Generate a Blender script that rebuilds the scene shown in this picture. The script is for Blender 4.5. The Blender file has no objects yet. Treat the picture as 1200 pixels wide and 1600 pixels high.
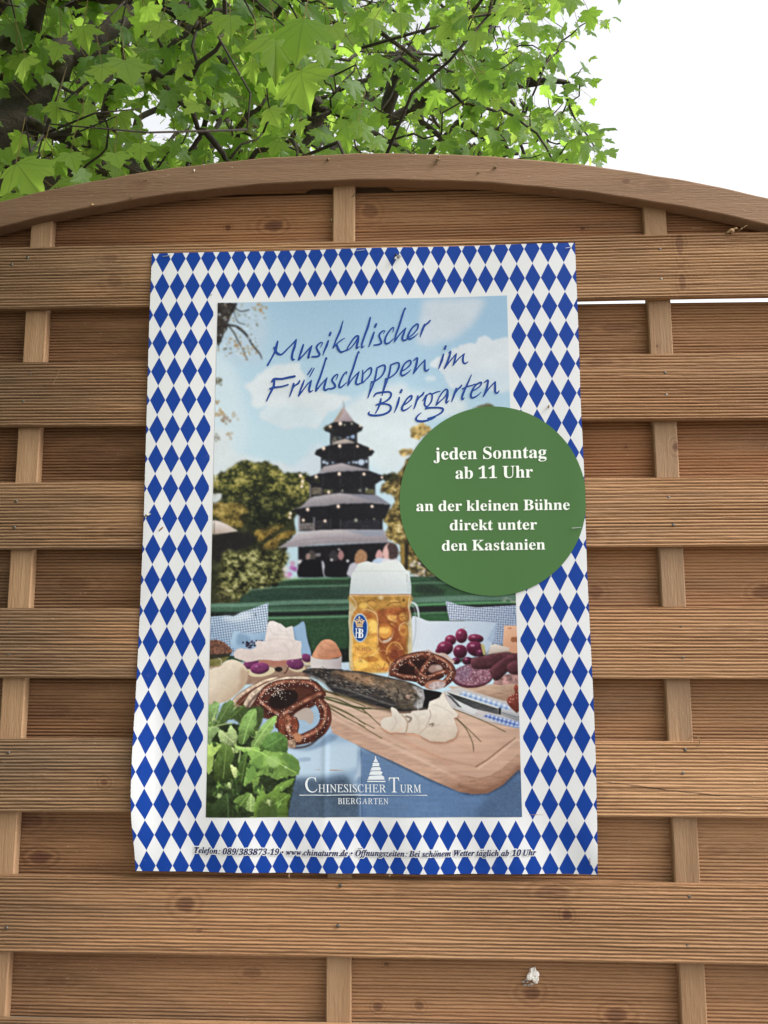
import bpy, bmesh, math
import numpy as np
from mathutils import Vector, Matrix, Quaternion

scene = bpy.context.scene
COL = scene.collection
R = math.radians
ZB = 1.472                                   # height of the survey datum above the ground

# ---------------------------------------------------------------- camera (a phone held at chest height, tipped up)
CF, CP = 1360.0, np.array([0.1052, -1.16037, ZB - 0.02211])
YAW, PITCH, ROLL = -0.041334, 0.147354, -0.000435
def cam_axes():
    cy, sy, cp, sp, cr, sr = math.cos(YAW), math.sin(YAW), math.cos(PITCH), math.sin(PITCH), math.cos(ROLL), math.sin(ROLL)
    F = np.array([sy * cp, cy * cp, sp]); Rr = np.array([cy, -sy, 0.0]); U = np.cross(Rr, F)
    return cr * Rr + sr * U, -sr * Rr + cr * U, F
CR_, CU_, CF_ = cam_axes()
cd = bpy.data.cameras.new('camera'); cam = bpy.data.objects.new('camera', cd); COL.objects.link(cam)
cd.sensor_fit = 'VERTICAL'; cd.sensor_height = 24.0; cd.sensor_width = 18.0; cd.lens = 24.0 * CF / 1600.0
cd.clip_start = 0.02; cd.clip_end = 2000
m = Matrix([[CR_[i], CU_[i], -CF_[i], CP[i]] for i in range(3)] + [[0, 0, 0, 1]]); cam.matrix_world = m
scene.camera = cam
def ray(px, py): return (CR_ * ((px - 600) / CF) - CU_ * ((py - 800) / CF) + CF_)
def hit(px, py, Y=0.0):
    """where a surveyed point of the photograph lies on the upright plane y = Y"""
    d = ray(px, py); t = (Y - CP[1]) / d[1]; return CP + t * d
def at(px, py, dist):
    """a surveyed point at a known distance from the camera"""
    d = ray(px, py); return CP + d * (dist / np.linalg.norm(d))

# ---------------------------------------------------------------- daylight: bright hazy overcast, brightest from the right
SUN_EL, SUN_AZ = R(42), R(105)               # azimuth from +Y towards +X
w = bpy.data.worlds.new('World'); scene.world = w; w.use_nodes = True
nt = w.node_tree; bg = nt.nodes['Background']
sky = nt.nodes.new('ShaderNodeTexSky'); sky.sky_type = 'NISHITA'; sky.sun_disc = False
sky.sun_elevation = SUN_EL; sky.sun_rotation = SUN_AZ; sky.air_density = 1.0; sky.dust_density = 4.0; sky.ozone_density = 1.0
hs = nt.nodes.new('ShaderNodeHueSaturation'); hs.inputs['Saturation'].default_value = 0.11
nt.links.new(sky.outputs[0], hs.inputs['Color']); nt.links.new(hs.outputs[0], bg.inputs[0])
bg.inputs[1].default_value = 0.15
sd = bpy.data.lights.new('sun', 'SUN'); sd.energy = 0.75; sd.angle = R(18); sd.color = (1.0, 0.965, 0.91)
sun = bpy.data.objects.new('sun', sd); COL.objects.link(sun)
sv = Vector((math.sin(SUN_AZ) * math.cos(SUN_EL), math.cos(SUN_AZ) * math.cos(SUN_EL), math.sin(SUN_EL)))
sun.rotation_euler = sv.to_track_quat('Z', 'Y').to_euler(); sun.location = sv * 20
scene.view_settings.view_transform = 'Standard'; scene.view_settings.look = 'None'
scene.view_settings.exposure = 1.32; scene.view_settings.gamma = 1.0
scene.cycles.diffuse_bounces = 4; scene.cycles.transmission_bounces = 4; scene.cycles.max_bounces = 8

# ---------------------------------------------------------------- helpers
def tag(o, label=None, cat=None, group=None, kind=None):
    if label: o['label'] = label
    if cat: o['category'] = cat
    if group: o['group'] = group
    if kind: o['kind'] = kind
    return o
def mesh_obj(name, verts, faces, mat=None, parent=None, smooth=False):
    me = bpy.data.meshes.new(name)
    if isinstance(verts, np.ndarray): verts = verts.tolist()
    if isinstance(faces, np.ndarray): faces = faces.tolist()
    me.from_pydata(verts, [], faces); me.update()
    if smooth: me.polygons.foreach_set('use_smooth', [True] * len(me.polygons))
    if mat: me.materials.append(mat)
    o = bpy.data.objects.new(name, me); COL.objects.link(o)
    if parent: o.parent = parent
    return o
def empty(name, loc=(0, 0, 0)):
    o = bpy.data.objects.new(name, None); o.location = loc; o.empty_display_size = .1; COL.objects.link(o); return o
class NT:
    """small node helper"""
    def __init__(s, name):
        s.m = bpy.data.materials.new(name); s.m.use_nodes = True; s.t = s.m.node_tree; s.b = s.t.nodes['Principled BSDF']
        s.out = s.t.nodes['Material Output']
    def n(s, typ, **k):
        nd = s.t.nodes.new(typ)
        for a, v in k.items(): setattr(nd, a, v)
        return nd
    def l(s, a, b): s.t.links.new(a, b)
    def put(s, sock, v):
        if isinstance(v, bpy.types.NodeSocket): s.l(v, sock)
        elif v is not None: sock.default_value = v
    def math(s, op, a, b=None, c=None, clamp=False):
        nd = s.n('ShaderNodeMath', operation=op, use_clamp=clamp)
        for i, v in enumerate((a, b, c)):
            if v is not None: s.put(nd.inputs[i], v)
        return nd.outputs[0]
    def mix(s, f, a, b, blend='MIX'):
        nd = s.n('ShaderNodeMix', data_type='RGBA', blend_type=blend)
        s.put(nd.inputs[0], f); s.put(nd.inputs[6], a); s.put(nd.inputs[7], b); return nd.outputs[2]
    def noise(s, vec, scale, detail=2, rough=.5, dist=0):
        nd = s.n('ShaderNodeTexNoise'); s.put(nd.inputs['Vector'], vec); nd.inputs['Scale'].default_value = scale
        nd.inputs['Detail'].default_value = detail; nd.inputs['Roughness'].default_value = rough; nd.inputs['Distortion'].default_value = dist
        return nd.outputs[0]
    def mapping(s, vec, scale=(1, 1, 1), loc=(0, 0, 0), rot=(0, 0, 0)):
        nd = s.n('ShaderNodeMapping'); s.l(vec, nd.inputs[0]); nd.inputs['Scale'].default_value = scale; nd.inputs['Location'].default_value = loc
        nd.inputs['Rotation'].default_value = rot; return nd.outputs[0]
    def ramp(s, f, stops):
        nd = s.n('ShaderNodeValToRGB'); s.put(nd.inputs[0], f); e = nd.color_ramp.elements
        while len(e) < len(stops): e.new(.5)
        for i, (p, c) in enumerate(stops): e[i].position = p; e[i].color = (*c, 1)
        return nd.outputs[0]
    def rng(s, v, a, b, c, d, smooth=True):
        nd = s.n('ShaderNodeMapRange', interpolation_type='SMOOTHSTEP' if smooth else 'LINEAR')
        s.put(nd.inputs[0], v)
        for i, q in enumerate((a, b, c, d)): nd.inputs[i + 1].default_value = q
        return nd.outputs[0]
    def bump(s, h, strength, dist, normal=None):
        nd = s.n('ShaderNodeBump'); s.put(nd.inputs['Height'], h); nd.inputs['Strength'].default_value = strength; nd.inputs['Distance'].default_value = dist
        if normal is not None: s.l(normal, nd.inputs['Normal'])
        return nd.outputs[0]
def C4(c): return (*c, 1.0)

WOODGAIN = 1.03
def wood(name, knots=(), seed=0, light=(.432, .258, .136), dark=(.218, .114, .054), axis='x', gain=1.0, red=.35, fine=1.0, left_tone=None, cracks=()):
    """weathered, impregnated softwood; grain along x (boards) or z (battens); knots at (x, z, rx, rz, strength)"""
    gain *= WOODGAIN; k = NT(name); tc = k.n('ShaderNodeTexCoord').outputs['Object']; sep = k.n('ShaderNodeSeparateXYZ'); k.l(tc, sep.inputs[0])
    X, Z = sep.outputs[0], sep.outputs[2]
    if axis == 'z': X, Z = Z, X
    warp = k.noise(k.mapping(tc, (1, 1, 1), (seed * 3.7, seed * 1.3, seed * 2.1)), 5, 3)
    warp2 = k.noise(k.mapping(tc, (60, 60, 160), (seed, 0, 0)), 1.0, 3)
    zz = Z
    knot = None; ring = None
    for (kx, kz, rx, rz, st) in knots:
        dx = k.math('MULTIPLY', k.math('SUBTRACT', X, kx), 1 / rx); dz = k.math('MULTIPLY', k.math('SUBTRACT', Z, kz), 1 / rz)
        d = k.math('ADD', k.math('SQRT', k.math('ADD', k.math('MULTIPLY', dx, dx), k.math('MULTIPLY', dz, dz))), k.math('ADD', k.math('MULTIPLY', k.math('SUBTRACT', warp, .5), 2.2), k.math('MULTIPLY', k.math('SUBTRACT', warp2, .5), 1.0)))
        c = k.math('MULTIPLY', k.rng(d, .2, 1.2, 1, 0), st)
        halo = k.rng(d, .6, 3.2, 1, 0)
        rg = k.math('MULTIPLY', k.math('MULTIPLY', k.math('SINE', k.math('MULTIPLY', d, 7.0)), halo), .17 * st)
        rg = k.math('ADD', rg, k.math('MULTIPLY', halo, -.13 * st))
        knot = c if knot is None else k.math('MAXIMUM', knot, c)
        ring = rg if ring is None else k.math('ADD', ring, rg)
    comb = k.n('ShaderNodeCombineXYZ'); k.l(X, comb.inputs[0]); k.l(sep.outputs[1], comb.inputs[1]); k.l(zz, comb.inputs[2])
    v = comb.outputs[0]; off = (seed * 5.1, seed * 2.3, seed * 7.7)
    g1 = k.noise(k.mapping(v, (1.3, 6, 34), off), 1.0, 4, .6, .5)
    g2 = k.noise(k.mapping(v, (7, 40, 330), off), 1.0, 3, .6)
    g3 = k.noise(k.mapping(v, (1.0, 4, 5.0), off), 1.6, 3, .5)
    g4 = k.noise(k.mapping(v, (60, 60, 400), off), 1.0, 2, .6)
    f = k.math('ADD', k.math('MULTIPLY', g1, .62), k.math('MULTIPLY', g2, .27 * fine))
    f = k.math('ADD', f, .175 * fine)
    f = k.math('ADD', f, k.math('MULTIPLY', k.math('SUBTRACT', g4, .5), .27 * fine))
    f = k.math('ADD', f, k.math('MULTIPLY', k.math('SUBTRACT', g3, .5), .5))
    if ring is not None: f = k.math('ADD', f, ring)
    base = k.ramp(k.math('SUBTRACT', f, .12), [(.22, tuple(q * gain for q in dark)), (.50, tuple((a * .58 + b * .42) * gain for a, b in zip(light, dark))), (.78, tuple(q * gain for q in light))])
    rd = k.rng(g3, .36, .70, red * .35, red)
    base = k.mix(rd, base, k.mix(1.0, base, C4((.90, .68, .56)), 'MULTIPLY'))
    st_ = k.noise(k.mapping(v, (3.2, 6, 60), (seed * 9.3, 1, seed)), 1.0, 5, .65, .8)
    base = k.mix(k.rng(st_, .56, .74, 0, .45), base, k.mix(1.0, base, C4((.58, .52, .50)), 'MULTIPLY'))
    sn = k.noise(k.mapping(v, (1.6, 3, 9), (seed * 4.1, 0, seed * 1.9)), 1.0, 4, .6, .6)
    base = k.mix(k.rng(sn, .50, .72, 0, .42), base, k.mix(.55, k.mix(1.0, base, C4((.66, .62, .60)), 'MULTIPLY'), C4((.16 * gain, .135 * gain, .105 * gain))))
    if left_tone:                                   # darker, greyer wood on the tree side, with a streaky margin
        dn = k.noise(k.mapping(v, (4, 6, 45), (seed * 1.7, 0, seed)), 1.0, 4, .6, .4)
        dd = k.rng(k.math('ADD', X, k.math('MULTIPLY', k.math('SUBTRACT', dn, .5), .5)), left_tone[0], left_tone[1], 0, 1)
        base = k.mix(dd, base, k.mix(1.0, base, C4(left_tone[2]), 'MULTIPLY'))
    for (xa_, za_, xb_, zb_, wd) in cracks:     # a drying crack that wanders along the grain
        tt = k.rng(X, xa_, xb_, 0, 1, False); zc_ = k.math('ADD', k.math('ADD', za_, k.math('MULTIPLY', tt, zb_ - za_)), k.math('MULTIPLY', k.math('SUBTRACT', k.noise(k.mapping(v, (22, 0, 0), (seed, 0, 0)), 1.0, 3), .5), .006))
        dk = k.math('MULTIPLY', k.rng(k.math('ABSOLUTE', k.math('SUBTRACT', Z, zc_)), wd * .35, wd, 1, 0), k.math('MULTIPLY', k.math('GREATER_THAN', X, xa_), k.math('LESS_THAN', X, xb_)))
        base = k.mix(k.math('MULTIPLY', dk, .7), base, C4((.05, .026, .013)))
    fz = k.noise(k.mapping(v, (260, 200, 420), off), 1.0, 2, .5)
    base = k.mix(k.rng(fz, .70, .78, 0, .5), base, C4((.62 * gain, .50 * gain, .36 * gain)))
    if knot is not None:
        base = k.mix(knot, base, C4((.105 * gain, .042 * gain, .026 * gain)))
    k.l(base, k.b.inputs['Base Color']); k.b.inputs['Roughness'].default_value = .72; k.b.inputs['Specular IOR Level'].default_value = .25
    hb = k.math('ADD', k.math('MULTIPLY', g2, .8), g4)
    k.l(k.bump(hb, .55, .0012), k.b.inputs['Normal'])
    return k.m

def plain(name, c, rough=.6, spec=.3, metal=0, var=0, scale=40, bump=0):
    k = NT(name); tc = k.n('ShaderNodeTexCoord').outputs['Object']
    n = k.noise(tc, scale, 3)
    k.l(k.mix(k.rng(n, .3, .7, 0, 1), C4(tuple(q * (1 - var) for q in c)), C4(tuple(min(q * (1 + var), 1) for q in c))), k.b.inputs['Base Color'])
    k.b.inputs['Roughness'].default_value = rough; k.b.inputs['Specular IOR Level'].default_value = spec; k.b.inputs['Metallic'].default_value = metal
    if bump: k.l(k.bump(n, bump, .002), k.b.inputs['Normal'])
    return k.m

# ---------------------------------------------------------------- ground
gk = NT('ground_grit'); tc = gk.n('ShaderNodeTexCoord').outputs['Object']
gk.l(gk.ramp(gk.noise(tc, 3, 8, .7), [(.3, (.10, .085, .06)), (.55, (.17, .15, .115)), (.75, (.24, .215, .175))]), gk.b.inputs['Base Color']); gk.b.inputs['Roughness'].default_value = .95
gk.l(gk.bump(gk.noise(tc, 60, 4), .6, .02), gk.b.inputs['Normal'])
tag(mesh_obj('ground', [(-400, -400, 0), (400, -400, 0), (400, 400, 0), (-400, 400, 0)], [(0, 1, 2, 3)], gk.m), kind='structure')

# ---------------------------------------------------------------- woven board fence panel with an arched top
PITCHZ, BH, TOP4 = 0.171, 0.0920, ZB + 0.02211
XB, BATW = 0.43773, 0.0316
panel = empty('fence_panel', (0, 0, 0))
tag(panel, 'brown woven board fence panel with ridged boards and arched top rail', 'fence')
rs = np.random.RandomState(4)
def smooth1(n, cells, seed):
    r = np.random.RandomState(seed); g = r.randn(cells + 3); x = np.linspace(0, cells, n); i = x.astype(int); f = x - i; f = f * f * (3 - 2 * f)
    return g[i] * (1 - f) + g[i + 1] * f
X0, X1 = -.905, .905
def board(zt, zb, yf, th, knots, seed, top_fn=None, tilt=0.0, gain=1.0, red=.35, nr=21, x0=X0, x1=X1):
    ns = 140; xs = np.linspace(x0, x1, ns)
    spr = 6; ch = .0016; zs = []; ys = []
    for r_ in range(nr):
        for q in range(spr):
            u = q / spr; zs.append((r_ + u) / nr); ys.append(.0023 * (1 - abs(math.sin(math.pi * u)) ** .62))
    zs.append(1.0); ys.append(.0023)
    zs = np.array(zs); ys = np.array(ys); npf = len(zs)
    ztop = np.full(ns, zt) if top_fn is None else np.array([top_fn(x) for x in xs])
    wz = smooth1(ns, 5, seed) * .0006 + xs * tilt; wy = smooth1(ns, 4, seed + 50) * .0006
    V = np.zeros((ns, npf + 4, 3))
    H_ = zt - zb
    for j in range(npf):
        z = zb + H_ * (1 - zs[j]) + 0 * xs
        z = np.minimum(z, ztop - ch)
        z = np.clip(z, zb + ch, None)
        jag = smooth1(ns, 70, seed * 131 + j // 3) * .00022 + smooth1(ns, 18, seed * 77 + j // 6) * .00022
        wear = np.clip(.86 + .22 * smooth1(ns, 9, seed * 19 + j // 24), .45, 1.15)
        V[:, j, 0] = xs; V[:, j, 1] = yf + ys[j] * wear + jag + wy; V[:, j, 2] = z + wz
    for j, (y, top, dz) in enumerate(((yf + .0016, 0, 0), (yf + th, 0, 0), (yf + th, 1, 0), (yf + .0016, 1, 0))):
        V[:, npf + j, 0] = xs; V[:, npf + j, 1] = y + wy; V[:, npf + j, 2] = (ztop if top else zb) + wz
    np_ = npf + 4; I = np.arange(ns - 1)[:, None] * np_; J = np.arange(np_)[None, :]; J2 = (J + 1) % np_
    F = np.stack([I + J, I + J2, I + np_ + J2, I + np_ + J], -1).reshape(-1, 4).tolist()
    F.append(list(range(np_))); F.append(list(range((ns - 1) * np_ + np_ - 1, (ns - 1) * np_ - 1, -1)))
    kn = [(hit(a, b, yf)[0], hit(a, b, yf)[2], rx, rz, st) for (a, b, rx, rz, st) in knots]
    cr = []
    if seed == 5:
        for (a, b, c, d, w_) in ((925, 1219, 1040, 1234, .0009), (985, 1229, 1125, 1243, .0011), (1090, 1241, 1280, 1250, .0008)):
            p, q = hit(a, b, yf), hit(c, d, yf); cr.append((p[0], p[2], q[0], q[2], w_))
    return mesh_obj('board', V.reshape(-1, 3), F, wood('ridged_softwood', kn, seed, gain=gain, red=red, left_tone=(-.12, -.46, (.57, .60, .64) if yf < 0 else (.54, .52, .52)), cracks=cr), panel)

FY, TH = -.010, .0105          # front boards: front face; thickness
BY = .0145                      # back boards sit behind the battens
KF = {1: [(1062, 385, .006, .02, .5), (1066, 440, .006, .016, .5), (172, 402, .012, .010, .4), (178, 440, .014, .014, .35)], 2: [(938, 566, .024, .008, .4)], 3: [(190, 830, .03, .010, .35), (925, 835, .022, .014, .35)],
      4: [(60, 1030, .03, .008, .25), (1140, 985, .02, .006, .2)], 5: [(162, 1222, .007, .006, .8), (930, 1240, .02, .012, .3)],
      6: [(290, 1414, .014, .012, .75), (311, 1454, .006, .005, .5), (886, 1430, .006, .006, .9), (862, 1395, .02, .008, .4)], 7: []}
front = {}
for kk in range(1, 13):
    zt = TOP4 - PITCHZ * (kk - 4); zb = zt - BH
    if kk == 12: zb = max(zb, .034)
    front[kk] = board(zt, zb, FY, TH, KF.get(kk, []), kk, gain=[1, .97, .90, 1.06, .95, 1.12, .93, 1, 1, 1, 1, 1, 1][kk], red=[0, .15, .35, .2, .3, .1, .4, .3, .3, .3, .3, .3, .3][kk])
KB = {0: [(428, 352, .014, .009, .85), (356, 355, .004, .004, .8), (578, 330, .012, .012, .45), (910, 357, .006, .004, .9), (118, 335, .012, .012, .35)],
      1: [(12, 545, .03, .014, .3), (965, 512, .03, .008, .35)], 2: [(978, 698, .003, .003, .8), (160, 712, .06, .02, .3)],
      3: [(112, 912, .022, .008, .35), (932, 925, .012, .012, .5), (1192, 925, .014, .010, .6)], 4: [(60, 1110, .05, .012, .25)],
      5: [(62, 1340, .014, .008, .95), (44, 1282, .018, .009, .6), (1120, 1330, .02, .008, .2)],
      6: [(90, 1532, .02, .008, .3), (832, 1552, .014, .010, .7), (962, 1585, .016, .010, .7), (590, 1573, .006, .005, .7), (655, 1572, .006, .005, .6), (604, 1507, .004, .003, .7), (395, 1520, .012, .006, .4)]}
RAILY = -.016
RT = [(0, 313), (150, 282.5), (300, 257.5), (450, 243), (600, 238), (650, 239.5), (800, 244.5), (900, 256), (1050, 278), (1200, 307.5)]
RBt = [(0, 355), (150, 321), (300, 298), (450, 285.5), (600, 280.5), (650, 281), (800, 288), (900, 299), (1050, 318), (1200, 351)]
def circ(pts):
    P = np.array([hit(a, b, RAILY)[[0, 2]] for a, b in pts]); A_ = np.c_[P, np.ones(len(P))]; s = np.linalg.lstsq(A_, -(P ** 2).sum(1), rcond=None)[0]
    return -s[0] / 2, -s[1] / 2, math.sqrt(s[0] ** 2 / 4 + s[1] ** 2 / 4 - s[2])
ct, cb = circ(RT), circ(RBt)
def arc(c, x): return c[1] + math.sqrt(max(c[2] ** 2 - (x - c[0]) ** 2, 0))
for kk in range(0, 12):
    zc = TOP4 - PITCHZ * (kk - 4) - BH / 2 - PITCHZ / 2; zt, zb = zc + BH / 2, zc - BH / 2
    if kk == 0:
        ztop = hit(545, 301.5, BY)[2]
        board(ztop, zb, BY, TH, KB[0], 30, top_fn=lambda x: min(ztop, arc(cb, x) + .012), gain=.92, red=.75)
    elif kk == 1:
        board(front[1].data.vertices[0].co.z * 0 + TOP4 + PITCHZ * 3 - BH + .0043, zb, BY, TH, KB[1], 31, tilt=-.0045, gain=.94, red=.6)
    else:
        board(zt, max(zb, .03), BY, TH, KB.get(kk, []), 30 + kk, gain=[1, 1, .88, 1.0, .93, 1.04, .92, 1, 1, 1, 1, 1][kk], red=[0, 0, .8, .55, .65, .45, .75, .6, .6, .6, .6, .6][kk])
# battens
def bar(name, x0, x1, y0, y1, z0, z1, mat, parent, ch=.0015, top=None, ns=24):
    P = [(x0 + ch, y0), (x1 - ch, y0), (x1, y0 + ch), (x1, y1), (x0, y1), (x0, y0 + ch)]; V = []; F = []
    for i in range(ns + 1):
        z = z0 + (z1 - z0) * i / ns
        for (x, y) in P: V.append((x, y, z if i < ns or top is None else top(x)))
    n = len(P)
    for i in range(ns):
        for j in range(n): F.append((i * n + j, i * n + (j + 1) % n, (i + 1) * n + (j + 1) % n, (i + 1) * n + j))
    F.append(tuple(range(n - 1, -1, -1))); F.append(tuple(ns * n + j for j in range(n)))
    return mesh_obj(name, V, F, mat, parent)
for i, xc in enumerate((-XB, 0, XB)):
    kn = [] if i != 2 else [(hit(1056, 698)[2], hit(1056, 698)[0], .009, .006, .9), (hit(1027, 541)[2], hit(1027, 541)[0], .004, .003, .7)]
    mt = wood('batten_softwood', kn, 60 + i, light=(.41, .268, .155), dark=(.25, .145, .076), axis='z', red=.1, fine=.55)
    bar('batten', xc - BATW / 2, xc + BATW / 2, .0008, .0140, .04, arc(cb, xc), mt, panel, top=lambda x: arc(cb, x) + .01)
for s in (-1, 1):
    mt = wood('stile_softwood', [], 70 + s, axis='z', light=(.42, .27, .15), dark=(.26, .14, .07), red=.1, fine=.5)
    bar('side_stile', min(s * .908, s * .952), max(s * .908, s * .952), -.016, .03, 0, arc(ct, .93 * s) - .002, mt, panel, ns=4)
# arched rail: one sawn plank, front face, underside and rounded top edge
def arch(name, ctop, cbot, x0, x1, y0, y1, mat, parent, ns=120, grow=(0, 0), ends=0):
    V = []; F = []; prof = 8
    for i in range(ns + 1):
        x = x0 + (x1 - x0) * i / ns; zt, zb = arc(ctop, x) + grow[1], arc(cbot, x) + grow[0]
        jt = .0004 * math.sin(x * 41) + .0003 * math.sin(x * 97)
        if ends: zb = max(zb, zt - (.0005 + min(abs(x - x0), abs(x1 - x)) * 1.2)) if min(abs(x - x0), abs(x1 - x)) < .02 else zb
        c = .0025
        for (y, z) in ((y0, zb + c * .5), (y0, zt - c), (y0 + c * .4, zt - c * .3), (y0 + c, zt), (y1 - c, zt), (y1, zt - c), (y1, zb), (y0 + c * .5, zb)): V.append((x, y, z + jt))
    for i in range(ns):
        for j in range(prof): F.append((i * prof + j, i * prof + (j + 1) % prof, (i + 1) * prof + (j + 1) % prof, (i + 1) * prof + j))
    F.append(tuple(range(prof - 1, -1, -1))); F.append(tuple(ns * prof + j for j in range(prof)))
    return mesh_obj(name, V, F, mat, parent)
rail_m = wood('planed_softwood', [(hit(978, 283, RAILY)[0], hit(978, 283, RAILY)[2], .007, .004, .7), (hit(1030, 290, RAILY)[0], hit(1030, 290, RAILY)[2], .02, .012, .22), (hit(215, 290, RAILY)[0], hit(215, 290, RAILY)[2], .02, .01, .25)], 80, light=(.335, .215, .135), dark=(.215, .125, .072), red=.15, fine=.6, left_tone=(.45, -.55, (.56, .54, .54)))  # rail tone darkens gradually from right to left
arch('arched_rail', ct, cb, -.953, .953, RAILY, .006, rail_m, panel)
arch('rail_core', ct, cb, -.953, .953, .0061, .0279, rail_m, panel, grow=(.022, -.0006))     # leaves a dark groove for the infill board
arch('rear_rail', ct, cb, -.953, .953, .028, .040, rail_m, panel, grow=(-.016, -.0012))
fil_m = wood('filler_softwood', [], 83, light=(.30, .175, .085), dark=(.2, .105, .05), red=.2, fine=.4)
xa, xb = hit(491, 290, .006)[0], hit(600, 290, .006)[0]
lo = ztop + .0006
def filler(x0, x1):
    V = []; F = []; ns = 50
    for i in range(ns + 1):
        x = x0 + (x1 - x0) * i / ns; zt = arc(cb, x) + .008; e = min(abs(x - xa), abs(x - xb)); zb = max(lo, zt - .022); zb = min(zb + max(0, .012 - e) * .9, zt - .0008)
        for (y, z) in ((.0075, zb), (.0075, zt), (.0138, zt), (.0138, zb)): V.append((x, y, z))
    for i in range(ns):
        for j in range(4): F.append((i * 4 + j, i * 4 + (j + 1) % 4, (i + 1) * 4 + (j + 1) % 4, (i + 1) * 4 + j))
    F.append((3, 2, 1, 0)); F.append(tuple(ns * 4 + j for j in range(4)))
    mesh_obj('filler_strip', V, F, fil_m, panel)
filler(-XB + BATW / 2 + .001, xa); filler(xb, XB - BATW / 2 - .001)
# nails through the front boards
nail_m = plain('nail_zinc', (.13, .115, .10), .45, .5, .8, .3, 300)
NAILS = {1: [(1031, 389), (1033, 436), (43, 402), (18, 413)], 2: [(1039, 582), (1041, 617), (47, 583), (36, 627)], 3: [(1045, 777), (1052, 820), (25, 783), (22, 824)], 4: [(1064, 978), (1067, 1027), (14, 973), (13, 1022)],
         5: [(1071, 1172), (1067, 1208), (13, 1176)], 6: [(1077, 1401), (1074, 1479), (532, 1384), (528, 1447), (10, 1450)]}
for kk, L in NAILS.items():
    for (a, b) in L:
        p = hit(a, b, FY); V = [(p[0], FY - .0004, p[2])]; rr_ = .0022
        for ring_, (ra, yy) in enumerate(((rr_ * .8, FY - .0005), (rr_, FY - .0001), (rr_, FY + .004))):
            for j in range(10): V.append((p[0] + ra * math.cos(j * .6283), yy, p[2] + ra * math.sin(j * .6283)))
        F = [(0, 1 + (j + 1) % 10, 1 + j) for j in range(10)]
        for q in range(2):
            for j in range(10): F.append((1 + q * 10 + j, 1 + q * 10 + (j + 1) % 10, 11 + q * 10 + (j + 1) % 10, 11 + q * 10 + j))
        mesh_obj('nail', V, F, nail_m, front[kk], smooth=True)
# ---------------------------------------------------------------- the print on the poster, painted in code
PX0, PY0, PW, PH, PS = 318, 456, 504, 828, 2          # region of the print layout, raster scale
RW, RH = PW * PS, PH * PS
rng = np.random.default_rng(7)

def vnoise(sx, sy, seed, octaves=3):
    """smooth value noise over the whole raster, cells sx by sy layout units, roughly 0..1"""
    r = np.random.default_rng(seed); out = np.zeros((RH, RW)); amp = 1.0; tot = 0
    for o in range(octaves):
        nx, ny = int(PW / sx) + 3, int(PH / sy) + 3
        g = r.random((ny, nx))
        xs = np.arange(RW) / PS / sx; ys = np.arange(RH) / PS / sy
        xi = xs.astype(int); yi = ys.astype(int); fx = xs - xi; fy = ys - yi
        fx = fx * fx * (3 - 2 * fx); fy = (fy * fy * (3 - 2 * fy))[:, None]
        a = g[yi][:, xi] * (1 - fx) + g[yi][:, xi + 1] * fx
        b = g[yi + 1][:, xi] * (1 - fx) + g[yi + 1][:, xi + 1] * fx
        out += amp * (a * (1 - fy) + b * fy); tot += amp
        amp *= .55; sx /= 2; sy /= 2
    return out / tot

def spl(pts, closed=True, n=6):
    p = np.array(pts, float); N = len(p); out = []
    rngi = range(N) if closed else range(N - 1)
    for i in rngi:
        if closed: a, b, c, d = p[i - 1], p[i], p[(i + 1) % N], p[(i + 2) % N]
        else: a, b, c, d = p[max(i - 1, 0)], p[i], p[i + 1], p[min(i + 2, N - 1)]
        for t in np.arange(n) / n:
            out.append(.5 * ((2 * b) + (c - a) * t + (2 * a - 5 * b + 4 * c - d) * t * t + (3 * b - a - 3 * c + d) * t ** 3))
    if not closed: out.append(p[-1])
    return np.array(out)

class Frame:
    """tracing frame: local units -> layout units"""
    def __init__(s, x, y, k): s.o = np.array([x, y], float); s.k = k
    def __call__(s, *pts): return [tuple(np.array(p[:2], float) / s.k + s.o) for p in pts]

CAN = np.zeros((RH, RW, 3))
YY, XX = np.mgrid[0:RH, 0:RW]
LX, LY = XX / PS + PX0, YY / PS + PY0

def blurm(m, r):
    r = int(round(r * PS))
    if r < 1: return m
    for _ in range(2):
        for ax in (0, 1):
            k = 2 * r + 1
            pad = [(0, 0), (0, 0)]; pad[ax] = (r + 1, r)
            c = np.cumsum(np.pad(m, pad, mode='edge'), axis=ax)
            m = (c[k:, :] - c[:-k, :]) / k if ax == 0 else (c[:, k:] - c[:, :-k]) / k
    return m

class Mask:
    def __init__(s, x0, y0, m): s.x0, s.y0, s.m = x0, y0, m
    @property
    def sl(s): return (slice(s.y0, s.y0 + s.m.shape[0]), slice(s.x0, s.x0 + s.m.shape[1]))

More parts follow.
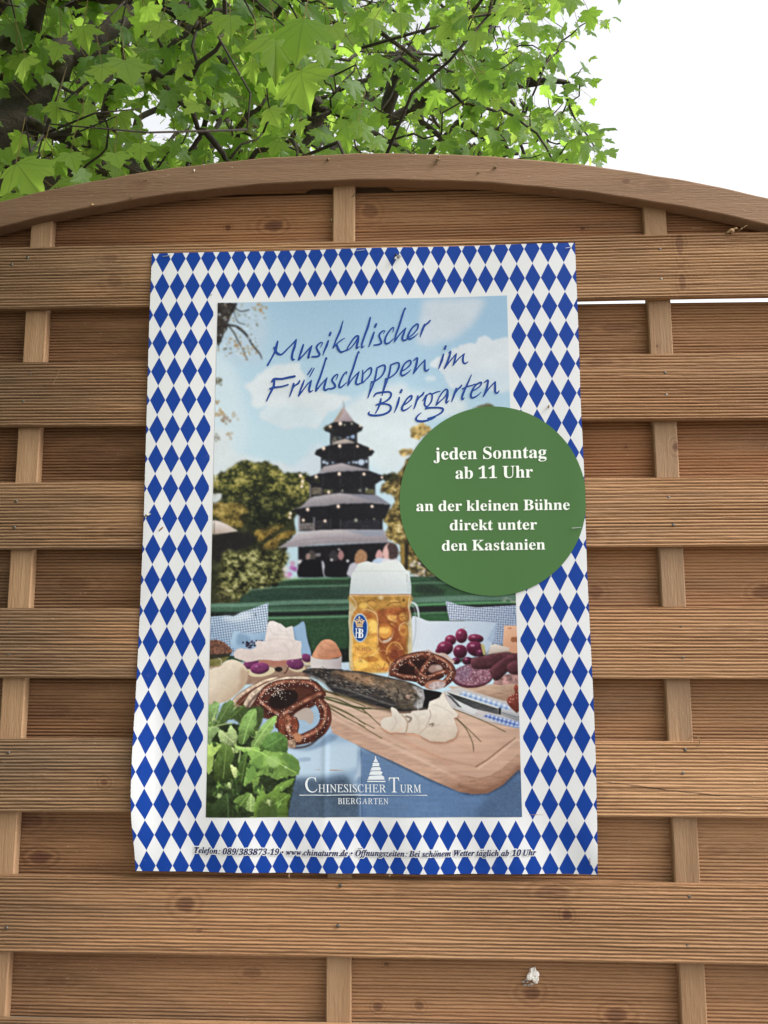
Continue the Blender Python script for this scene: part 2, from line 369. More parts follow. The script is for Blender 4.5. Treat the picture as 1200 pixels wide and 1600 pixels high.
def poly(pts, smooth=False, soft=.5, rough=0, rs=4, seed=1, pad=0):
    p = spl(pts) if smooth else np.array(pts, float)
    p = (p - [PX0, PY0]) * PS
    pd = int((soft * 3 + rough * 2 + pad) * PS) + 3
    x0 = max(int(p[:, 0].min()) - pd, 0); x1 = min(int(p[:, 0].max()) + pd + 1, RW)
    y0 = max(int(p[:, 1].min()) - pd, 0); y1 = min(int(p[:, 1].max()) + pd + 1, RH)
    if x1 <= x0 or y1 <= y0: return Mask(0, 0, np.zeros((1, 1)))
    gx = XX[y0:y1, x0:x1].astype(float); gy = YY[y0:y1, x0:x1].astype(float)
    if rough:
        gx = gx + (vnoise(rs, rs, seed, 3)[y0:y1, x0:x1] - .5) * 4 * rough * PS
        gy = gy + (vnoise(rs, rs, seed + 99, 3)[y0:y1, x0:x1] - .5) * 4 * rough * PS
    ins = np.zeros(gx.shape, bool); n = len(p)
    for i in range(n):
        ax, ay = p[i]; bx, by = p[(i + 1) % n]
        if ay == by: continue
        c = (gy >= min(ay, by)) & (gy < max(ay, by))
        ins ^= c & (gx < (gy - ay) * (bx - ax) / (by - ay) + ax)
    return Mask(x0, y0, blurm(ins.astype(float), soft))

def ell(c, rx, ry, rot=0, soft=.5):
    t = np.linspace(0, 2 * np.pi, 28)[:-1]
    x, y = rx * np.cos(t), ry * np.sin(t); a = math.radians(rot)
    return poly(np.stack([c[0] + x * math.cos(a) - y * math.sin(a), c[1] + x * math.sin(a) + y * math.cos(a)], 1), soft=soft)

def ribbon(pts, w, closed=False, smooth=True):
    p = spl(pts, closed) if smooth else np.array(pts, float)
    w = np.interp(np.linspace(0, 1, len(p)), np.linspace(0, 1, len(np.atleast_1d(w))), np.atleast_1d(w)) if np.ndim(w) else np.full(len(p), float(w))
    t = np.gradient(p, axis=0); t /= np.linalg.norm(t, axis=1)[:, None] + 1e-9
    nrm = np.stack([-t[:, 1], t[:, 0]], 1)
    return p + nrm * w[:, None] / 2, p - nrm * w[:, None] / 2

def stroke(pts, w, soft=.4, smooth=True):
    a, b = ribbon(pts, w, smooth=smooth)
    # union of quads avoids even-odd holes where a curve folds over
    P = np.concatenate([a, b]); pd = int(soft * 3 * PS) + 3
    q = (P - [PX0, PY0]) * PS
    x0 = max(int(q[:, 0].min()) - pd, 0); x1 = min(int(q[:, 0].max()) + pd + 1, RW)
    y0 = max(int(q[:, 1].min()) - pd, 0); y1 = min(int(q[:, 1].max()) + pd + 1, RH)
    if x1 <= x0 or y1 <= y0: return Mask(0, 0, np.zeros((1, 1)))
    gx = LX[y0:y1, x0:x1]; gy = LY[y0:y1, x0:x1]
    c = (a + b) / 2; hw = np.linalg.norm(a - b, axis=1) / 2
    m = np.zeros(gx.shape)
    for i in range(len(c) - 1):
        d = c[i + 1] - c[i]; L2 = d @ d + 1e-9
        t = np.clip(((gx - c[i][0]) * d[0] + (gy - c[i][1]) * d[1]) / L2, 0, 1)
        dist = np.hypot(gx - c[i][0] - t * d[0], gy - c[i][1] - t * d[1])
        m = np.maximum(m, np.clip((hw[i] * (1 - t) + hw[i + 1] * t) - dist + .25, 0, .5) * 2)
    return Mask(x0, y0, blurm(m, soft))

def col(c): return np.array(c, float)
def fill(mk, c, a=1.0, c2=None, g=None, tex=None, ta=0, rel=0, rr=3, light=(-.5, -.8)):
    """paint: c colour, c2/g second colour along a direction (x0,y0,x1,y1), tex noise with strength ta, rel rounded look"""
    sl = mk.sl; m = mk.m
    if m.size < 2: return
    base = np.broadcast_to(col(c), m.shape + (3,)).copy()
    if c2 is not None:
        x0, y0, x1, y1 = g; d = np.array([x1 - x0, y1 - y0], float)
        t = np.clip(((LX[sl] - x0) * d[0] + (LY[sl] - y0) * d[1]) / (d @ d), 0, 1)[..., None]
        base = base * (1 - t) + col(c2) * t
    if tex is not None: base = base * (1 + ta * (tex[sl] - .5) * 2)[..., None]
    if rel:
        B = blurm(m, rr); gy, gx = np.gradient(B)
        s = -(gx * -light[0] + gy * -light[1]) * rr * PS
        base = base * (1 + rel * np.clip(-s, -1, 1))[..., None]
    mm = (m * a)[..., None] if not isinstance(a, np.ndarray) else (m * a[sl])[..., None]
    CAN[sl] = CAN[sl] * (1 - mm) + np.clip(base, 0, 255) * mm

A = Frame(320, 450, 4.8); B = Frame(560, 450, 4.8); Cc = Frame(320, 640, 5); D = Frame(420, 620, 5)
Ee = Frame(320, 900, 4.615); Ff = Frame(520, 860, 4); G = Frame(310, 1060, 4.615); H = Frame(560, 1060, 4.444); M = Frame(530, 860, 8)
n_f = vnoise(3, 3, 1, 3); n_m = vnoise(8, 8, 2, 3); n_l = vnoise(30, 22, 3, 4); n_h = vnoise(14, 3, 4, 3); n_c = vnoise(5, 5, 5, 2); n_w = vnoise(60, 5, 6, 3)
ALL = poly([(PX0, PY0), (PX0 + PW, PY0), (PX0 + PW, PY0 + PH), (PX0, PY0 + PH)], soft=0)
W_ = lambda f, pts, **k: poly(f(*pts), **k)

# sky and clouds
fill(ALL, (146, 181, 210), c2=(180, 207, 222), g=(600, 470, 560, 700))
fill(W_(A, [(-10, 420), (150, 480), (260, 700), (300, 1200), (-10, 1200)], smooth=True, soft=9), (196, 212, 222), .8)
fill(W_(A, [(100, 130), (440, 120), (460, 400), (420, 560), (250, 560), (130, 500)], smooth=True, soft=7, rough=3, rs=10, seed=7), (172, 193, 212), .9)
def cloud(f, pts, c, a=.95, soft=2.2, rough=2.6, seed=3):
    mk = poly(f(*pts), smooth=True, soft=soft, rough=rough, rs=11, seed=seed)
    fill(mk, c, a, tex=n_l, ta=.035)
cloud(A, [(285, 740), (310, 715), (370, 690), (400, 640), (500, 580), (600, 575), (700, 565), (725, 600), (745, 650), (770, 750), (900, 770), (1000, 800), (1100, 830), (1000, 900), (900, 960), (850, 1040), (700, 1040), (600, 1045), (520, 1020), (430, 980), (420, 930), (470, 890), (380, 895), (350, 870), (340, 800)], (206, 213, 220))
cloud(A, [(420, 930), (600, 880), (820, 900), (860, 1000), (700, 1045), (520, 1020)], (194, 211, 222), .8, 3)
cloud(B, [(480, 90), (700, 75), (940, 80), (900, 200), (800, 320), (650, 400), (480, 430), (430, 400), (450, 300), (470, 180)], (188, 199, 212), .95, 5, 2, 11)
cloud(B, [(530, 555), (600, 520), (700, 460), (800, 420), (880, 410), (910, 370), (960, 355), (1020, 390), (1150, 385), (1160, 760), (900, 740), (700, 740), (640, 650), (600, 610), (545, 590)], (203, 211, 220), .97, 1.0, 2.2, 12)
cloud(B, [(640, 650), (900, 600), (1150, 640), (1150, 760), (900, 745), (740, 740)], (190, 207, 220), .8, 5, 2, 13)
cloud(B, [(500, 670), (535, 650), (570, 660), (570, 690), (520, 695)], (200, 212, 222), .8, 1.4, 1, 14)
cloud(B, [(0, 830), (100, 770), (200, 730), (350, 705), (400, 780), (600, 780), (800, 850), (760, 950), (500, 1000), (400, 1250), (-100, 1250), (-120, 900)], (203, 213, 220), .9, 5, 3, 15)
cloud(D, [(380, 350), (420, 460), (400, 590), (270, 640), (120, 600), (0, 540), (60, 500), (180, 540), (280, 470)], (200, 212, 224), .9, 4, 3, 16)
cloud(D, [(700, 200), (900, 180), (1150, 250), (1100, 500), (1000, 610), (800, 560), (760, 400)], (203, 215, 222), .9, 6, 2, 17)
cloud(Cc, [(60, 200), (200, 180), (220, 330), (400, 380), (600, 440), (700, 480), (400, 520), (70, 720)], (205, 212, 218), .9, 4, 2.5, 18)

# branches and leaf specks, upper left corner
fill(W_(A, [(90, 110), (245, 108), (225, 160), (190, 215), (172, 262), (172, 300), (140, 350), (110, 430), (92, 480)], soft=.7, rough=.8, seed=21), (52, 47, 46), tex=n_m, ta=.35)
for pts, w in (([(165, 275), (240, 290), (310, 350), (360, 430), (410, 490), (425, 530)], [2.6, 4.2, 3.2, 2.4, 1.2]), ([(175, 280), (215, 330), (250, 400), (285, 460), (318, 540)], [2.2, 2, 1.5, 1]), ([(215, 170), (245, 250), (300, 270)], 1.2), ([(205, 120), (260, 170), (330, 160)], 1.6)):
    fill(stroke(A(*pts), w), (50, 48, 50), .95)
for i in range(150):
    x, y = rng.uniform(90, 450), rng.uniform(105, 540)
    if x > 260 and y > 300 and rng.random() < .6: continue
    if y > 260 and abs(x - 270) > 130 and rng.random() < .8: continue
    c = [(120, 112, 88), (150, 128, 92), (92, 88, 72), (205, 218, 230), (212, 222, 232)][rng.integers(5)]
    fill(ell(A((x, y))[0], rng.uniform(.8, 3), rng.uniform(.7, 2), rng.uniform(0, 180), .6), c, rng.uniform(.3, .8))
for (x, y) in ((270, 440), (330, 470), (290, 490), (250, 430), (410, 140), (380, 120), (430, 150), (200, 390), (345, 440)):
    for k in range(5): fill(ell(A((x + rng.normal() * 22, y + rng.normal() * 20))[0], 2.2, 1.5, rng.uniform(0, 180), .6), (158, 124, 78), .65)
for (x, y, c) in ((100, 690, (120, 112, 92)), (115, 700, (98, 96, 80)), (95, 860, (150, 122, 84)), (120, 950, (160, 122, 78)), (150, 985, (130, 104, 80)), (170, 1010, (140, 116, 92)), (215, 950, (170, 160, 140)), (190, 1095, (160, 140, 110)), (100, 1130, (130, 125, 112)), (105, 930, (172, 134, 80))):
    for k in range(6): fill(ell(A((x + rng.normal() * 16, y + rng.normal() * 14))[0], 2.6, 1.8, rng.uniform(0, 180), .7), c, .6)

# trees on the left
def foliage(mk_pts, f, base, cl, n, sz, seed, soft=1.0, rough=2.2, al=.55):
    r = np.random.default_rng(seed); mk = poly(f(*mk_pts), smooth=True, soft=soft, rough=rough, rs=6, seed=seed)
    fill(mk, base, tex=n_m, ta=.5)
    ys, xs = np.nonzero(mk.m > .7)
    for k in range(n):
        j = r.integers(len(xs)); x = (xs[j] + mk.x0) / PS + PX0; y = (ys[j] + mk.y0) / PS + PY0
        c = col(cl[r.integers(len(cl))]) * r.uniform(.7, 1.2); q = sz * r.uniform(.5, 1.5)
        if k % 2: fill(ell((x + q * .2, y + q * .9), q * 1.1, q * .7, r.uniform(-30, 30), .8), c * .32, al)
        fill(ell((x, y), q, q * r.uniform(.45, .8), r.uniform(-40, 40), .55), c, al * r.uniform(.5, 1))
def tonal(pts, f, stops, s, seed, soft=1.0, rough=2.6, al=1.0):
    """foliage tones from layered noise: stops are (level, colour)"""
    mk = poly(f(*pts), smooth=True, soft=soft, rough=rough, rs=7, seed=seed); sl = mk.sl
    n = .42 * vnoise(s * 3.2, s * 2.6, seed, 2)[sl] + .38 * vnoise(s, s * .8, seed + 1, 2)[sl] + .20 * vnoise(s * .4, s * .35, seed + 2, 2)[sl]
    n = np.clip((n - .5) * 2.6 + .5, 0, 1); L = np.array([q[0] for q in stops]); Cx = np.stack([np.interp(n, L, [q[1][i] for q in stops]) for i in range(3)], -1)
    m = (mk.m * al)[..., None]; CAN[sl] = CAN[sl] * (1 - m) + Cx * m
OL = [(122, 122, 58), (140, 132, 62), (98, 106, 52), (158, 146, 74), (74, 84, 44)]
DK = [(52, 60, 36), (36, 42, 28), (74, 82, 46), (96, 100, 54), (28, 32, 26)]
foliage([(75, 590), (120, 490), (180, 520), (240, 430), (310, 400), (400, 420), (470, 410), (560, 450), (620, 500), (740, 490), (800, 520), (860, 560), (840, 700), (760, 760), (700, 850), (700, 960), (640, 1040), (640, 1180), (600, 1260), (660, 1340), (520, 1390), (300, 1500), (60, 1515), (60, 900)], Cc, (56, 58, 36), DK, 420, 2.6, 31)
for pts, n in (([(110, 540), (240, 440), (400, 430), (560, 470), (640, 560), (500, 640), (300, 640), (140, 660)], 260), ([(640, 510), (790, 510), (850, 570), (800, 690), (660, 720), (620, 620)], 120)):
    foliage(pts, Cc, (72, 76, 42), OL, int(n * 1.5), 1.8, 33 + n, soft=3, rough=3, al=.75)
fill(W_(Cc, [(330, 690), (560, 660), (640, 760), (640, 880), (420, 930), (330, 860)], smooth=True, soft=5, rough=3, seed=8), (36, 40, 28), .55, tex=n_c, ta=.5)
foliage([(80, 740), (250, 735), (350, 790), (270, 830), (300, 900), (230, 915), (100, 840)], Cc, (120, 102, 48), [(158, 132, 66), (140, 118, 56), (100, 90, 44)], 90, 1.9, 41, rough=1.4)
GO = [(176, 144, 66), (160, 128, 58), (190, 158, 82), (132, 106, 50)]
foliage([(385, 965), (450, 920), (560, 880), (620, 905), (520, 960), (440, 1030)], Cc, (150, 122, 54), GO, 60, 1.8, 42, rough=1, al=.7)
foliage([(460, 1060), (600, 960), (700, 945), (690, 980), (590, 1020), (560, 1085), (490, 1105)], Cc, (146, 120, 54), GO, 60, 1.8, 43, rough=1, al=.7)
TG = [(0, (22, 26, 18)), (.32, (48, 54, 30)), (.55, (92, 94, 46)), (.75, (142, 134, 64)), (1, (190, 178, 104))]
TD = [(0, (18, 22, 18)), (.45, (36, 42, 26)), (.7, (74, 78, 42)), (1, (128, 124, 66))]
tonal([(90, 560), (130, 500), (240, 430), (310, 400), (400, 420), (470, 410), (560, 450), (630, 510), (740, 495), (800, 520), (850, 570), (820, 680), (680, 720), (520, 680), (320, 720), (140, 700)], Cc, TG, 4.2, 201, 1.2, 3.0, .9)
tonal([(120, 700), (330, 690), (560, 660), (760, 700), (700, 820), (640, 900), (420, 940), (330, 900), (330, 800)], Cc, TD, 4.2, 203, 3, 3, .85)
tonal([(78, 745), (250, 738), (350, 790), (270, 830), (300, 905), (220, 915), (100, 850)], Cc, [(0, (70, 62, 30)), (.5, (136, 116, 54)), (1, (196, 172, 98))], 3, 205, 1.2, 2, .9)
fill(W_(Cc, [(75, 985), (300, 950), (400, 1010), (370, 1060), (230, 1120), (75, 1190)], smooth=True, soft=3, rough=2), (33, 31, 32), .92)
foliage([(130, 1160), (190, 1110), (340, 1110), (520, 1090), (640, 1150), (600, 1250), (660, 1330), (520, 1385), (300, 1480), (130, 1400)], Cc, (74, 74, 44), [(120, 116, 62), (140, 140, 84), (96, 96, 54), (50, 52, 36), (158, 156, 104)], 330, 1.6, 44, soft=2)
tonal([(150, 1150), (190, 1110), (340, 1110), (520, 1085), (650, 1150), (610, 1250), (660, 1330), (520, 1385), (260, 1490), (110, 1440), (120, 1260)], Cc, [(0, (20, 22, 16)), (.35, (52, 54, 32)), (.6, (104, 104, 56)), (.8, (150, 150, 92)), (1, (196, 192, 140))], 3.2, 207, 2.5, 3, .9)
for k in range(30): fill(ell(Cc((rng.uniform(60, 280), rng.uniform(1380, 1510)))[0], rng.uniform(.8, 2), rng.uniform(.6, 1.4), 0, .5), (150, 110, 100) if k % 3 else (190, 160, 150), .4)
fill(W_(Cc, [(72, 862), (120, 872), (180, 900), (262, 948), (180, 962), (75, 976)], soft=.5), (212, 200, 196), c2=(170, 152, 140), g=(340, 818, 338, 834))
fill(W_(Cc, [(75, 665), (130, 655), (125, 700), (75, 730)], smooth=True, soft=1.2), (205, 212, 216), .9)

# trees on the right
foliage([(1210, 400), (1100, 470), (1060, 540), (1000, 600), (900, 680), (880, 730), (960, 760), (980, 830), (930, 900), (890, 960), (940, 1010), (890, 1080), (950, 1120), (1020, 1160), (1040, 1330), (1200, 1400), (1300, 1400), (1300, 400)], D, (110, 92, 50), [(170, 142, 74), (150, 124, 62), (188, 160, 92), (100, 84, 46), (70, 62, 40)], 420, 1.9, 51, soft=.8)
tonal([(1210, 420), (1110, 480), (1060, 545), (1000, 610), (905, 685), (885, 730), (960, 765), (975, 830), (930, 905), (895, 960), (935, 1010), (895, 1080), (950, 1120), (1020, 1165), (1060, 1300), (1200, 1390), (1300, 1390), (1300, 420)], D, [(0, (44, 40, 26)), (.35, (98, 84, 46)), (.6, (156, 132, 72)), (.85, (196, 172, 108)), (1, (222, 204, 150))], 3.4, 209, 1.2, 2.4, .92)
foliage([(900, 600), (990, 600), (1010, 640), (940, 660), (890, 640)], D, (56, 54, 34), DK, 60, 1.5, 52)
foliage([(1200, 205), (1130, 235), (1100, 250), (1110, 310), (1180, 330), (1260, 250)], D, (176, 150, 92), GO, 40, 1.6, 53, rough=1.6)
foliage([(1010, 430), (1100, 400), (1130, 440), (1060, 465)], D, (176, 152, 100), GO, 24, 1.3, 54, rough=1.2)
foliage([(860, 905), (930, 870), (990, 870), (1010, 890)], B, (120, 118, 84), [(96, 84, 60), (150, 146, 110)], 24, 1.3, 55, rough=1)
fill(W_(D, [(1060, 1150), (1090, 1160), (1085, 1350), (1060, 1350)], soft=.6), (36, 32, 28), .9); fill(W_(D, [(1030, 1150), (1062, 1150), (1062, 1300), (1035, 1320)], soft=.8), (150, 122, 58), .8)

# the pagoda
DKC = (31, 30, 35)
fill(W_(D, [(230, 1170), (950, 1135), (1050, 1400), (225, 1410)], soft=.8), (28, 26, 32), tex=n_m, ta=.3)
fill(W_(D, [(235, 930), (890, 840), (890, 1040), (240, 1050)], soft=.6), DKC)
fill(W_(D, [(320, 660), (830, 640), (830, 775), (320, 780)], soft=.6), (38, 37, 42), tex=n_m, ta=.3)
fill(W_(D, [(408, 470), (776, 465), (776, 575), (408, 575)], soft=.5), (44, 44, 52))
fill(W_(D, [(482, 285), (684, 280), (690, 365), (478, 375)], soft=.5), (46, 46, 52))
for (x, y, r, c) in ((430, 510, 14, (190, 208, 232)), (455, 520, 12, (180, 200, 226)), (500, 515, 9, (160, 184, 214)), (660, 512, 10, (180, 200, 228)), (683, 514, 12, (186, 206, 232)), (722, 512, 26, (188, 206, 232)), (766, 505, 14, (190, 208, 232)), (625, 516, 9, (150, 175, 208)), (655, 312, 17, (150, 178, 220)), (618, 318, 12, (140, 166, 206)), (560, 312, 14, (150, 175, 190)), (515, 330, 16, (104, 104, 92)), (500, 350, 10, (120, 120, 110))):
    fill(ell(D((x, y))[0], r / 5, r / 5.4, 0, .5), c, .9)
for x, y0, y1, w, c in ((412, 480, 570, 2, (70, 70, 76)), (775, 480, 570, 2, (70, 70, 76)), (484, 285, 370, 2, (52, 50, 54)), (684, 285, 365, 2, (52, 50, 54)), (323, 660, 780, 2.4, (128, 120, 122)), (413, 640, 760, 2, (96, 90, 94)), (560, 620, 760, 1.6, (72, 72, 80)), (722, 620, 760, 1.8, (84, 84, 92)), (828, 650, 770, 1.6, (70, 72, 80)), (236, 920, 1050, 3.2, (150, 144, 150)), (353, 890, 1040, 3, (116, 112, 120)), (560, 870, 1035, 2.2, (74, 74, 84)), (766, 880, 1030, 1.8, (60, 62, 72)), (482, 960, 1030, 2.2, (66, 62, 66))):
    fill(stroke(D((x, y0), (x, y1)), w, smooth=False), c, .95)
for (x0, x1, y0, y1, c) in ((335, 410, 710, 765, (122, 112, 96)), (245, 356, 985, 1044, (112, 104, 104)), (370, 470, 965, 1030, (50, 48, 54)), (580, 880, 965, 1030, (46, 46, 54)), (430, 500, 725, 755, (92, 92, 56)), (755, 825, 725, 760, (100, 100, 64))):
    fill(W_(D, [(x0, y0), (x1, y0), (x1, y1), (x0, y1)], soft=.6), c, .85, tex=n_f, ta=.35)
for y in (1000, 1020): fill(stroke(D((245, y + 4), (352, y - 6)), .8, smooth=False), (165, 156, 156), .8)
def roof(pts, c, c2, g): fill(W_(D, pts, soft=.45), c, c2=c2, g=g, tex=n_f, ta=.06)
roof([(65, 1180), (150, 1130), (195, 1090), (230, 1060), (400, 1040), (560, 1036), (900, 1040), (930, 1110), (935, 1137), (700, 1143), (400, 1152), (250, 1168)], (190, 182, 188), (140, 132, 140), (510, 828, 512, 850))
fill(W_(D, [(600, 1044), (900, 1042), (892, 1090), (760, 1088), (680, 1066)], soft=.6), (136, 143, 160), .9)
fill(stroke(D((140, 1150), (300, 1112), (560, 1100), (700, 1118), (900, 1128)), 1.0), (130, 120, 128), .6)
roof([(170, 885), (250, 858), (320, 790), (440, 765), (560, 752), (640, 762), (840, 768), (905, 810), (950, 842), (800, 832), (560, 836), (450, 850), (300, 864)], (176, 168, 174), (132, 126, 134), (510, 772, 512, 790))
fill(W_(D, [(600, 757), (840, 770), (900, 808), (940, 838), (850, 820), (720, 790)], soft=.7), (120, 122, 138), .9)
roof([(385, 595), (410, 570), (430, 545), (570, 518), (640, 538), (772, 566), (775, 588), (600, 582), (520, 592)], (176, 168, 172), (136, 130, 138), (530, 724, 532, 738))
roof([(480, 378), (520, 348), (600, 328), (692, 366), (560, 374)], (182, 168, 158), (140, 130, 130), (540, 686, 542, 696))
roof([(583, 75), (600, 100), (640, 160), (668, 197), (500, 203), (530, 160), (565, 105)], (176, 160, 166), (150, 134, 142), (535, 645, 545, 660))
fill(W_(D, [(583, 80), (572, 130), (545, 175), (520, 196), (500, 202), (530, 160), (565, 105)], soft=.8), (150, 120, 92), .7)
for pts in ([(500, 202), (580, 192), (662, 195), (735, 238), (725, 265), (680, 285), (640, 300), (570, 322), (500, 292), (440, 268), (424, 245)], [(470, 378), (560, 368), (692, 362), (770, 392), (826, 430), (805, 460), (700, 490), (560, 516), (460, 486), (400, 470), (357, 450), (372, 415)], [(275, 640), (380, 602), (540, 585), (780, 578), (912, 622), (880, 655), (820, 690), (600, 735), (420, 715), (320, 680)], [(172, 885), (300, 862), (450, 850), (560, 836), (800, 832), (952, 842), (905, 955), (700, 950), (560, 962), (240, 930), (205, 905)]):
    fill(W_(D, pts, soft=.5, rough=.3), DKC, tex=n_f, ta=.25)
fill(W_(D, [(340, 625), (400, 620), (405, 680), (350, 665)], soft=1), (58, 60, 38), .6)
fill(W_(D, [(436, 225), (500, 215), (490, 262), (445, 258)], soft=1), (74, 66, 46), .6)
fill(stroke(D((578, 30), (590, 80)), [.6, 1.6]), (120, 110, 118), .8)
for x in (470, 560, 670): fill(stroke(D((x, 385), (x, 485)), 1.2, smooth=False), (58, 60, 72), .6)
for x in (420, 560, 720): fill(stroke(D((x, 600), (x, 700)), 1.4, smooth=False), (62, 62, 72), .7)
for (x, y, r) in ((558, 210, 15), (480, 232, 11), (648, 210, 10), (712, 230, 9), (428, 250, 8), (592, 220, 9), (428, 403, 14), (553, 385, 14), (692, 388, 11), (792, 410, 9), (370, 625, 13), (550, 603, 14), (743, 605, 12), (883, 630, 10), (247, 615, 14), (263, 660, 12), (258, 700, 12), (303, 880, 14), (543, 857, 14), (806, 857, 12), (168, 910, 12), (163, 942, 11), (269, 963, 12), (439, 970, 12), (468, 745, 12), (575, 735, 10), (710, 732, 9), (763, 722, 10), (822, 955, 8), (680, 965, 14)):
    c = (240, 212, 190) if x < 900 and r > 8 and (x, y) not in ((592, 220), (575, 735), (710, 732), (763, 722), (680, 965), (648, 210)) else (150, 152, 140)
    fill(ell(D((x, y))[0], r / 5, r / 4.6, 0, .4), c, .95)
    if r > 11 and c[0] > 200: fill(ell(D((x, y))[0], r / 10, r / 10, 0, .3), (250, 236, 222))

# people below the pagoda
def blob(f, pts, c, soft=.7, **k): fill(poly(f(*pts), smooth=True, soft=soft), c, **k)
for (x, y, c) in ((180, 1335, (180, 96, 170)), (160, 1385, (196, 110, 180)), (205, 1345, (150, 80, 150)), (125, 1345, (215, 205, 200)), (242, 1290, (225, 222, 228)), (240, 1345, (215, 212, 220)), (185, 1300, (190, 140, 170)), (130, 1390, (205, 180, 200)), (155, 1420, (190, 170, 180)), (205, 1420, (170, 190, 170)), (100, 1400, (90, 92, 60))):
    fill(ell(D((x, y))[0], 4.2, 3.8, 0, .8), c, .9)
blob(D, [(290, 1260), (330, 1195), (370, 1240), (345, 1290), (300, 1285)], (76, 70, 68)); blob(D, [(290, 1230), (320, 1225), (318, 1270), (292, 1270)], (168, 138, 130), a=.8)
blob(D, [(245, 1300), (310, 1270), (400, 1280), (428, 1340), (428, 1400), (235, 1400)], (20, 20, 26), .5)
blob(D, [(412, 1285), (432, 1300), (445, 1390), (425, 1392)], (176, 178, 190), .5); blob(D, [(365, 1225), (405, 1222), (400, 1245), (372, 1245)], (150, 142, 146), a=.8)
blob(D, [(445, 1400), (450, 1300), (520, 1270), (600, 1300), (625, 1400)], (24, 24, 32), .5)
blob(D, [(470, 1240), (505, 1198), (545, 1235), (530, 1280), (485, 1275)], (58, 54, 60)); blob(D, [(540, 1235), (562, 1195), (588, 1235), (570, 1275), (548, 1268)], (160, 116, 118))
for (x, y, c) in ((490, 1274, (200, 196, 196)), (616, 1282, (205, 205, 210)), (548, 1192, (150, 140, 140))): fill(ell(D((x, y))[0], 2.4, 2.2, 0, .5), c)
blob(D, [(622, 1340), (640, 1305), (690, 1290), (790, 1290), (820, 1400), (625, 1400)], (184, 182, 196))
blob(D, [(668, 1260), (690, 1210), (725, 1192), (765, 1225), (765, 1275), (720, 1305), (680, 1300)], (164, 122, 88), tex=n_f, ta=.2)
blob(D, [(832, 1240), (860, 1192), (892, 1230), (880, 1270), (845, 1270)], (200, 152, 152)); blob(D, [(805, 1290), (840, 1262), (890, 1262), (900, 1300), (820, 1310)], (176, 196, 222))
blob(D, [(880, 1290), (900, 1255), (980, 1255), (1020, 1290), (1040, 1340), (860, 1330)], (208, 204, 214))
blob(D, [(888, 1210), (920, 1150), (960, 1150), (960, 1250), (905, 1262)], (212, 168, 164)); blob(D, [(925, 1165), (955, 1140), (1000, 1165), (1012, 1230), (985, 1265), (940, 1265), (935, 1210)], (74, 58, 58), tex=n_f, ta=.2)
for k in range(70):
    x, y = rng.uniform(1090, 1330), rng.uniform(1290, 1430)
    c = [(214, 206, 212), (150, 168, 100), (60, 56, 54), (220, 212, 216), (110, 120, 84), (190, 160, 160)][rng.integers(6)]
    fill(ell(D((x, y))[0], rng.uniform(1, 3.6), rng.uniform(.8, 2.4), 0, .6), c, .75)

# green benches
GD = (44, 68, 52)
fill(W_(Ee, [(40, 200), (250, 190), (480, 75), (540, 40), (700, 15), (2200, -5), (2260, 0), (2280, 620), (40, 620)], soft=.6), GD, tex=n_w, ta=.12)
def band(f, pts, w, c, a=.9): fill(stroke(f(*pts), w, soft=.7), c, a, tex=n_w, ta=.12)
band(Ee, [(560, 28), (800, 18), (1040, 18)], 2.2, (96, 150, 104)); band(Ee, [(480, 80), (700, 74), (1040, 68)], 2.4, (96, 136, 112))
band(Ee, [(320, 100), (420, 90), (480, 84)], 2.4, (100, 130, 110)); fill(W_(Ee, [(475, 60), (520, 50), (525, 70), (490, 78)], smooth=True, soft=.7), (26, 28, 26))
fill(W_(Ee, [(245, 190), (260, 150), (330, 105), (500, 88), (1040, 82), (1040, 165), (600, 180)], soft=.8), (44, 68, 56), tex=n_w, ta=.15)
band(Ee, [(45, 212), (300, 208), (600, 190), (1040, 182)], 6.5, (100, 138, 118)); band(Ee, [(45, 240), (400, 238), (1040, 224)], 6, (66, 98, 80))
band(Ee, [(440, 252), (700, 246), (1040, 236)], 2, (96, 136, 112)); band(Ee, [(45, 275), (400, 274), (700, 272), (1040, 262)], 5.5, (26, 30, 32))
band(Ee, [(450, 302), (700, 298), (1040, 290)], 3.2, (104, 156, 118)); fill(W_(Ee, [(450, 312), (1040, 298), (1040, 560), (450, 600)], soft=.8), (48, 78, 54), tex=n_w, ta=.1)
fill(W_(Ee, [(735, 545), (1040, 520), (1040, 620), (730, 620)], soft=1.5), (30, 36, 36)); fill(W_(Ee, [(700, 380), (760, 470), (770, 600), (730, 590)], soft=2), (34, 52, 42), .8)
band(Ff, [(488, 178), (560, 176), (600, 178)], 3, (52, 92, 60)); band(Ff, [(488, 206), (600, 202), (720, 205), (820, 225)], 3, (92, 134, 104))
fill(W_(Ff, [(490, 215), (640, 212), (800, 240), (980, 275), (900, 280), (490, 280)], soft=1), (52, 86, 56), .9, tex=n_w, ta=.2)
fill(W_(Ff, [(520, 215), (640, 220), (700, 270), (600, 275), (520, 262)], smooth=True, soft=2), (38, 50, 44), .8)
band(Ff, [(488, 312), (800, 298), (1145, 292)], 9, (92, 126, 108)); band(Ff, [(488, 342), (800, 330), (1145, 322)], 2.6, (104, 176, 112)); band(Ff, [(488, 330), (1145, 312)], 1.4, (60, 92, 74))
fill(W_(Ff, [(488, 352), (1145, 332), (1145, 400), (488, 400)], soft=.7), (34, 36, 38)); band(Ff, [(500, 395), (620, 390), (730, 388)], 2.4, (96, 160, 108))
fill(W_(Ff, [(500, 404), (730, 396), (730, 450), (500, 450)], soft=.7), (50, 92, 58))
for k in range(14): fill(ell(Ff((rng.uniform(1060, 1140), rng.uniform(280, 330)))[0], 2, 1.2, 0, .6), (160, 164, 150), .5)

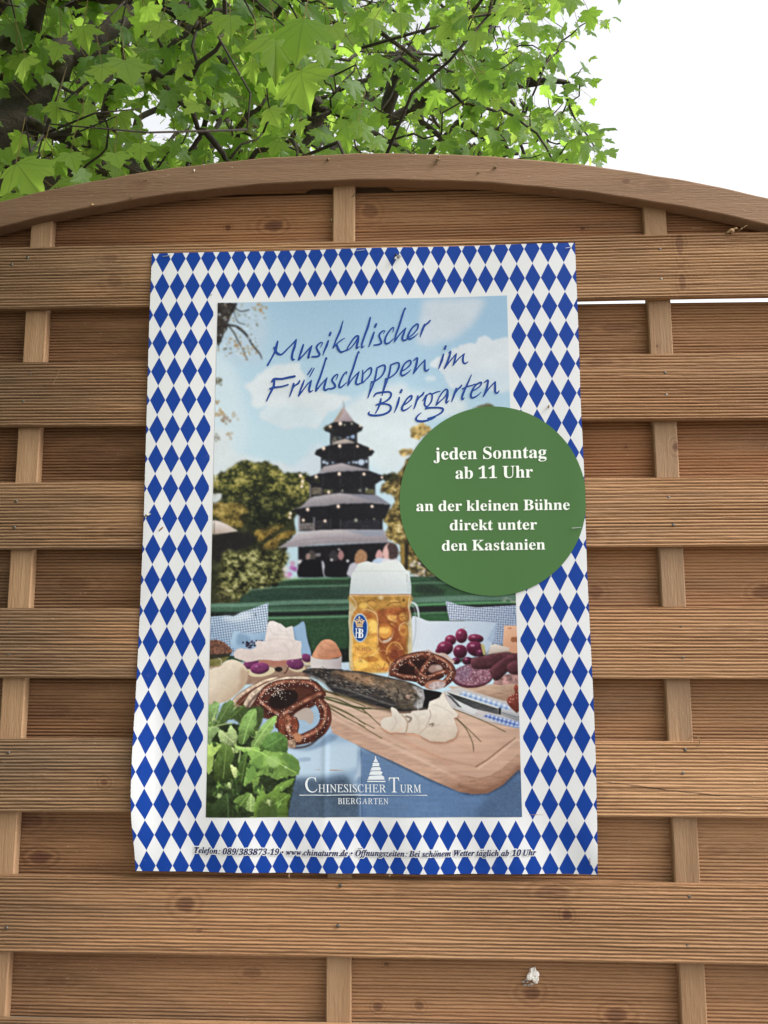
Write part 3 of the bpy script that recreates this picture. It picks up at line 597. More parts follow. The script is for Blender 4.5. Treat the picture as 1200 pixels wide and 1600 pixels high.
# the far part of the picture is out of focus
CAN = np.stack([blurm(CAN[..., q], .75) for q in range(3)], -1)
# cushions
def gingham(mk, s, ang, c):
    a = math.radians(ang); u = (LX * math.cos(a) + LY * math.sin(a)) / s; v = (-LX * math.sin(a) + LY * math.cos(a)) / s
    k = .5 * ((u % 1) < .5) + .5 * ((v % 1) < .5)
    fill(mk, c, .72 * k)
mk = W_(Ee, [(45, 292), (170, 284), (205, 292), (260, 262), (330, 240), (455, 192), (452, 330), (440, 470), (210, 575), (45, 560)], soft=.5)
fill(mk, (204, 216, 230), c2=(160, 180, 204), g=(380, 950, 345, 1010)); gingham(mk, 3.9, -8, (72, 98, 138))
fill(stroke(Ee((362, 270), (366, 290)), .9), (40, 40, 40))
fill(W_(Ee, [(150, 285), (205, 290), (250, 268), (320, 260), (330, 300), (230, 330), (120, 310)], smooth=True, soft=3), (214, 222, 232), .6)
blob(Ee, [(205, 405), (235, 398), (300, 412), (440, 405), (640, 365), (712, 328), (735, 450), (765, 560), (740, 575), (600, 560), (220, 530)], (160, 188, 214), .5, c2=(120, 150, 184), g=(380, 985, 400, 1020))
fill(W_(Ee, [(640, 370), (712, 330), (735, 450), (762, 560), (690, 560), (660, 460)], soft=1), (142, 174, 208), .8)
fill(W_(Ee, [(240, 415), (300, 425), (330, 470), (260, 500), (225, 480)], smooth=True, soft=2), (104, 134, 168), .6)
blob(Ff, [(490, 430), (540, 420), (600, 440), (740, 442), (1020, 448), (1000, 560), (940, 660), (490, 660)], (202, 210, 222), .5, c2=(170, 186, 206), g=(650, 980, 760, 1010))
mk = W_(Ff, [(704, 316), (735, 322), (780, 340), (900, 356), (1150, 342), (1150, 592), (1000, 592), (1020, 450), (900, 440), (728, 436)], soft=.5)
fill(mk, (196, 204, 220), c2=(152, 168, 194), g=(720, 945, 806, 1000)); gingham(mk, 3.7, 4, (78, 96, 130))
fill(W_(Ff, [(960, 560), (1020, 450), (1010, 580)], soft=1), (150, 168, 196), .9)
fill(W_(Ff, [(880, 640), (960, 640), (1000, 590), (1145, 590), (1145, 700), (880, 700)], soft=1.5), (70, 72, 84), .5)

# table cloth
fill(W_(G, [(60, 200), (900, 100), (2320, 260), (2320, 1010), (50, 1010)], soft=1.5), (150, 176, 202), c2=(86, 118, 156), g=(520, 1160, 760, 1280), tex=n_w, ta=.05)
fill(W_(G, [(620, 520), (760, 500), (1160, 460), (1175, 560), (1160, 640), (900, 690), (700, 720), (600, 700)], smooth=True, soft=4), (176, 198, 218), .95)
fill(W_(G, [(560, 770), (700, 720), (900, 722), (1050, 700), (1100, 760), (1160, 860), (1170, 1010), (560, 1010)], smooth=True, soft=5), (66, 84, 106), .92, tex=n_m, ta=.1)
fill(W_(G, [(720, 575), (800, 570), (800, 595), (720, 600)], smooth=True, soft=1), (140, 162, 188), .8)
fill(W_(H, [(0, 480), (130, 540), (420, 680), (760, 800), (900, 800), (1130, 640), (1140, 970), (0, 970)], soft=3), (84, 114, 156), .85, tex=n_w, ta=.05)
fill(W_(H, [(900, 800), (1140, 660), (1140, 970), (800, 970)], soft=6), (70, 92, 124), .8)
fill(stroke(H((8, 475), (10, 700), (12, 960)), 1.0), (190, 206, 224), .45); fill(stroke(H((17, 490), (20, 700), (22, 960)), 1.4), (64, 88, 122), .5)
fill(W_(G, [(1120, 740), (1150, 640), (1168, 560), (1172, 700)], soft=2), (190, 206, 222), .7)

# things at the back of the table, left
fill(W_(Ee, [(45, 640), (300, 630), (760, 640), (790, 700), (700, 760), (330, 780), (45, 780)], soft=1), (150, 120, 102), tex=n_h, ta=.15)
fill(W_(Ee, [(740, 655), (1040, 640), (1040, 720), (740, 720)], soft=1.2), (150, 172, 194), .9); fill(W_(Ee, [(985, 628), (1040, 622), (1040, 668), (985, 676)], soft=.5), (186, 206, 222))
fill(W_(Ee, [(45, 575), (180, 565), (160, 600), (110, 645), (45, 650)], soft=.7), (112, 108, 62), tex=n_m, ta=.4)
fill(W_(Ee, [(45, 462), (90, 458), (140, 475), (200, 535), (188, 560), (100, 572), (45, 575)], soft=.6, rough=.5), (112, 76, 62), tex=n_f, ta=.5)
fill(W_(Ee, [(45, 565), (185, 555), (180, 575), (110, 590), (45, 600)], soft=.6), (48, 46, 38), .9)
for k in range(26): fill(ell(Ee((325 + rng.normal() * 22, 494 + rng.normal() * 18))[0], 1.6, 1.4, 0, .35), [(36, 30, 48), (58, 44, 70), (24, 22, 34), (92, 80, 104)][k % 4])
for k in range(3): fill(ell(Ee((370 + 20 * k, 466))[0], 1.5, 1.3, 0, .35), (50, 40, 60))
SH = [(450, 345), (462, 325), (490, 322), (550, 345), (580, 372), (630, 358), (640, 420), (648, 462), (690, 470), (697, 500), (690, 540), (700, 590), (640, 600), (520, 610), (400, 602), (360, 612), (300, 620), (215, 590), (205, 560), (225, 530), (260, 520), (330, 530), (370, 510), (362, 478), (380, 465), (430, 470)]
fill(W_(Ee, [(400, 600), (640, 590), (650, 640), (430, 645)], smooth=True, soft=.7), (168, 110, 96))
for (x, y, rx, ry, rt) in ((730, 590, 40, 30, 20), (330, 632, 56, 36, -20), (650, 632, 64, 42, 12)):
    fill(ell(Ee((x + 6, y + 22))[0], rx / 4.4, ry / 5.4, rt, .5), (196, 180, 150)); fill(ell(Ee((x, y))[0], rx / 4.615, ry / 4.615, rt, .4), (108, 48, 92), rel=.8, rr=3)
fill(W_(Ee, SH, soft=.45, rough=.25, rs=3), (222, 214, 214), c2=(206, 190, 186), g=(430, 975, 425, 1030), tex=n_m, ta=.05)
for pts in ([(455, 360), (500, 420), (580, 420)], [(440, 470), (520, 450), (640, 470)], [(580, 380), (600, 440), (640, 470)], [(380, 520), (440, 560), (560, 540)], [(520, 345), (540, 390), (600, 400)], [(330, 535), (350, 570), (340, 610)], [(560, 480), (600, 530), (610, 590)]):
    fill(stroke(Ee(*pts), 1.3, soft=.8), (186, 168, 166), .45)
fill(ell(Ee((408, 690))[0], 21, 7.5, -8, .5), (202, 188, 156)); fill(ell(Ee((395, 665))[0], 15, 9, -6, .4), (112, 48, 94), rel=.9, rr=3)
for (x, y) in ((372, 650), (310, 615), (628, 612)): fill(ell(Ee((x, y))[0], 2.4, 1.1, -20, .5), (200, 160, 186), .55)
fill(ell(Ee((530, 672))[0], 6, 4, 0, .6), (44, 34, 36)); fill(stroke(Ee((600, 655), (585, 690), (570, 700)), 2), (90, 50, 46))
blob(Ee, [(195, 602), (235, 610), (280, 640), (306, 690), (300, 760), (250, 830), (180, 890), (100, 920), (38, 925), (38, 690), (110, 650), (150, 612)], (214, 200, 182), .5, c2=(176, 152, 128), g=(340, 1060, 372, 1095), tex=n_m, ta=.05)
fill(W_(Ee, [(260, 660), (306, 700), (298, 770), (240, 840), (255, 760)], smooth=True, soft=2), (168, 140, 116), .6)
fill(stroke(Ee((95, 590), (120, 610), (115, 635)), .8), (210, 200, 190))
fill(W_(Ee, [(760, 572), (800, 588), (880, 600), (960, 592), (988, 572), (982, 668), (870, 680), (762, 668)], soft=.4), (204, 196, 196), c2=(172, 160, 164), g=(500, 1030, 532, 1034))
blob(Ee, [(776, 585), (790, 535), (838, 470), (890, 455), (938, 478), (970, 530), (984, 575), (930, 592), (870, 602)], (212, 152, 118), .5, c2=(176, 112, 84), g=(508, 1005, 528, 1028), tex=n_m, ta=.12)
for pts in ([(820, 500), (880, 540), (960, 530)], [(800, 560), (860, 585), (960, 575)], [(860, 470), (900, 500), (950, 500)]): fill(stroke(Ee(*pts), 1.2, soft=.6), (168, 106, 80), .5)

# beer mug
fill(stroke(M((890, 650), (950, 670), (985, 760), (992, 900), (985, 1080), (955, 1200), (905, 1280)), [3, 3.4, 3, 3.2, 3, 3.2, 2.6], soft=.5), (196, 204, 212), .9)
fill(stroke(M((905, 690), (940, 730), (955, 860), (950, 1050), (915, 1200)), 2.2, soft=.6), (150, 162, 170), .6); fill(stroke(M((915, 735), (940, 725), (958, 770)), 1.6), (60, 48, 46), .8)
MB = [(128, 545), (895, 545), (905, 640), (880, 720), (900, 800), (908, 1000), (912, 1200), (905, 1330), (860, 1420), (600, 1530), (180, 1530), (130, 1480), (120, 1300), (128, 1100), (115, 900), (122, 700)]
fill(W_(M, MB, soft=.4), (186, 170, 132), tex=n_m, ta=.12)
fill(W_(M, [(150, 562), (880, 562), (860, 700), (868, 800), (850, 900), (868, 1050), (850, 1200), (858, 1330), (620, 1510), (190, 1510), (150, 1400), (175, 1250), (165, 1000), (150, 850), (200, 720)], soft=.7), (184, 128, 58), c2=(150, 84, 42), g=(560, 935, 625, 1020), tex=n_m, ta=.18)
fill(W_(M, [(150, 565), (880, 565), (840, 690), (760, 740), (600, 760), (480, 740), (280, 735), (200, 700)], smooth=True, soft=1.6), (172, 128, 58), .9, tex=n_m, ta=.2)
fill(W_(M, [(170, 900), (300, 860), (470, 880), (480, 1060), (480, 1200), (520, 1340), (620, 1500), (190, 1510), (150, 1300)], smooth=True, soft=2.5), (228, 172, 76), .92, tex=n_m, ta=.25)
fill(W_(M, [(500, 740), (860, 720), (850, 900), (700, 900), (680, 1050), (560, 1180), (520, 1290), (500, 1180), (480, 900)], smooth=True, soft=1.6), (146, 78, 42), .85, tex=n_m, ta=.25)
fill(W_(M, [(690, 900), (770, 1000), (760, 1130), (620, 1180), (560, 1300), (520, 1250), (560, 1170), (680, 1080)], smooth=True, soft=1.4), (140, 70, 40), .85)
for (x, y, rx, ry, c, a) in ((570, 1010, 90, 90, (222, 152, 66), .9), (560, 1000, 66, 40, (244, 196, 96), .85), (560, 930, 70, 24, (176, 104, 50), .8), (710, 1290, 80, 92, (140, 72, 46), .9), (690, 1300, 46, 60, (122, 58, 40), .8), (800, 1000, 52, 70, (216, 150, 72), .8), (800, 1005, 34, 40, (160, 90, 44), .8), (660, 840, 60, 34, (232, 178, 92), .75), (790, 830, 40, 50, (216, 166, 80), .7), (420, 960, 56, 90, (244, 206, 108), .8), (300, 1260, 110, 40, (232, 164, 78), .7), (400, 1360, 90, 36, (180, 112, 46), .8), (270, 1420, 90, 60, (246, 204, 96), .8), (540, 1430, 70, 50, (240, 186, 86), .8), (340, 820, 80, 40, (168, 92, 46), .8), (300, 690, 50, 40, (238, 196, 92), .7), (420, 660, 70, 26, (206, 154, 74), .8), (690, 660, 90, 26, (200, 150, 72), .8), (440, 1050, 60, 20, (196, 120, 56), .6), (600, 1480, 120, 20, (186, 110, 60), .7)):
    fill(ell(M((x, y))[0], rx / 8, ry / 8, 0, 1.0), c, a)
for pts, w, c in (([(280, 745), (380, 745), (470, 820), (480, 1000), (475, 1180)], [1, 1.4, 1.4, 1, .8], (236, 206, 160)), ([(485, 940), (500, 1100), (560, 1150), (640, 1110), (678, 1010)], [1, 1.6, 2.2, 1.6, .8], (206, 176, 140)), ([(555, 1135), (610, 1120), (640, 1095)], 2.6, (214, 206, 196)), ([(590, 1290), (600, 1220), (660, 1150), (740, 1160), (790, 1230)], 1.8, (226, 168, 96)), ([(600, 1330), (640, 1390), (720, 1395), (780, 1340)], 1.6, (214, 150, 80)), ([(745, 1000), (760, 940), (820, 900), (850, 920)], 1.4, (226, 200, 150)), ([(600, 690), (660, 650), (770, 655)], 1.1, (96, 62, 34)), ([(340, 640), (400, 620), (480, 660)], 1.0, (110, 70, 36)), ([(605, 830), (650, 870), (710, 880)], 1.2, (246, 206, 140)), ([(490, 930), (490, 1090)], 1.1, (100, 56, 36)), ([(180, 1400), (240, 1350), (320, 1400)], 1.2, (246, 220, 150)), ([(380, 1330), (440, 1290), (500, 1220)], 1.2, (246, 214, 150)), ([(640, 1400), (620, 1480), (600, 1520)], 1.2, (226, 200, 180)), ([(330, 660), (420, 740), (480, 800)], 1, (232, 196, 130))):
    fill(stroke(M(*pts), w, soft=.5), c, .8)
for k in range(60):
    x, y = rng.uniform(180, 840), rng.uniform(600, 1480)
    fill(stroke(M((x, y), (x + rng.normal() * 30, y + rng.normal() * 16), (x + rng.normal() * 50, y + rng.normal() * 40)), rng.uniform(.6, 1.4), soft=.4), [(250, 216, 130), (120, 62, 34), (232, 170, 80)][k % 3], rng.uniform(.25, .6))
for pts in ([(140, 570), (200, 640), (210, 720), (180, 740)], [(132, 760), (126, 900), (138, 1080), (130, 1300), (150, 1460)], [(880, 580), (862, 700), (880, 800), (895, 1000), (890, 1300)], [(160, 1100), (150, 1300), (170, 1480)]):
    fill(stroke(M(*pts), 1.8, soft=.6), (206, 200, 178), .6)
fill(W_(M, [(836, 760), (852, 800), (846, 960), (862, 1100), (842, 1300), (852, 1340), (820, 1350), (836, 1100), (822, 900)], smooth=True, soft=1.2), (150, 130, 60), .6)
fill(W_(M, [(128, 548), (140, 420), (150, 300), (190, 250), (240, 165), (300, 148), (350, 140), (400, 150), (480, 162), (540, 148), (620, 126), (700, 128), (750, 138), (785, 180), (830, 240), (865, 265), (885, 340), (898, 450), (896, 545), (500, 552)], soft=.4), (214, 219, 219), c2=(188, 198, 204), g=(556, 880, 552, 930), tex=n_l, ta=.03)
fill(stroke(M((160, 262), (300, 258), (600, 258), (850, 262)), 1.1, soft=.6), (186, 192, 192), .7); fill(W_(M, [(860, 300), (892, 400), (892, 540), (850, 545)], soft=1.5), (170, 184, 192), .6); fill(W_(M, [(130, 540), (145, 400), (165, 420), (160, 540)], soft=1.2), (186, 196, 200), .6)
fill(stroke(M((130, 551), (500, 553), (895, 551)), 1.1, soft=.3), (186, 120, 86), .9); fill(stroke(M((135, 566), (500, 570), (885, 566)), 1.0, soft=.3), (224, 196, 160), .8)
fill(ell(M((805, 620))[0], 2, 2.4, 20, .4), (70, 60, 30), .8); fill(ell(M((520, 590))[0], 4, 3, 0, .8), (226, 214, 186), .6)
for y in range(300, 410, 22): fill(ell(M((845, y))[0], .8, .8, 0, .3), (120, 128, 132), .8)
fill(ell(M((262, 972))[0], 13.2, 23.4, 0, .4), (150, 120, 60), .5); fill(ell(M((260, 966))[0], 12.4, 22.6, 0, .3), (206, 214, 222)); fill(ell(M((260, 967))[0], 11.0, 20.8, 0, .3), (18, 74, 150))
CR = [(188, 880), (205, 905), (215, 958), (288, 958), (298, 905), (314, 880), (290, 872), (275, 885), (262, 862), (250, 850), (240, 862), (228, 885), (212, 872)]
fill(W_(M, CR, soft=.25), (206, 176, 136)); fill(ell(M((250, 838))[0], 1.3, 1.6, 0, .25), (214, 190, 150)); fill(stroke(M((250, 815), (250, 838)), .9, soft=.2), (220, 206, 180))
for (x, y) in ((196, 876), (222, 862), (280, 862), (306, 876)): fill(ell(M((x, y))[0], 1.1, 1.1, 0, .25), (216, 192, 156))
for (x, y) in ((232, 905), (252, 898), (272, 905)): fill(ell(M((x, y))[0], 1.0, 1.5, 0, .25), (40, 60, 110))
fill(stroke(M((212, 935), (290, 935)), .9, soft=.2), (120, 96, 80), .7)

# things at the back of the table, right
fill(W_(Ff, [(1070, 470), (1155, 468), (1158, 650), (1060, 622)], soft=.4), (218, 172, 142), c2=(196, 142, 112), g=(788, 980, 806, 1010)); fill(ell(Ff((1127, 556))[0], 4, 4.4, 0, .4), (150, 92, 62)); fill(ell(Ff((1105, 486))[0], 3, 1.4, 0, .4), (180, 120, 88))
fill(W_(Ff, [(985, 592), (1015, 584), (1104, 608), (1096, 640), (968, 648)], soft=.4), (216, 206, 200), c2=(176, 160, 150), g=(780, 1005, 782, 1020)); fill(stroke(Ff((990, 646), (1095, 632)), 2), (120, 84, 74), .8)
for (x, y, rx, ry, rt) in ((665, 628, 26, 20, 0), (735, 560, 36, 33, 0), (840, 690, 32, 26, 0), (770, 690, 28, 22, 0), (700, 610, 52, 44, -10), (803, 533, 38, 46, 0), (892, 550, 50, 28, 5), (795, 632, 44, 44, 0), (890, 614, 58, 46, 20), (925, 640, 30, 26, 0)):
    fill(ell(Ff((x, y))[0], rx / 4, ry / 4, rt, .35), (112, 36, 66), c2=(72, 22, 48), g=(700, 985, 714, 1034), rel=1.2, rr=4); fill(ell(Ff((x - rx * .3, y - ry * .45))[0], rx / 15, ry / 22, 0, .5), (206, 150, 176), .6)
fill(stroke(Ff((812, 492), (825, 478)), .8), (170, 120, 110)); fill(W_(Ff, [(925, 585), (945, 590), (955, 640), (940, 650)], smooth=True, soft=.5), (176, 170, 110), .9)
fill(W_(Ff, [(720, 850), (860, 850), (1000, 835), (1160, 800), (1165, 935), (1060, 945), (900, 925), (770, 885)], soft=.5), (194, 164, 142), c2=(160, 128, 108), g=(740, 1075, 745, 1095), tex=n_h, ta=.12)
fill(ell(Ff((872, 786))[0], 33, 18.4, -4, .4), (84, 42, 54)); mk = ell(Ff((876, 776))[0], 31.5, 17, -4, .4); fill(mk, (128, 80, 98), tex=n_f, ta=.25)
for k in range(170):
    a, rr_ = rng.uniform(0, 6.28), math.sqrt(rng.random()) * .93
    fill(ell(Ff((876 + 124 * rr_ * math.cos(a), 776 + 66 * rr_ * math.sin(a) - 6 * rr_ * math.cos(a)))[0], rng.uniform(.5, 1.5), rng.uniform(.4, 1.0), rng.uniform(0, 180), .3), (206, 180, 190), rng.uniform(.4, .85))
fill(W_(Ff, [(765, 760), (800, 735), (860, 728), (855, 790), (790, 815)], smooth=True, soft=3), (110, 96, 124), .45)
fill(W_(Ff, [(1010, 810), (1090, 770), (1155, 775), (1155, 830), (1040, 842), (1000, 835)], soft=.6), (150, 112, 110), tex=n_c, ta=.4)
for pts in ([(862, 690), (885, 670), (1060, 638), (1095, 640), (1105, 668), (1090, 690), (1000, 735), (900, 742), (868, 728)], [(985, 735), (1100, 650), (1135, 642), (1155, 655), (1155, 690), (1090, 760), (1040, 805), (1010, 812), (990, 780)], [(1088, 722), (1110, 700), (1155, 690), (1155, 772), (1100, 765)]):
    mk = W_(Ff, pts, smooth=True, soft=.4); fill(mk, (78, 42, 50), tex=n_m, ta=.25, rel=1.0, rr=4)
# paper and small pretzel
fill(W_(Ff, [(500, 640), (560, 625), (600, 620), (640, 640), (700, 640), (760, 690), (750, 730), (640, 740), (480, 720), (360, 730), (380, 700)], soft=.5, rough=.4), (186, 160, 150), tex=n_m, ta=.1)
BR, BL_, BD = (104, 54, 42), (166, 108, 84), (44, 24, 24)
def dough(pts, w, salt=20, c=BR, lightc=BL_):
    fill(stroke(pts, np.array(w) * 1.08, soft=.4), BD, .9); fill(stroke(pts, w, soft=.5), c, tex=n_m, ta=.25)
    p = spl(pts, False); lo = [(x + .5, y + np.mean(w) * .26) for x, y in p]; hi = [(x - .4, y - np.mean(w) * .22) for x, y in p]
    fill(stroke(lo, np.array(w) * .4, soft=1.2, smooth=False), BD, .55, tex=n_c, ta=.3); fill(stroke(hi, np.array(w) * .26, soft=.9, smooth=False), lightc, .8, tex=n_c, ta=.5)
    fill(stroke(hi, np.array(w) * .09, soft=.5, smooth=False), (214, 176, 154), np.clip(n_m * 2.4 - 1.0, 0, .8))
    for k in range(salt):
        x, y = p[rng.integers(len(p))]; s = np.mean(w) * .3
        fill(ell((x + rng.normal() * s, y + rng.normal() * s), rng.uniform(.45, .9), rng.uniform(.4, .7), rng.uniform(0, 180), .2), (222, 206, 192), .9)
fill(ell(Ff((560, 745))[0], 40, 20, 0, .6), BD)
fill(ell(Ff((640, 740))[0], 12, 7, 0, .8), (150, 120, 112))
dough(Ff((372, 770), (400, 712), (450, 680), (520, 660), (580, 655)), [9, 12, 12, 12, 11], 40)
dough(Ff((590, 655), (680, 690), (735, 740), (735, 790), (690, 835)), [10, 12, 13, 12, 9], 26)
dough(Ff((380, 770), (440, 790), (520, 800), (580, 830)), [8, 9, 9, 9], 20)
dough(Ff((620, 665), (570, 740), (540, 800), (560, 830)), [8, 11, 10, 8], 26)
dough(Ff((700, 760), (640, 780), (590, 800), (540, 770), (480, 700)), [8, 10, 10, 8, 6], 22)
fill(ell(Ff((640, 838))[0], 17, 7.5, -8, .4), (168, 116, 96)); fill(ell(Ff((650, 842))[0], 13, 6, -8, .4), (176, 160, 160), tex=n_f, ta=.25)
fill(ell(Ff((480, 745))[0], 9, 5, -20, .8), (44, 26, 26)); fill(ell(Ff((660, 730))[0], 5, 4, 0, .8), (190, 170, 160), .6)
# blue checked napkin, knife, second board edge
fill(W_(Ff, [(690, 878), (740, 880), (1165, 1005), (1165, 1045), (760, 1045)], soft=.6), (176, 182, 194))
fill(W_(H, [(560, 100), (700, 60), (1120, 190), (1120, 340), (900, 300), (620, 190)], soft=.6), (182, 178, 180), tex=n_m, ta=.06)
mk = W_(H, [(690, 118), (730, 88), (1040, 185), (1060, 215), (1000, 225)], soft=.5); fill(mk, (196, 206, 220)); gingham(mk, 8.4, 18, (84, 120, 182))
mk = W_(H, [(865, 262), (900, 245), (1125, 305), (1125, 345), (1030, 325)], soft=.5); fill(mk, (170, 184, 214)); gingham(mk, 6.6, 16, (34, 62, 150))
fill(W_(H, [(600, 92), (640, 96), (830, 225), (800, 245), (690, 200)], soft=.5), (196, 198, 202)); fill(W_(H, [(612, 112), (640, 118), (720, 205), (690, 195)], soft=.5), (58, 60, 64), .85)
fill(W_(H, [(610, 92), (700, 118), (970, 205), (968, 250), (800, 208), (680, 150)], soft=.4), (56, 58, 62), c2=(84, 84, 86), g=(720, 1090, 780, 1112), tex=n_h, ta=.25)
fill(W_(H, [(590, 84), (700, 112), (968, 198), (968, 208), (700, 122)], soft=.35), (206, 208, 210)); fill(W_(H, [(972, 202), (992, 206), (990, 252), (970, 248)], soft=.35), (40, 40, 44))
fill(W_(H, [(992, 206), (1120, 240), (1120, 302), (992, 254)], soft=.4), (196, 198, 204), c2=(120, 122, 128), g=(800, 1108, 797, 1124)); fill(stroke(H((995, 236), (1120, 275)), 1.4), (90, 92, 98), .7)

# cutting board
TB = [(0, 160), (-340, 40), (-360, 80), (-300, 160), (-240, 260), (-150, 340), (0, 405), (240, 560), (500, 690), (700, 790), (830, 800), (930, 785), (1010, 735), (1120, 620), (1128, 400), (1120, 352), (900, 300), (640, 200), (300, 160)]
fill(W_(H, [(0, 470), (240, 590), (500, 715), (760, 812), (900, 806), (1020, 745), (1128, 640), (1128, 600), (500, 560), (0, 380)], soft=2.2), (40, 56, 84), .75)
fill(W_(H, [(-240, 200), (-180, 380), (0, 468), (240, 575), (500, 700), (700, 788), (800, 804), (900, 796), (1000, 740), (1128, 615), (1128, 400), (500, 400)], soft=.5), (186, 150, 130), c2=(138, 98, 78), g=(730, 1190, 745, 1245), tex=n_h, ta=.12)
fill(W_(H, [(0, 160), (-360, 30), (-370, 60), (-250, 180), (-120, 280), (0, 330), (200, 420), (400, 520), (600, 615), (740, 672), (830, 690), (920, 672), (1000, 620), (1128, 505), (1128, 352), (900, 300), (640, 200), (300, 130)], soft=.6), (202, 172, 152), c2=(186, 150, 130), g=(640, 1100, 660, 1200), tex=n_w, ta=.1)
fill(W_(H, [(-240, 250), (0, 370), (400, 560), (740, 720), (700, 700), (400, 530), (0, 350), (-240, 220)], soft=1.5), (214, 184, 164), .6)
fill(stroke(H((700, 745), (820, 785), (920, 770), (1010, 715), (1128, 600)), 6, soft=2), (122, 84, 66), .55)
fill(stroke(H((400, 478), (600, 560), (790, 606), (815, 612)), [1, 1.6, 2, 2], soft=.9), (164, 120, 98), .7); fill(stroke(H((815, 612), (900, 560), (1000, 480), (1090, 412)), [2.2, 2, 1.8, 1.4], soft=.5), (128, 88, 68), .9)
fill(stroke(H((830, 625), (920, 565), (1010, 495), (1098, 425)), 1.8, soft=.8), (218, 190, 170), .8); fill(stroke(H((240, 400), (450, 500), (640, 600)), 5, soft=2), (188, 136, 112), .5)
for k in range(26):
    t = rng.random(); x, y = 100 + 800 * t + rng.normal() * 80, 300 + 260 * t + rng.normal() * 60
    fill(stroke(H((x, y), (x + 90, y + 38), (x + 170, y + 84)), .8, soft=.8), (176, 128, 104), .3)

# fish
FS = [(195, 690), (230, 700), (270, 665), (400, 672), (520, 680), (660, 735)]
fi = Ee((700, 690), (770, 664), (900, 668), (1000, 672)) + Ff((60, 748), (180, 755), (300, 782), (440, 812), (520, 840), (570, 865), (680, 890), (640, 940), (600, 985), (530, 996), (430, 1005), (330, 985), (200, 948), (80, 905), (0, 885)) + Ee((1060, 915), (960, 855), (890, 800), (850, 750), (780, 715))
fill(poly([(x + 1.5, y + 5) for x, y in fi], smooth=True, soft=2), (70, 52, 44), .7)
mk = poly(fi, smooth=True, soft=.4); fill(mk, (66, 60, 58), c2=(50, 48, 50), g=(560, 1050, 548, 1085), tex=n_h, ta=.5)
fill(W_(Ff, [(0, 760), (150, 765), (320, 800), (440, 822), (500, 850), (420, 880), (250, 850), (100, 820), (0, 800)], smooth=True, soft=2), (146, 116, 88), .75, tex=n_m, ta=.45)
fill(W_(Ee, [(930, 690), (1040, 700), (1200, 730), (1200, 770), (1060, 750)], smooth=True, soft=2), (160, 122, 92), .75, tex=n_m, ta=.4)
for k in range(120):
    t = rng.random(); x, y = 540 + 110 * t + rng.normal() * 6, 1068 + 22 * t + rng.normal() * 6
    fill(stroke([(x, y), (x + rng.uniform(2, 6), y + rng.uniform(-1, 3))], rng.uniform(.4, .9), soft=.25, smooth=False), [(170, 164, 156), (34, 32, 34), (120, 100, 80), (190, 184, 176)][k % 4], rng.uniform(.3, .7))
for k in range(60):
    t = rng.random(); x, y = 500 + 60 * t + rng.normal() * 4, 1052 + 20 * t + rng.normal() * 5
    fill(stroke([(x, y), (x + rng.uniform(2, 6), y + rng.uniform(1, 4))], rng.uniform(.4, .8), soft=.25, smooth=False), [(150, 146, 142), (36, 34, 38), (104, 90, 76)][k % 3], rng.uniform(.3, .7))
fill(W_(Ee, [(790, 700), (900, 690), (1000, 720), (1000, 760), (900, 780), (860, 750)], smooth=True, soft=2), (44, 42, 46), .6)
fill(W_(Ff, [(300, 850), (400, 815), (510, 850), (560, 900), (540, 985), (440, 990), (380, 940)], smooth=True, soft=1.6), (104, 92, 80), .75, tex=n_m, ta=.45)
fill(W_(Ff, [(500, 850), (555, 865), (580, 880), (570, 960), (540, 990), (500, 960), (540, 920)], smooth=True, soft=.9), (166, 166, 170), .8, tex=n_c, ta=.3)
fill(W_(Ff, [(565, 866), (680, 888), (650, 930), (600, 985), (560, 975), (575, 920)], soft=.5), (24, 23, 26)); fill(stroke(Ff((530, 945), (532, 1000)), .9), (206, 206, 206), .8)
fill(ell(Ff((468, 914))[0], 6.4, 6, 0, .5), (60, 48, 42)); fill(ell(Ff((468, 912))[0], 4.2, 3.6, 0, .5), (150, 120, 108)); fill(ell(Ff((466, 908))[0], 1.6, 1.2, 0, .4), (216, 200, 194), .8)
fill(stroke(Ff((345, 820), (352, 760), (356, 715)), 1.4), (96, 72, 62), .8)
# glints and dark mottling on the smoked skin
ax_ = np.array(Ee((760, 690)) + Ff((40, 810), (200, 840), (380, 890), (540, 910)))
for k in range(420):
    t = rng.random() ** .9 * (len(ax_) - 1.01); i = int(t); c = ax_[i] * (1 - t + i) + ax_[i + 1] * (t - i); d = ax_[i + 1] - ax_[i]; d = d / np.linalg.norm(d); hgt = 4 + 9 * math.sin(min(1, t / 3.4 + .08) * 2.6)
    u = rng.uniform(-1, 1); q = c + np.array([-d[1], d[0]]) * u * hgt
    cc_ = [(206, 198, 186), (24, 22, 24), (150, 116, 84), (120, 114, 108)][k % 4] if u > -.2 else [(176, 140, 104), (96, 70, 52), (40, 34, 32), (196, 176, 150)][k % 4]
    e = q + d * rng.uniform(1, 4.5) + np.array([0, rng.uniform(-.8, 1.2)]); fill(stroke([q, e], rng.uniform(.4, 1.3), soft=.3, smooth=False), cc_, rng.uniform(.25, .75))
fill(stroke(Ff((0, 852), (120, 880), (260, 930), (400, 975)), [.6, 1.6, 1.8, .8], soft=.8), (190, 186, 180), .5)
fill(stroke(Ff((380, 840), (410, 880), (400, 940), (430, 985)), [.8, 1.6, 1.6, .8], soft=.7), (34, 30, 30), .7)
fill(stroke(Ff((500, 880), (520, 920), (505, 960)), 1.4, soft=.6), (44, 40, 42), .7)
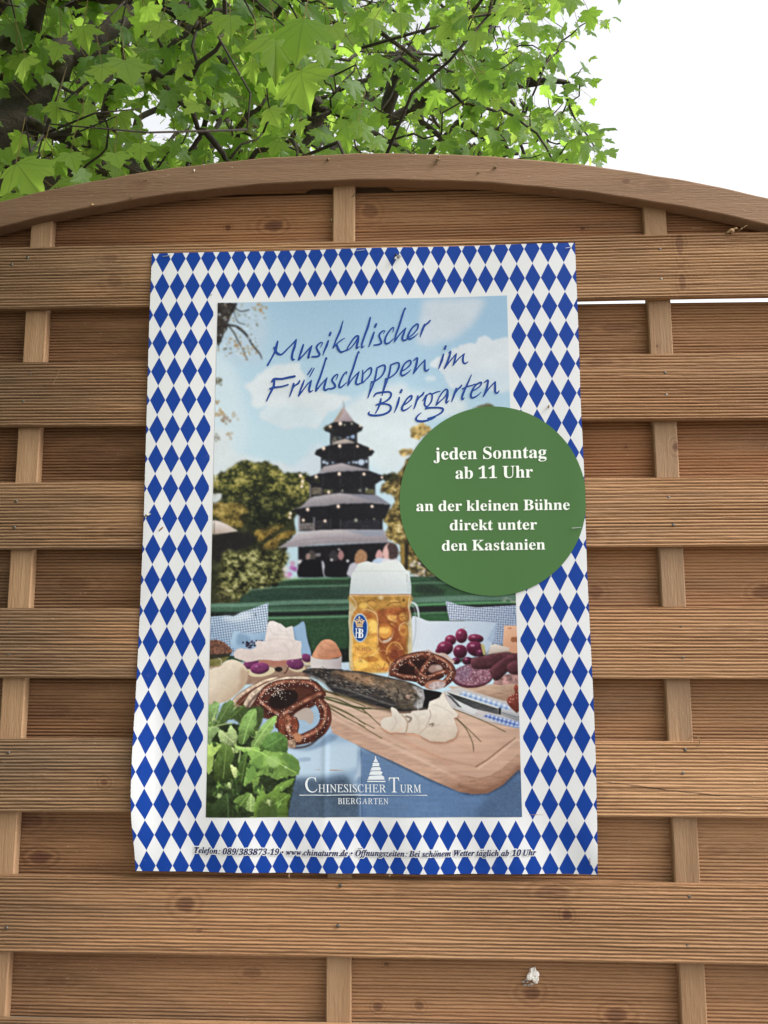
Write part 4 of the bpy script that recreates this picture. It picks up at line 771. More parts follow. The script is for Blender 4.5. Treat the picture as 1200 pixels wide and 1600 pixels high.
# chives
CH = (76, 70, 40)
for f, pts, w in ((H, [(640, 205), (760, 250), (900, 310), (1020, 370)], 1.3), (H, [(660, 262), (740, 340), (790, 440), (800, 505)], 1.4), (H, [(665, 262), (760, 350), (850, 438)], 1.3), (H, [(0, 290), (110, 346)], 1.2), (H, [(0, 318), (160, 415)], 1.2), (H, [(30, 215), (80, 260), (150, 325)], 1.2), (H, [(0, 205), (150, 212), (260, 205), (380, 178)], 1.6), (Ee, [(840, 830), (1000, 860), (1200, 930)], 1.6), (Ee, [(860, 870), (960, 890), (1100, 950), (1200, 950)], 2.4), (Ee, [(870, 890), (1000, 920), (1160, 990)], 1.4), (Ee, [(880, 930), (960, 960), (1070, 1012)], 1.5), (Ee, [(870, 940), (1010, 1012)], 1.3), (Ee, [(800, 760), (900, 840), (1100, 900)], 1.5), (G, [(900, 90), (1000, 120), (1200, 200)], 1.6), (G, [(910, 140), (1060, 190), (1200, 215)], 2.6), (G, [(930, 180), (1080, 250), (1200, 330)], 1.4), (G, [(930, 200), (1060, 280), (1200, 350)], 1.3), (Ee, [(1130, 960), (1200, 1012)], 1.1)):
    fill(stroke(f(*pts), w, soft=.3), CH if w < 2 else (70, 78, 48), .88)
fill(stroke(Ee((860, 855), (1010, 880), (1200, 945)), 2, soft=.6), (176, 148, 112), .7)
# radish spirals
RS_ = [(150, 300), (175, 275), (235, 262), (222, 205), (232, 196), (262, 212), (285, 245), (360, 240), (372, 225), (480, 216), (492, 160), (560, 132), (590, 88), (606, 140), (640, 195), (690, 245), (686, 268), (660, 275), (680, 330), (690, 360), (670, 410), (600, 440), (500, 435), (420, 392), (380, 378), (310, 378), (250, 372), (220, 378), (160, 340)]
fill(poly([(x + 1, y + 3) for x, y in H(*RS_)], smooth=True, soft=1.6), (150, 104, 82), .7)
fill(W_(H, RS_, soft=.45, rough=.2), (214, 206, 196), c2=(194, 176, 160), g=(650, 1110, 655, 1158), tex=n_m, ta=.05)
for pts, c, w in (([(300, 250), (340, 300), (330, 370)], (160, 128, 104), 2.2), ([(330, 262), (365, 275), (350, 300)], (110, 92, 80), 3.2), ([(250, 262), (262, 310), (230, 360)], (182, 164, 150), 1.6), ([(420, 390), (470, 340), (560, 320)], (178, 160, 144), 2), ([(380, 240), (420, 300), (410, 380)], (190, 174, 160), 1.6), ([(495, 220), (500, 260), (470, 330)], (160, 140, 124), 1.6), ([(490, 320), (520, 312), (510, 330)], (96, 78, 66), 2), ([(520, 180), (580, 200), (660, 250)], (190, 178, 168), 1.6), ([(540, 330), (640, 330), (680, 350)], (196, 180, 166), 2), ([(170, 350), (240, 376), (300, 345)], (226, 164, 130), 1.2), ([(330, 384), (400, 392), (430, 404)], (226, 164, 130), 1.4)):
    fill(stroke(H(*pts), w, soft=.7), c, .75)
# small pretzel on the right edge
mk = W_(H, [(1030, 160), (1050, 120), (1085, 100), (1078, 60), (1112, 40), (1115, 232), (1060, 205)], smooth=True, soft=.4); fill(mk, (116, 54, 44), rel=.9, rr=4, tex=n_m, ta=.2)
for k in range(16): fill(ell(H((rng.uniform(1045, 1110), rng.uniform(110, 165)))[0], .9, .6, -20, .25), (216, 190, 176), .85)
# pretzel, left front
fill(W_(G, [(240, 200), (270, 150), (340, 90), (450, 40), (640, 5), (800, 0), (880, 80), (830, 200), (560, 300), (330, 230)], smooth=True, soft=.8), (84, 48, 38))
dough(G((255, 190), (300, 140), (380, 85), (470, 35), (560, 5)), [11, 12, 12, 11, 9], 6, c=(196, 166, 142), lightc=(214, 190, 168))
fill(stroke(G((285, 175), (340, 120), (430, 65), (500, 30)), 5, soft=.6), (104, 56, 44), .9)
dough(G((345, 200), (390, 130), (460, 80), (560, 35), (660, 12), (790, 10)), [11, 13, 13, 13, 12, 9], 0, c=(206, 180, 158), lightc=(218, 196, 176))
dough(G((440, 200), (440, 160), (500, 80), (600, 40), (720, 35), (820, 50), (885, 115)), [9, 12, 14, 13, 12, 14, 13], 80, c=(98, 50, 42))
fill(ell(G((610, 150))[0], 24, 14, -18, 1.2), (38, 26, 26)); 
for k in range(60): fill(ell(G((560 + rng.normal() * 45, 90 + rng.normal() * 28))[0], rng.uniform(.5, .9), .55, rng.uniform(0, 180), .2), (222, 206, 196), .9)
dough(G((440, 160), (470, 200), (540, 250), (600, 270)), [10, 13, 12, 10], 40, c=(92, 44, 38))
dough(G((885, 120), (800, 160), (690, 220), (600, 285), (575, 340)), [14, 16, 15, 13, 10], 40)
fill(W_(G, [(690, 260), (780, 210), (830, 260), (810, 330), (760, 300), (720, 300)], smooth=True, soft=.7), (176, 160, 150), .95)
dough(G((640, 300), (645, 340), (650, 400), (690, 440)), [26, 32, 26, 16], 40, c=(124, 64, 46), lightc=(178, 112, 82))
dough(G((870, 170), (905, 220), (915, 300), (880, 370), (800, 420), (700, 450)), [13, 17, 17, 17, 17, 13], 45, c=(108, 54, 44))
fill(stroke(G((640, 480), (700, 500), (800, 480), (880, 410)), 4, soft=1), (48, 34, 34), .8)
fill(W_(G, [(640, 450), (690, 440), (700, 480), (690, 502), (640, 495)], smooth=True, soft=.6), (156, 128, 108), tex=n_f, ta=.35); fill(ell(G((715, 425))[0], 8, 6, 60, .8), (186, 128, 92), .9)
fill(W_(G, [(640, 500), (760, 505), (880, 450), (940, 400), (1000, 430), (800, 520)], smooth=True, soft=2), (96, 122, 154), .6)
# lettuce
fill(W_(G, [(50, 350), (180, 320), (300, 330), (420, 440), (620, 560), (700, 700), (640, 1010), (50, 1010)], soft=1, rough=1), (44, 56, 34), tex=n_m, ta=.5)
fill(W_(G, [(230, 250), (420, 200), (470, 230), (450, 330), (400, 420), (300, 330)], smooth=True, soft=.8), (70, 86, 48), tex=n_m, ta=.3)
def leaf(pts, c, dark=.72, vein=None, seed=1, soft=.4):
    p = np.array(G(*pts)); mk = poly(p, smooth=True, soft=soft, rough=.95, rs=2.6, seed=seed)
    x0, y0 = p.min(0); x1, y1 = p.max(0)
    fill(mk, np.array(c) * 1.22, c2=np.array(c) * dark, g=(x0, y0, x1 * .5 + x0 * .5, y1), tex=n_m, ta=.2)
    for q in range(int(10 + (x1 - x0) * (y1 - y0) / 60)):
        x, y = rng.uniform(x0, x1), rng.uniform(y0, y1); j, i = int((y - PY0) * PS) - mk.y0, int((x - PX0) * PS) - mk.x0
        if 0 <= j < mk.m.shape[0] and 0 <= i < mk.m.shape[1] and mk.m[j, i] > .8: fill(ell((x, y), rng.uniform(.8, 2.6), rng.uniform(.5, 1.3), rng.uniform(0, 180), .5), np.array(c) * rng.choice([.55, .75, 1.25, 1.4]), rng.uniform(.15, .45))
    if vein:
        v = G(*vein); fill(stroke(v, 1.2, soft=.5), np.minimum(np.array(c) * 1.35 + 14, 235), .75); v = np.array(v)
        for t in (.3, .5, .7):
            b = v[0] * (1 - t) + v[-1] * t; d = v[-1] - v[0]; d = d / (np.linalg.norm(d) + 1e-6)
            for s in (-1, 1):
                e = b + d * 5 + s * np.array([-d[1], d[0]]) * 7; fill(stroke([b, e], .8, soft=.5, smooth=False), np.array(c) * 1.25, .4); fill(stroke([b + 1, e + 1.4], .8, soft=.6, smooth=False), np.array(c) * .65, .35)
def leaflets(n, seed, al):
    r = np.random.default_rng(seed)
    for q in range(n):
        x, y = r.uniform(60, 640), r.uniform(200, 1000)
        if x > 300 + (y - 200) * .5 and y < 700 or (x > 640 - max(0, y - 740) * .25): continue
        an, s = r.uniform(-2.6, -.4), r.uniform(26, 58); d = np.array([math.cos(an), math.sin(an)]); m = np.array([-d[1], d[0]]); o = np.array([x, y])
        prof = [(0, 0), (.2, .30), (.42, .22), (.55, .42), (.75, .24), (1, 0), (.75, -.24), (.55, -.42), (.42, -.22), (.2, -.30)]
        c = [(120, 158, 76), (96, 130, 60), (150, 180, 100), (74, 102, 48), (164, 188, 118), (60, 84, 42)][r.integers(6)]
        leaf([tuple(o + d * u * s + m * w_ * s) for u, w_ in prof], c, .6, [tuple(o), tuple(o + d * s * .9)], int(100 + q))
leaflets(90, 5, 1)
leaf([(80, 940), (200, 825), (225, 900), (240, 1010), (60, 1010)], (66, 88, 50), .55, [(210, 850), (220, 1000)], 61)
leaf([(150, 480), (210, 475), (262, 550), (240, 620), (272, 700), (210, 740), (110, 720)], (92, 118, 56), .5, [(200, 480), (190, 600), (180, 720)], 62)
leaf([(70, 480), (110, 462), (162, 480), (112, 560), (104, 640), (65, 690)], (156, 182, 92), .8, None, 63)
leaf([(80, 205), (130, 165), (150, 205), (112, 320), (80, 345)], (116, 146, 88), .8, [(140, 180), (100, 320)], 64)
leaf([(150, 245), (180, 185), (238, 155), (256, 205), (205, 310), (150, 335), (110, 350)], (90, 116, 62), .75, [(236, 165), (190, 240), (130, 345)], 65)
leaf([(210, 295), (262, 220), (332, 195), (335, 245), (280, 280)], (82, 104, 54), .7, [(325, 200), (220, 292)], 66)
leaf([(80, 350), (150, 360), (110, 420), (75, 480)], (130, 158, 100), .7, None, 78)
leaf([(150, 370), (205, 385), (232, 330), (262, 370), (285, 425), (250, 480), (160, 455)], (162, 184, 122), .8, [(160, 380), (255, 460)], 67)
leaf([(285, 420), (300, 320), (345, 250), (412, 220), (414, 320), (380, 390), (325, 472), (290, 460)], (122, 158, 84), .75, [(400, 235), (360, 330), (320, 470)], 68)
leaf([(380, 485), (405, 425), (450, 350), (520, 285), (555, 272), (560, 300), (515, 400), (440, 492)], (134, 170, 92), .85, [(545, 285), (470, 380), (400, 480)], 69)
leaf([(460, 490), (480, 430), (530, 390), (592, 392), (637, 440), (634, 550), (560, 560)], (88, 126, 62), .8, [(480, 500), (600, 430)], 70)
leaf([(260, 490), (330, 498), (420, 495), (520, 530), (600, 530), (660, 545), (718, 600), (720, 690), (640, 705), (560, 728), (500, 700), (440, 700), (330, 772), (350, 640), (370, 560)], (132, 172, 82), .8, [(270, 495), (420, 520), (560, 600), (700, 680)], 71)
fill(W_(G, [(600, 545), (700, 580), (718, 680), (660, 640)], smooth=True, soft=1.5), (84, 122, 60), .7); fill(W_(G, [(380, 600), (470, 560), (430, 680), (350, 740)], smooth=True, soft=1.5), (96, 134, 62), .6)
fill(W_(G, [(500, 560), (580, 580), (560, 640), (500, 620)], smooth=True, soft=1.5), (160, 194, 116), .7); fill(ell(G((533, 658))[0], 2, 2, 0, .4), (206, 220, 200), .7); fill(ell(G((628, 640))[0], 1.6, 2, 0, .4), (200, 216, 190), .6)
leaf([(285, 640), (300, 570), (352, 528), (345, 640), (332, 720), (300, 765)], (76, 102, 48), .6, [(345, 540), (310, 740)], 72)
leaf([(235, 620), (285, 660), (270, 715), (245, 690)], (180, 192, 128), .9, None, 79)
leaf([(390, 740), (440, 710), (420, 780), (400, 820)], (110, 142, 66), .7, None, 80)
leaf([(560, 775), (690, 718), (660, 770), (600, 810), (500, 870)], (120, 156, 70), .7, None, 73)
leaf([(255, 880), (300, 845), (372, 822), (350, 930), (320, 920), (280, 905)], (106, 138, 66), .7, [(368, 828), (300, 915)], 74)
leaf([(345, 945), (360, 870), (382, 828), (415, 890), (405, 955)], (142, 170, 98), .8, [(380, 835), (375, 950)], 75)
leaf([(412, 890), (440, 820), (462, 765), (482, 828), (560, 820), (640, 830), (662, 842), (640, 900), (630, 1010), (415, 1010)], (112, 146, 62), .7, [(640, 845), (560, 900), (430, 940)], 76)
fill(W_(G, [(440, 900), (520, 860), (560, 930), (540, 1010), (420, 1010)], smooth=True, soft=2), (60, 78, 40), .7)
leaflets(26, 9, 1)
for pts in ([(85, 355), (180, 330), (240, 320)], [(270, 490), (300, 520), (290, 600)], [(300, 500), (380, 500), (360, 520)]): fill(stroke(G(*pts), 2, soft=.5), (176, 196, 128), .8)

hp_ = CAN - np.stack([blurm(CAN[..., q], 3) for q in range(3)], -1); CAN = CAN + .22 * hp_
lum_ = CAN.mean(-1, keepdims=True); sat_ = CAN - lum_; wgt = np.clip((150 - lum_) / 110, 0, 1)
CAN = np.clip((lum_ - 8 * wgt) * (1 + wgt * (np.stack([vnoise(2.2, 2.2, 91, 2)] * 3, -1) - .5) * .5) + sat_ * .92, 4, 250)
# the eye of the press: slight grain
CAN *= (1 + (vnoise(.9, .9, 90, 1) - .5) * .06)[..., None]
# carry the print out to its trim edge
for j in range(RH):
    y = j / PS + PY0; a = int((340 - 18 * (y - 473) / 804 + 3.2 - PX0) * PS); b = int((792 + 24 * (y - 462) / 815 - 3.2 - PX0) * PS)
    CAN[j, :a] = CAN[j, a:2 * a][::-1] if 2 * a < RW else CAN[j, a]; CAN[j, b:] = CAN[j, 2 * b - RW:b][::-1]
bt = int((1272 - PY0) * PS); CAN[bt:] = CAN[2 * bt - RH:bt][::-1]
PRINT_GAIN = 0.9
# letter shapes for the printed texts: bold, bold italic and roman; per letter its advance, then outlines as x, y numbers
GLY = {
 'b': {
  '1': (375, [[65,0,65,36,120,36,146,45,154,79,154,416,108,365,88,351,67,346,52,349,40,359,31,375,28,396,74,412,132,447,179,482,254,482,254,79,261,47,271,38,288,36,343,36,343,0]]),
  'B': (443, [[16,0,16,17,45,22,62,32,72,51,75,82,75,369,69,412,62,425,51,433,15,439,15,455,220,455,284,451,333,438,368,417,389,388,396,351,389,314,369,284,335,261,287,247,345,231,386,206,410,173,418,132,413,93,397,61,371,35,314,9,238,0], [182,252,188,252,234,257,263,272,280,301,285,345,281,385,269,412,248,429,216,434,198,432,188,425,182,391], [222,24,259,30,283,49,296,81,301,128,295,176,277,208,245,225,197,231,182,231,182,65,190,33,202,26]]),
  'K': (510, [[16,0,16,17,45,22,63,32,72,50,75,81,75,379,72,406,63,424,45,434,17,439,17,455,242,455,242,439,205,432,187,415,183,379,183,234,321,373,342,398,349,418,342,430,323,437,291,439,291,455,486,455,486,439,477,439,436,430,392,404,345,361,271,285,463,46,487,25,519,17,519,0,281,0,281,17,306,18,322,21,334,34,316,66,199,214,183,198,183,81,186,50,195,32,213,22,242,17,242,0]]),
  'S': (390, [[43,-11,43,158,62,158,83,94,111,50,149,24,197,15,231,20,257,36,273,60,279,89,273,117,255,140,225,160,163,191,112,221,77,253,57,289,50,332,54,370,67,403,88,429,115,449,148,462,185,466,229,461,282,448,291,446,300,445,313,450,320,466,339,466,339,319,322,319,310,354,293,385,272,410,248,429,222,441,194,445,163,440,140,426,125,406,120,380,124,356,137,336,189,303,253,273,317,233,337,211,350,188,359,133,354,92,339,58,314,29,281,8,240,-6,192,-10,158,-8,126,1,98,9,85,12,69,7,61,-11]]),
  'U': (492, [[248,-13,192,-8,147,6,114,29,91,61,78,103,73,155,73,379,70,406,61,424,43,434,15,439,15,455,240,455,240,439,202,432,185,415,181,379,181,140,186,88,203,51,232,29,275,22,326,31,363,56,385,99,392,159,392,378,389,406,379,423,360,434,328,439,328,455,474,455,474,439,449,432,433,421,425,404,422,378,422,181,417,118,403,69,380,32,346,7,302,-8]]),
  'a': (344, [[255,-10,226,-5,208,10,200,35,151,2,95,-9,64,-4,40,11,25,34,20,63,31,104,63,136,119,164,199,190,199,241,196,266,187,282,171,292,148,296,115,290,104,274,113,257,123,231,120,215,110,202,95,194,77,191,58,194,45,203,36,218,33,236,37,258,49,278,69,295,95,308,162,318,223,312,263,292,286,258,293,210,293,62,295,40,304,34,320,42,329,28,294,-1], [151,34,174,41,199,63,199,169,154,151,127,123,118,84,122,56,133,39]]),
  'b': (361, [[43,-11,43,388,37,428,26,435,8,439,8,455,138,455,138,279,175,308,221,318,255,313,284,299,308,276,326,245,338,208,342,166,337,118,323,75,300,40,270,13,233,-4,192,-10,148,0,105,28,53,-11], [183,14,213,23,232,49,242,95,245,160,241,213,231,251,212,273,184,280,155,270,138,242,138,69,143,38,158,20]]),
  'd': (370, [[140,-10,107,-5,78,10,53,35,35,66,23,104,19,147,23,196,36,237,56,272,81,297,112,313,146,318,189,309,223,280,223,401,220,419,212,430,198,437,176,439,176,455,319,455,319,75,325,41,335,33,353,28,353,11,294,6,223,-10,223,39,201,12,173,-5], [171,28,202,41,223,76,223,242,218,257,206,270,174,281,148,273,130,250,121,210,118,153,121,98,130,58,146,36]]),
  'e': (301, [[154,-10,117,-5,85,10,58,35,37,69,24,110,19,157,24,201,38,240,59,273,87,298,120,313,157,318,209,309,249,280,274,234,283,173,283,166,117,166,123,112,138,73,164,50,199,42,237,53,270,86,285,73,248,27,205,-1], [116,192,201,192,201,215,193,277,181,292,161,297,136,287,121,255,116,203]]),
  'g': (327, [[146,-140,89,-136,48,-122,22,-100,14,-75,20,-55,38,-38,69,-26,35,-1,24,30,28,54,42,74,67,92,102,110,58,135,31,169,22,212,26,242,40,268,60,289,88,305,120,315,157,318,196,315,233,304,317,304,317,268,268,268,286,237,291,203,287,176,276,151,258,131,234,116,205,106,172,103,157,103,142,104,112,94,101,71,111,54,141,49,175,49,259,40,285,29,303,13,312,-9,316,-37,305,-80,272,-113,219,-133], [157,124,177,129,190,146,197,173,199,211,197,249,190,276,177,292,157,297,137,292,124,276,116,249,114,211,116,173,124,146,137,129], [161,-116,206,-113,238,-103,257,-88,263,-66,260,-51,249,-41,205,-34,97,-34,79,-52,73,-73,78,-89,95,-103,122,-113]]),
  'h': (381, [[18,0,18,16,45,26,52,56,52,399,46,429,19,440,19,455,148,455,148,267,175,295,207,312,243,318,281,311,308,292,325,259,330,212,330,56,337,26,363,16,363,0,202,0,202,16,207,16,223,20,232,34,235,56,235,217,229,258,219,268,203,271,173,262,148,235,148,56,154,26,180,16,180,0]]),
  'i': (198, [[101,362,81,366,65,376,54,392,50,412,54,432,65,449,81,459,101,463,120,459,137,449,147,432,151,412,147,392,136,376,120,366], [18,0,18,16,35,19,45,26,52,56,52,252,47,285,20,293,21,310,148,310,148,56,154,26,180,16,180,0]]),
  'j': (210, [[106,363,86,367,70,378,60,394,56,414,60,434,71,450,87,461,106,465,126,461,142,450,153,434,157,414,153,394,142,378,126,367], [36,-140,-11,-131,-44,-105,-53,-89,-56,-70,-53,-53,-45,-40,-15,-29,15,-39,26,-66,19,-87,11,-103,16,-113,31,-117,49,-113,58,-100,64,-54,64,250,56,284,43,291,22,294,22,310,159,310,159,-21,151,-73,127,-110,88,-132]]),
  'k': (359, [[17,0,17,16,35,19,45,26,52,56,52,398,47,429,37,436,20,439,21,455,148,455,148,169,227,248,240,264,244,278,235,289,209,293,206,293,206,310,345,310,345,293,308,284,275,260,222,209,346,34,360,20,376,16,376,0,211,0,211,16,217,16,234,20,239,32,232,49,163,147,148,134,148,56,154,26,180,16,180,0]]),
  'l': (199, [[18,0,18,16,35,19,45,26,52,56,52,398,47,429,37,436,20,439,20,455,148,455,148,56,154,26,180,16,180,0]]),
  'n': (381, [[18,0,18,16,45,26,52,56,52,253,46,284,36,291,19,294,19,310,148,310,148,267,175,295,206,312,243,318,281,311,308,292,325,259,330,212,330,56,337,26,363,16,363,0,202,0,202,16,207,16,223,20,232,34,235,56,235,217,229,258,219,268,203,271,173,262,148,235,148,56,154,26,180,16,180,0]]),
  'o': (336, [[169,-10,127,-5,90,11,60,37,38,70,24,110,19,154,24,199,38,239,60,272,90,297,127,313,168,318,209,313,245,298,275,273,298,240,312,200,317,154,312,108,298,69,275,36,245,11,210,-5], [169,11,193,18,209,39,217,81,220,154,217,228,208,271,192,292,169,299,144,292,128,271,120,227,117,154,120,82,128,39,144,18]]),
  'r': (287, [[18,0,18,16,35,19,45,26,52,56,52,252,46,285,20,293,21,310,146,310,146,252,165,280,187,301,210,314,233,318,258,315,275,304,286,287,289,266,286,248,278,234,264,225,248,222,222,231,207,250,189,260,175,255,162,241,152,220,149,192,149,56,151,37,159,25,197,16,197,0]]),
  's': (288, [[151,-10,122,-6,87,6,73,9,59,4,51,-9,36,-9,36,105,53,105,66,68,87,39,112,21,140,15,162,18,179,27,189,40,192,58,183,84,156,105,107,130,76,148,54,169,41,193,37,220,44,259,65,291,98,312,141,319,166,316,199,308,206,306,213,305,223,309,230,319,244,319,244,222,228,222,215,254,196,277,174,291,149,296,130,294,116,286,105,259,115,232,146,212,191,189,221,172,241,151,253,126,257,95,250,51,228,18,194,-3]]),
  't': (228, [[124,-9,89,-4,66,10,52,36,48,71,48,279,20,279,20,300,88,369,129,424,144,424,144,310,208,310,208,279,144,279,144,82,149,51,157,43,168,40,189,49,206,75,222,66,198,24,165,-1]]),
  'u': (375, [[131,-10,91,-3,65,17,51,51,46,97,46,248,39,282,29,291,11,294,11,310,142,310,142,74,151,46,162,38,177,36,205,44,228,66,228,248,221,283,210,291,189,294,189,310,324,310,324,70,331,39,360,30,360,13,299,7,228,-10,228,40,209,19,186,3,160,-7]]),
 },
 'i': {
  '0': (375, [[188,-7,133,1,91,24,59,62,39,111,27,171,23,241,27,311,39,371,59,420,91,456,134,478,189,486,242,478,283,456,314,419,336,370,349,310,353,240,349,170,336,110,314,61,283,24,241,1], [188,37,210,43,226,61,237,91,246,155,248,240,246,326,237,390,226,419,210,437,189,443,167,437,150,419,139,390,130,326,127,240,130,155,139,91,150,61,166,43]]),
  '1': (375, [[65,0,65,36,120,36,146,45,154,79,154,416,108,365,88,351,67,346,52,349,40,359,31,375,28,396,74,412,132,447,179,482,254,482,254,79,261,47,271,38,288,36,343,36,343,0]]),
  '3': (375, [[163,-7,118,-4,81,5,53,18,34,35,23,54,19,74,23,96,36,113,54,123,76,126,82,89,99,62,125,45,158,40,199,49,216,61,230,79,238,105,241,139,234,174,214,202,182,221,137,227,95,227,95,269,140,269,178,276,204,296,220,327,225,367,221,400,211,424,193,440,169,445,148,441,133,430,116,391,111,341,74,345,47,356,30,374,24,401,34,434,62,461,108,480,173,486,237,479,286,458,318,424,328,377,320,336,298,301,265,275,225,256,279,238,305,222,326,201,340,173,345,138,341,101,329,70,312,44,288,25,230,1]]),
  '7': (375, [[111,0,289,406,113,406,86,398,74,372,70,338,30,338,33,480,353,480,353,447,168,0]]),
  '8': (375, [[183,-7,132,-2,91,11,60,31,38,57,24,88,20,122,27,162,47,193,78,219,119,242,83,268,57,296,41,327,36,364,40,395,50,423,70,449,99,469,139,482,191,486,254,478,299,453,325,416,334,369,328,333,310,305,282,282,244,260,296,231,330,199,349,165,355,127,350,88,335,55,310,29,276,9,234,-3], [203,283,224,298,239,317,247,340,250,370,243,407,222,436,206,444,187,447,163,442,145,426,134,402,130,372,135,341,149,318], [187,32,218,38,241,55,257,82,262,116,256,146,239,170,208,193,164,216,126,178,115,152,111,120,116,84,132,56,156,38]]),
  '9': (375, [[152,-7,116,-4,88,4,67,17,53,33,42,69,50,94,75,107,87,79,103,56,126,41,156,36,188,44,213,67,232,106,245,160,251,230,212,198,186,188,155,185,103,194,60,220,33,264,24,324,28,369,42,409,64,441,95,466,133,481,177,486,224,480,264,463,298,433,323,390,340,332,345,261,342,207,334,157,320,111,301,72,274,39,241,14,200,-2], [184,233,206,236,224,245,251,278,246,352,231,403,209,431,181,441,156,434,137,413,125,377,121,328,125,287,137,257,156,239]]),
  'B': (430, [[-34,0,-34,15,0,20,22,41,39,85,115,369,119,387,120,404,118,417,109,426,73,435,73,451,222,451,311,445,370,427,394,408,409,384,414,353,406,314,383,282,344,257,289,240,338,216,368,183,378,140,373,105,359,72,333,43,295,20,242,5,171,0], [201,248,250,256,286,280,308,317,315,364,308,400,287,421,253,428,233,423,222,406,181,249,192,248], [166,22,211,31,246,57,268,97,276,149,270,183,254,208,226,222,187,227,176,227,134,75,129,44,138,28]]),
  'O': (478, [[179,-11,133,-6,94,8,62,33,38,66,24,106,19,154,24,203,38,253,61,301,90,346,125,386,165,419,229,452,299,463,346,458,385,443,417,419,441,386,456,347,461,300,456,250,443,200,420,151,392,105,356,65,315,32,249,0], [184,13,227,25,267,60,303,118,334,197,356,280,363,350,358,388,345,416,323,434,294,439,269,434,244,420,198,370,155,287,126,191,116,103,120,64,133,36,155,18]]),
  'T': (403, [[44,0,44,17,86,27,98,40,107,60,205,427,194,427,156,421,120,402,88,371,64,330,47,330,72,451,437,451,418,322,399,322,391,368,373,400,347,420,311,426,306,426,208,63,205,46,208,32,216,25,253,17,253,0]]),
  'U': (478, [[193,-11,129,-3,82,21,53,59,43,108,56,179,110,377,113,392,115,403,112,418,104,428,66,436,66,451,273,451,273,435,240,430,220,413,206,376,145,152,136,98,142,70,158,47,184,33,215,28,246,31,274,42,298,62,320,93,340,137,359,194,396,320,410,394,404,415,386,428,357,435,357,451,495,451,495,434,476,428,461,416,433,349,377,160,357,102,334,58,307,26,275,4,237,-7]]),
  'W': (549, [[79,-11,82,360,80,393,71,415,54,428,30,433,30,451,213,451,213,433,193,428,182,417,174,370,172,160,296,367,297,390,294,410,286,424,250,434,250,451,430,451,430,435,411,431,399,423,390,390,387,321,383,163,514,383,521,398,523,410,514,428,487,435,484,435,484,451,608,451,608,435,586,429,570,416,539,373,308,-11,287,-11,295,316,99,-11]]),
  'a': (336, [[53,-9,24,-3,1,14,-14,40,-19,73,-15,110,-5,147,32,220,84,276,126,301,165,310,189,305,205,290,214,265,225,303,297,303,241,108,232,74,228,56,231,44,238,40,259,52,285,87,300,78,266,30,231,1,197,-9,174,-4,160,10,155,34,157,52,162,75,136,38,111,12,84,-4], [93,41,108,45,124,56,152,95,176,147,192,202,198,248,191,273,172,281,157,277,141,264,109,219,83,159,70,115,65,81,68,59,77,45]]),
  'b': (322, [[77,-9,34,-3,1,12,-11,31,-7,52,83,375,91,412,84,429,59,433,48,433,48,451,115,458,189,470,129,255,157,285,187,304,218,310,248,304,271,286,286,258,291,221,287,185,276,148,260,111,237,77,210,47,179,23,130,-1], [91,15,109,18,127,29,159,65,185,116,203,171,210,223,201,253,192,261,179,263,154,255,134,232,115,193,97,138,77,69,70,33,75,20]]),
  'c': (277, [[93,-9,49,-2,17,19,-2,53,-9,97,-3,146,16,195,47,240,88,277,134,302,179,310,210,305,235,291,251,272,257,249,254,230,245,216,231,206,214,203,186,213,178,224,176,238,182,258,189,275,185,285,173,289,156,284,139,270,107,223,84,161,75,99,78,71,88,51,104,38,123,34,150,41,177,62,204,96,222,83,183,32,140,1]]),
  'd': (334, [[55,-9,26,-4,3,14,-10,43,-15,82,-4,148,29,215,78,272,121,300,164,310,190,306,213,294,238,381,242,399,243,412,241,422,234,428,205,433,205,451,271,459,343,470,237,83,232,60,230,48,238,41,255,52,281,89,297,78,246,13,223,-4,198,-9,175,-4,162,10,157,35,164,76,138,38,113,12,86,-4], [96,42,112,46,127,58,156,99,180,153,196,208,201,249,195,275,177,283,149,269,120,231,93,181,74,126,66,79,75,51]]),
  'e': (269, [[87,-9,47,-2,16,19,-4,53,-11,98,-7,135,6,172,49,240,78,268,109,290,142,305,176,310,207,306,230,293,244,274,249,248,238,210,207,174,153,144,79,124,75,88,78,66,87,50,102,39,122,36,147,43,171,62,195,95,214,83,179,32,136,1], [84,146,140,171,179,212,190,236,193,260,187,280,171,287,149,278,126,252,103,208]]),
  'f': (193, [[-66,-139,-89,-135,-108,-124,-121,-106,-125,-85,-116,-58,-91,-48,-69,-56,-60,-79,-65,-97,-71,-107,-68,-114,-59,-117,-46,-113,-34,-102,-15,-65,4,3,26,104,60,275,13,275,19,303,66,303,92,376,126,428,166,460,212,470,241,466,264,456,278,439,282,418,273,390,247,381,224,391,214,413,220,430,225,442,214,449,195,441,178,415,144,303,201,303,197,275,140,275,105,113,86,35,65,-29,40,-78,11,-112,-24,-132]]),
  'g': (298, [[77,-139,22,-134,-18,-119,-43,-96,-51,-66,-46,-44,-31,-25,-5,-9,33,5,6,28,-3,51,1,68,12,83,57,114,20,147,9,189,14,220,28,248,50,274,79,293,113,306,149,310,200,302,244,277,302,277,299,248,261,248,263,237,264,225,259,193,244,164,221,139,191,120,156,108,118,104,83,106,70,95,66,84,73,72,93,63,135,50,182,32,216,9,229,-12,233,-36,228,-64,213,-90,189,-110,158,-126,120,-136], [116,125,133,129,149,142,175,188,185,246,182,269,172,283,156,287,138,282,122,269,96,222,86,164,94,135], [85,-117,116,-113,141,-102,157,-86,162,-66,156,-46,138,-32,60,-4,31,-21,13,-40,7,-62,13,-83,30,-101,54,-113]]),
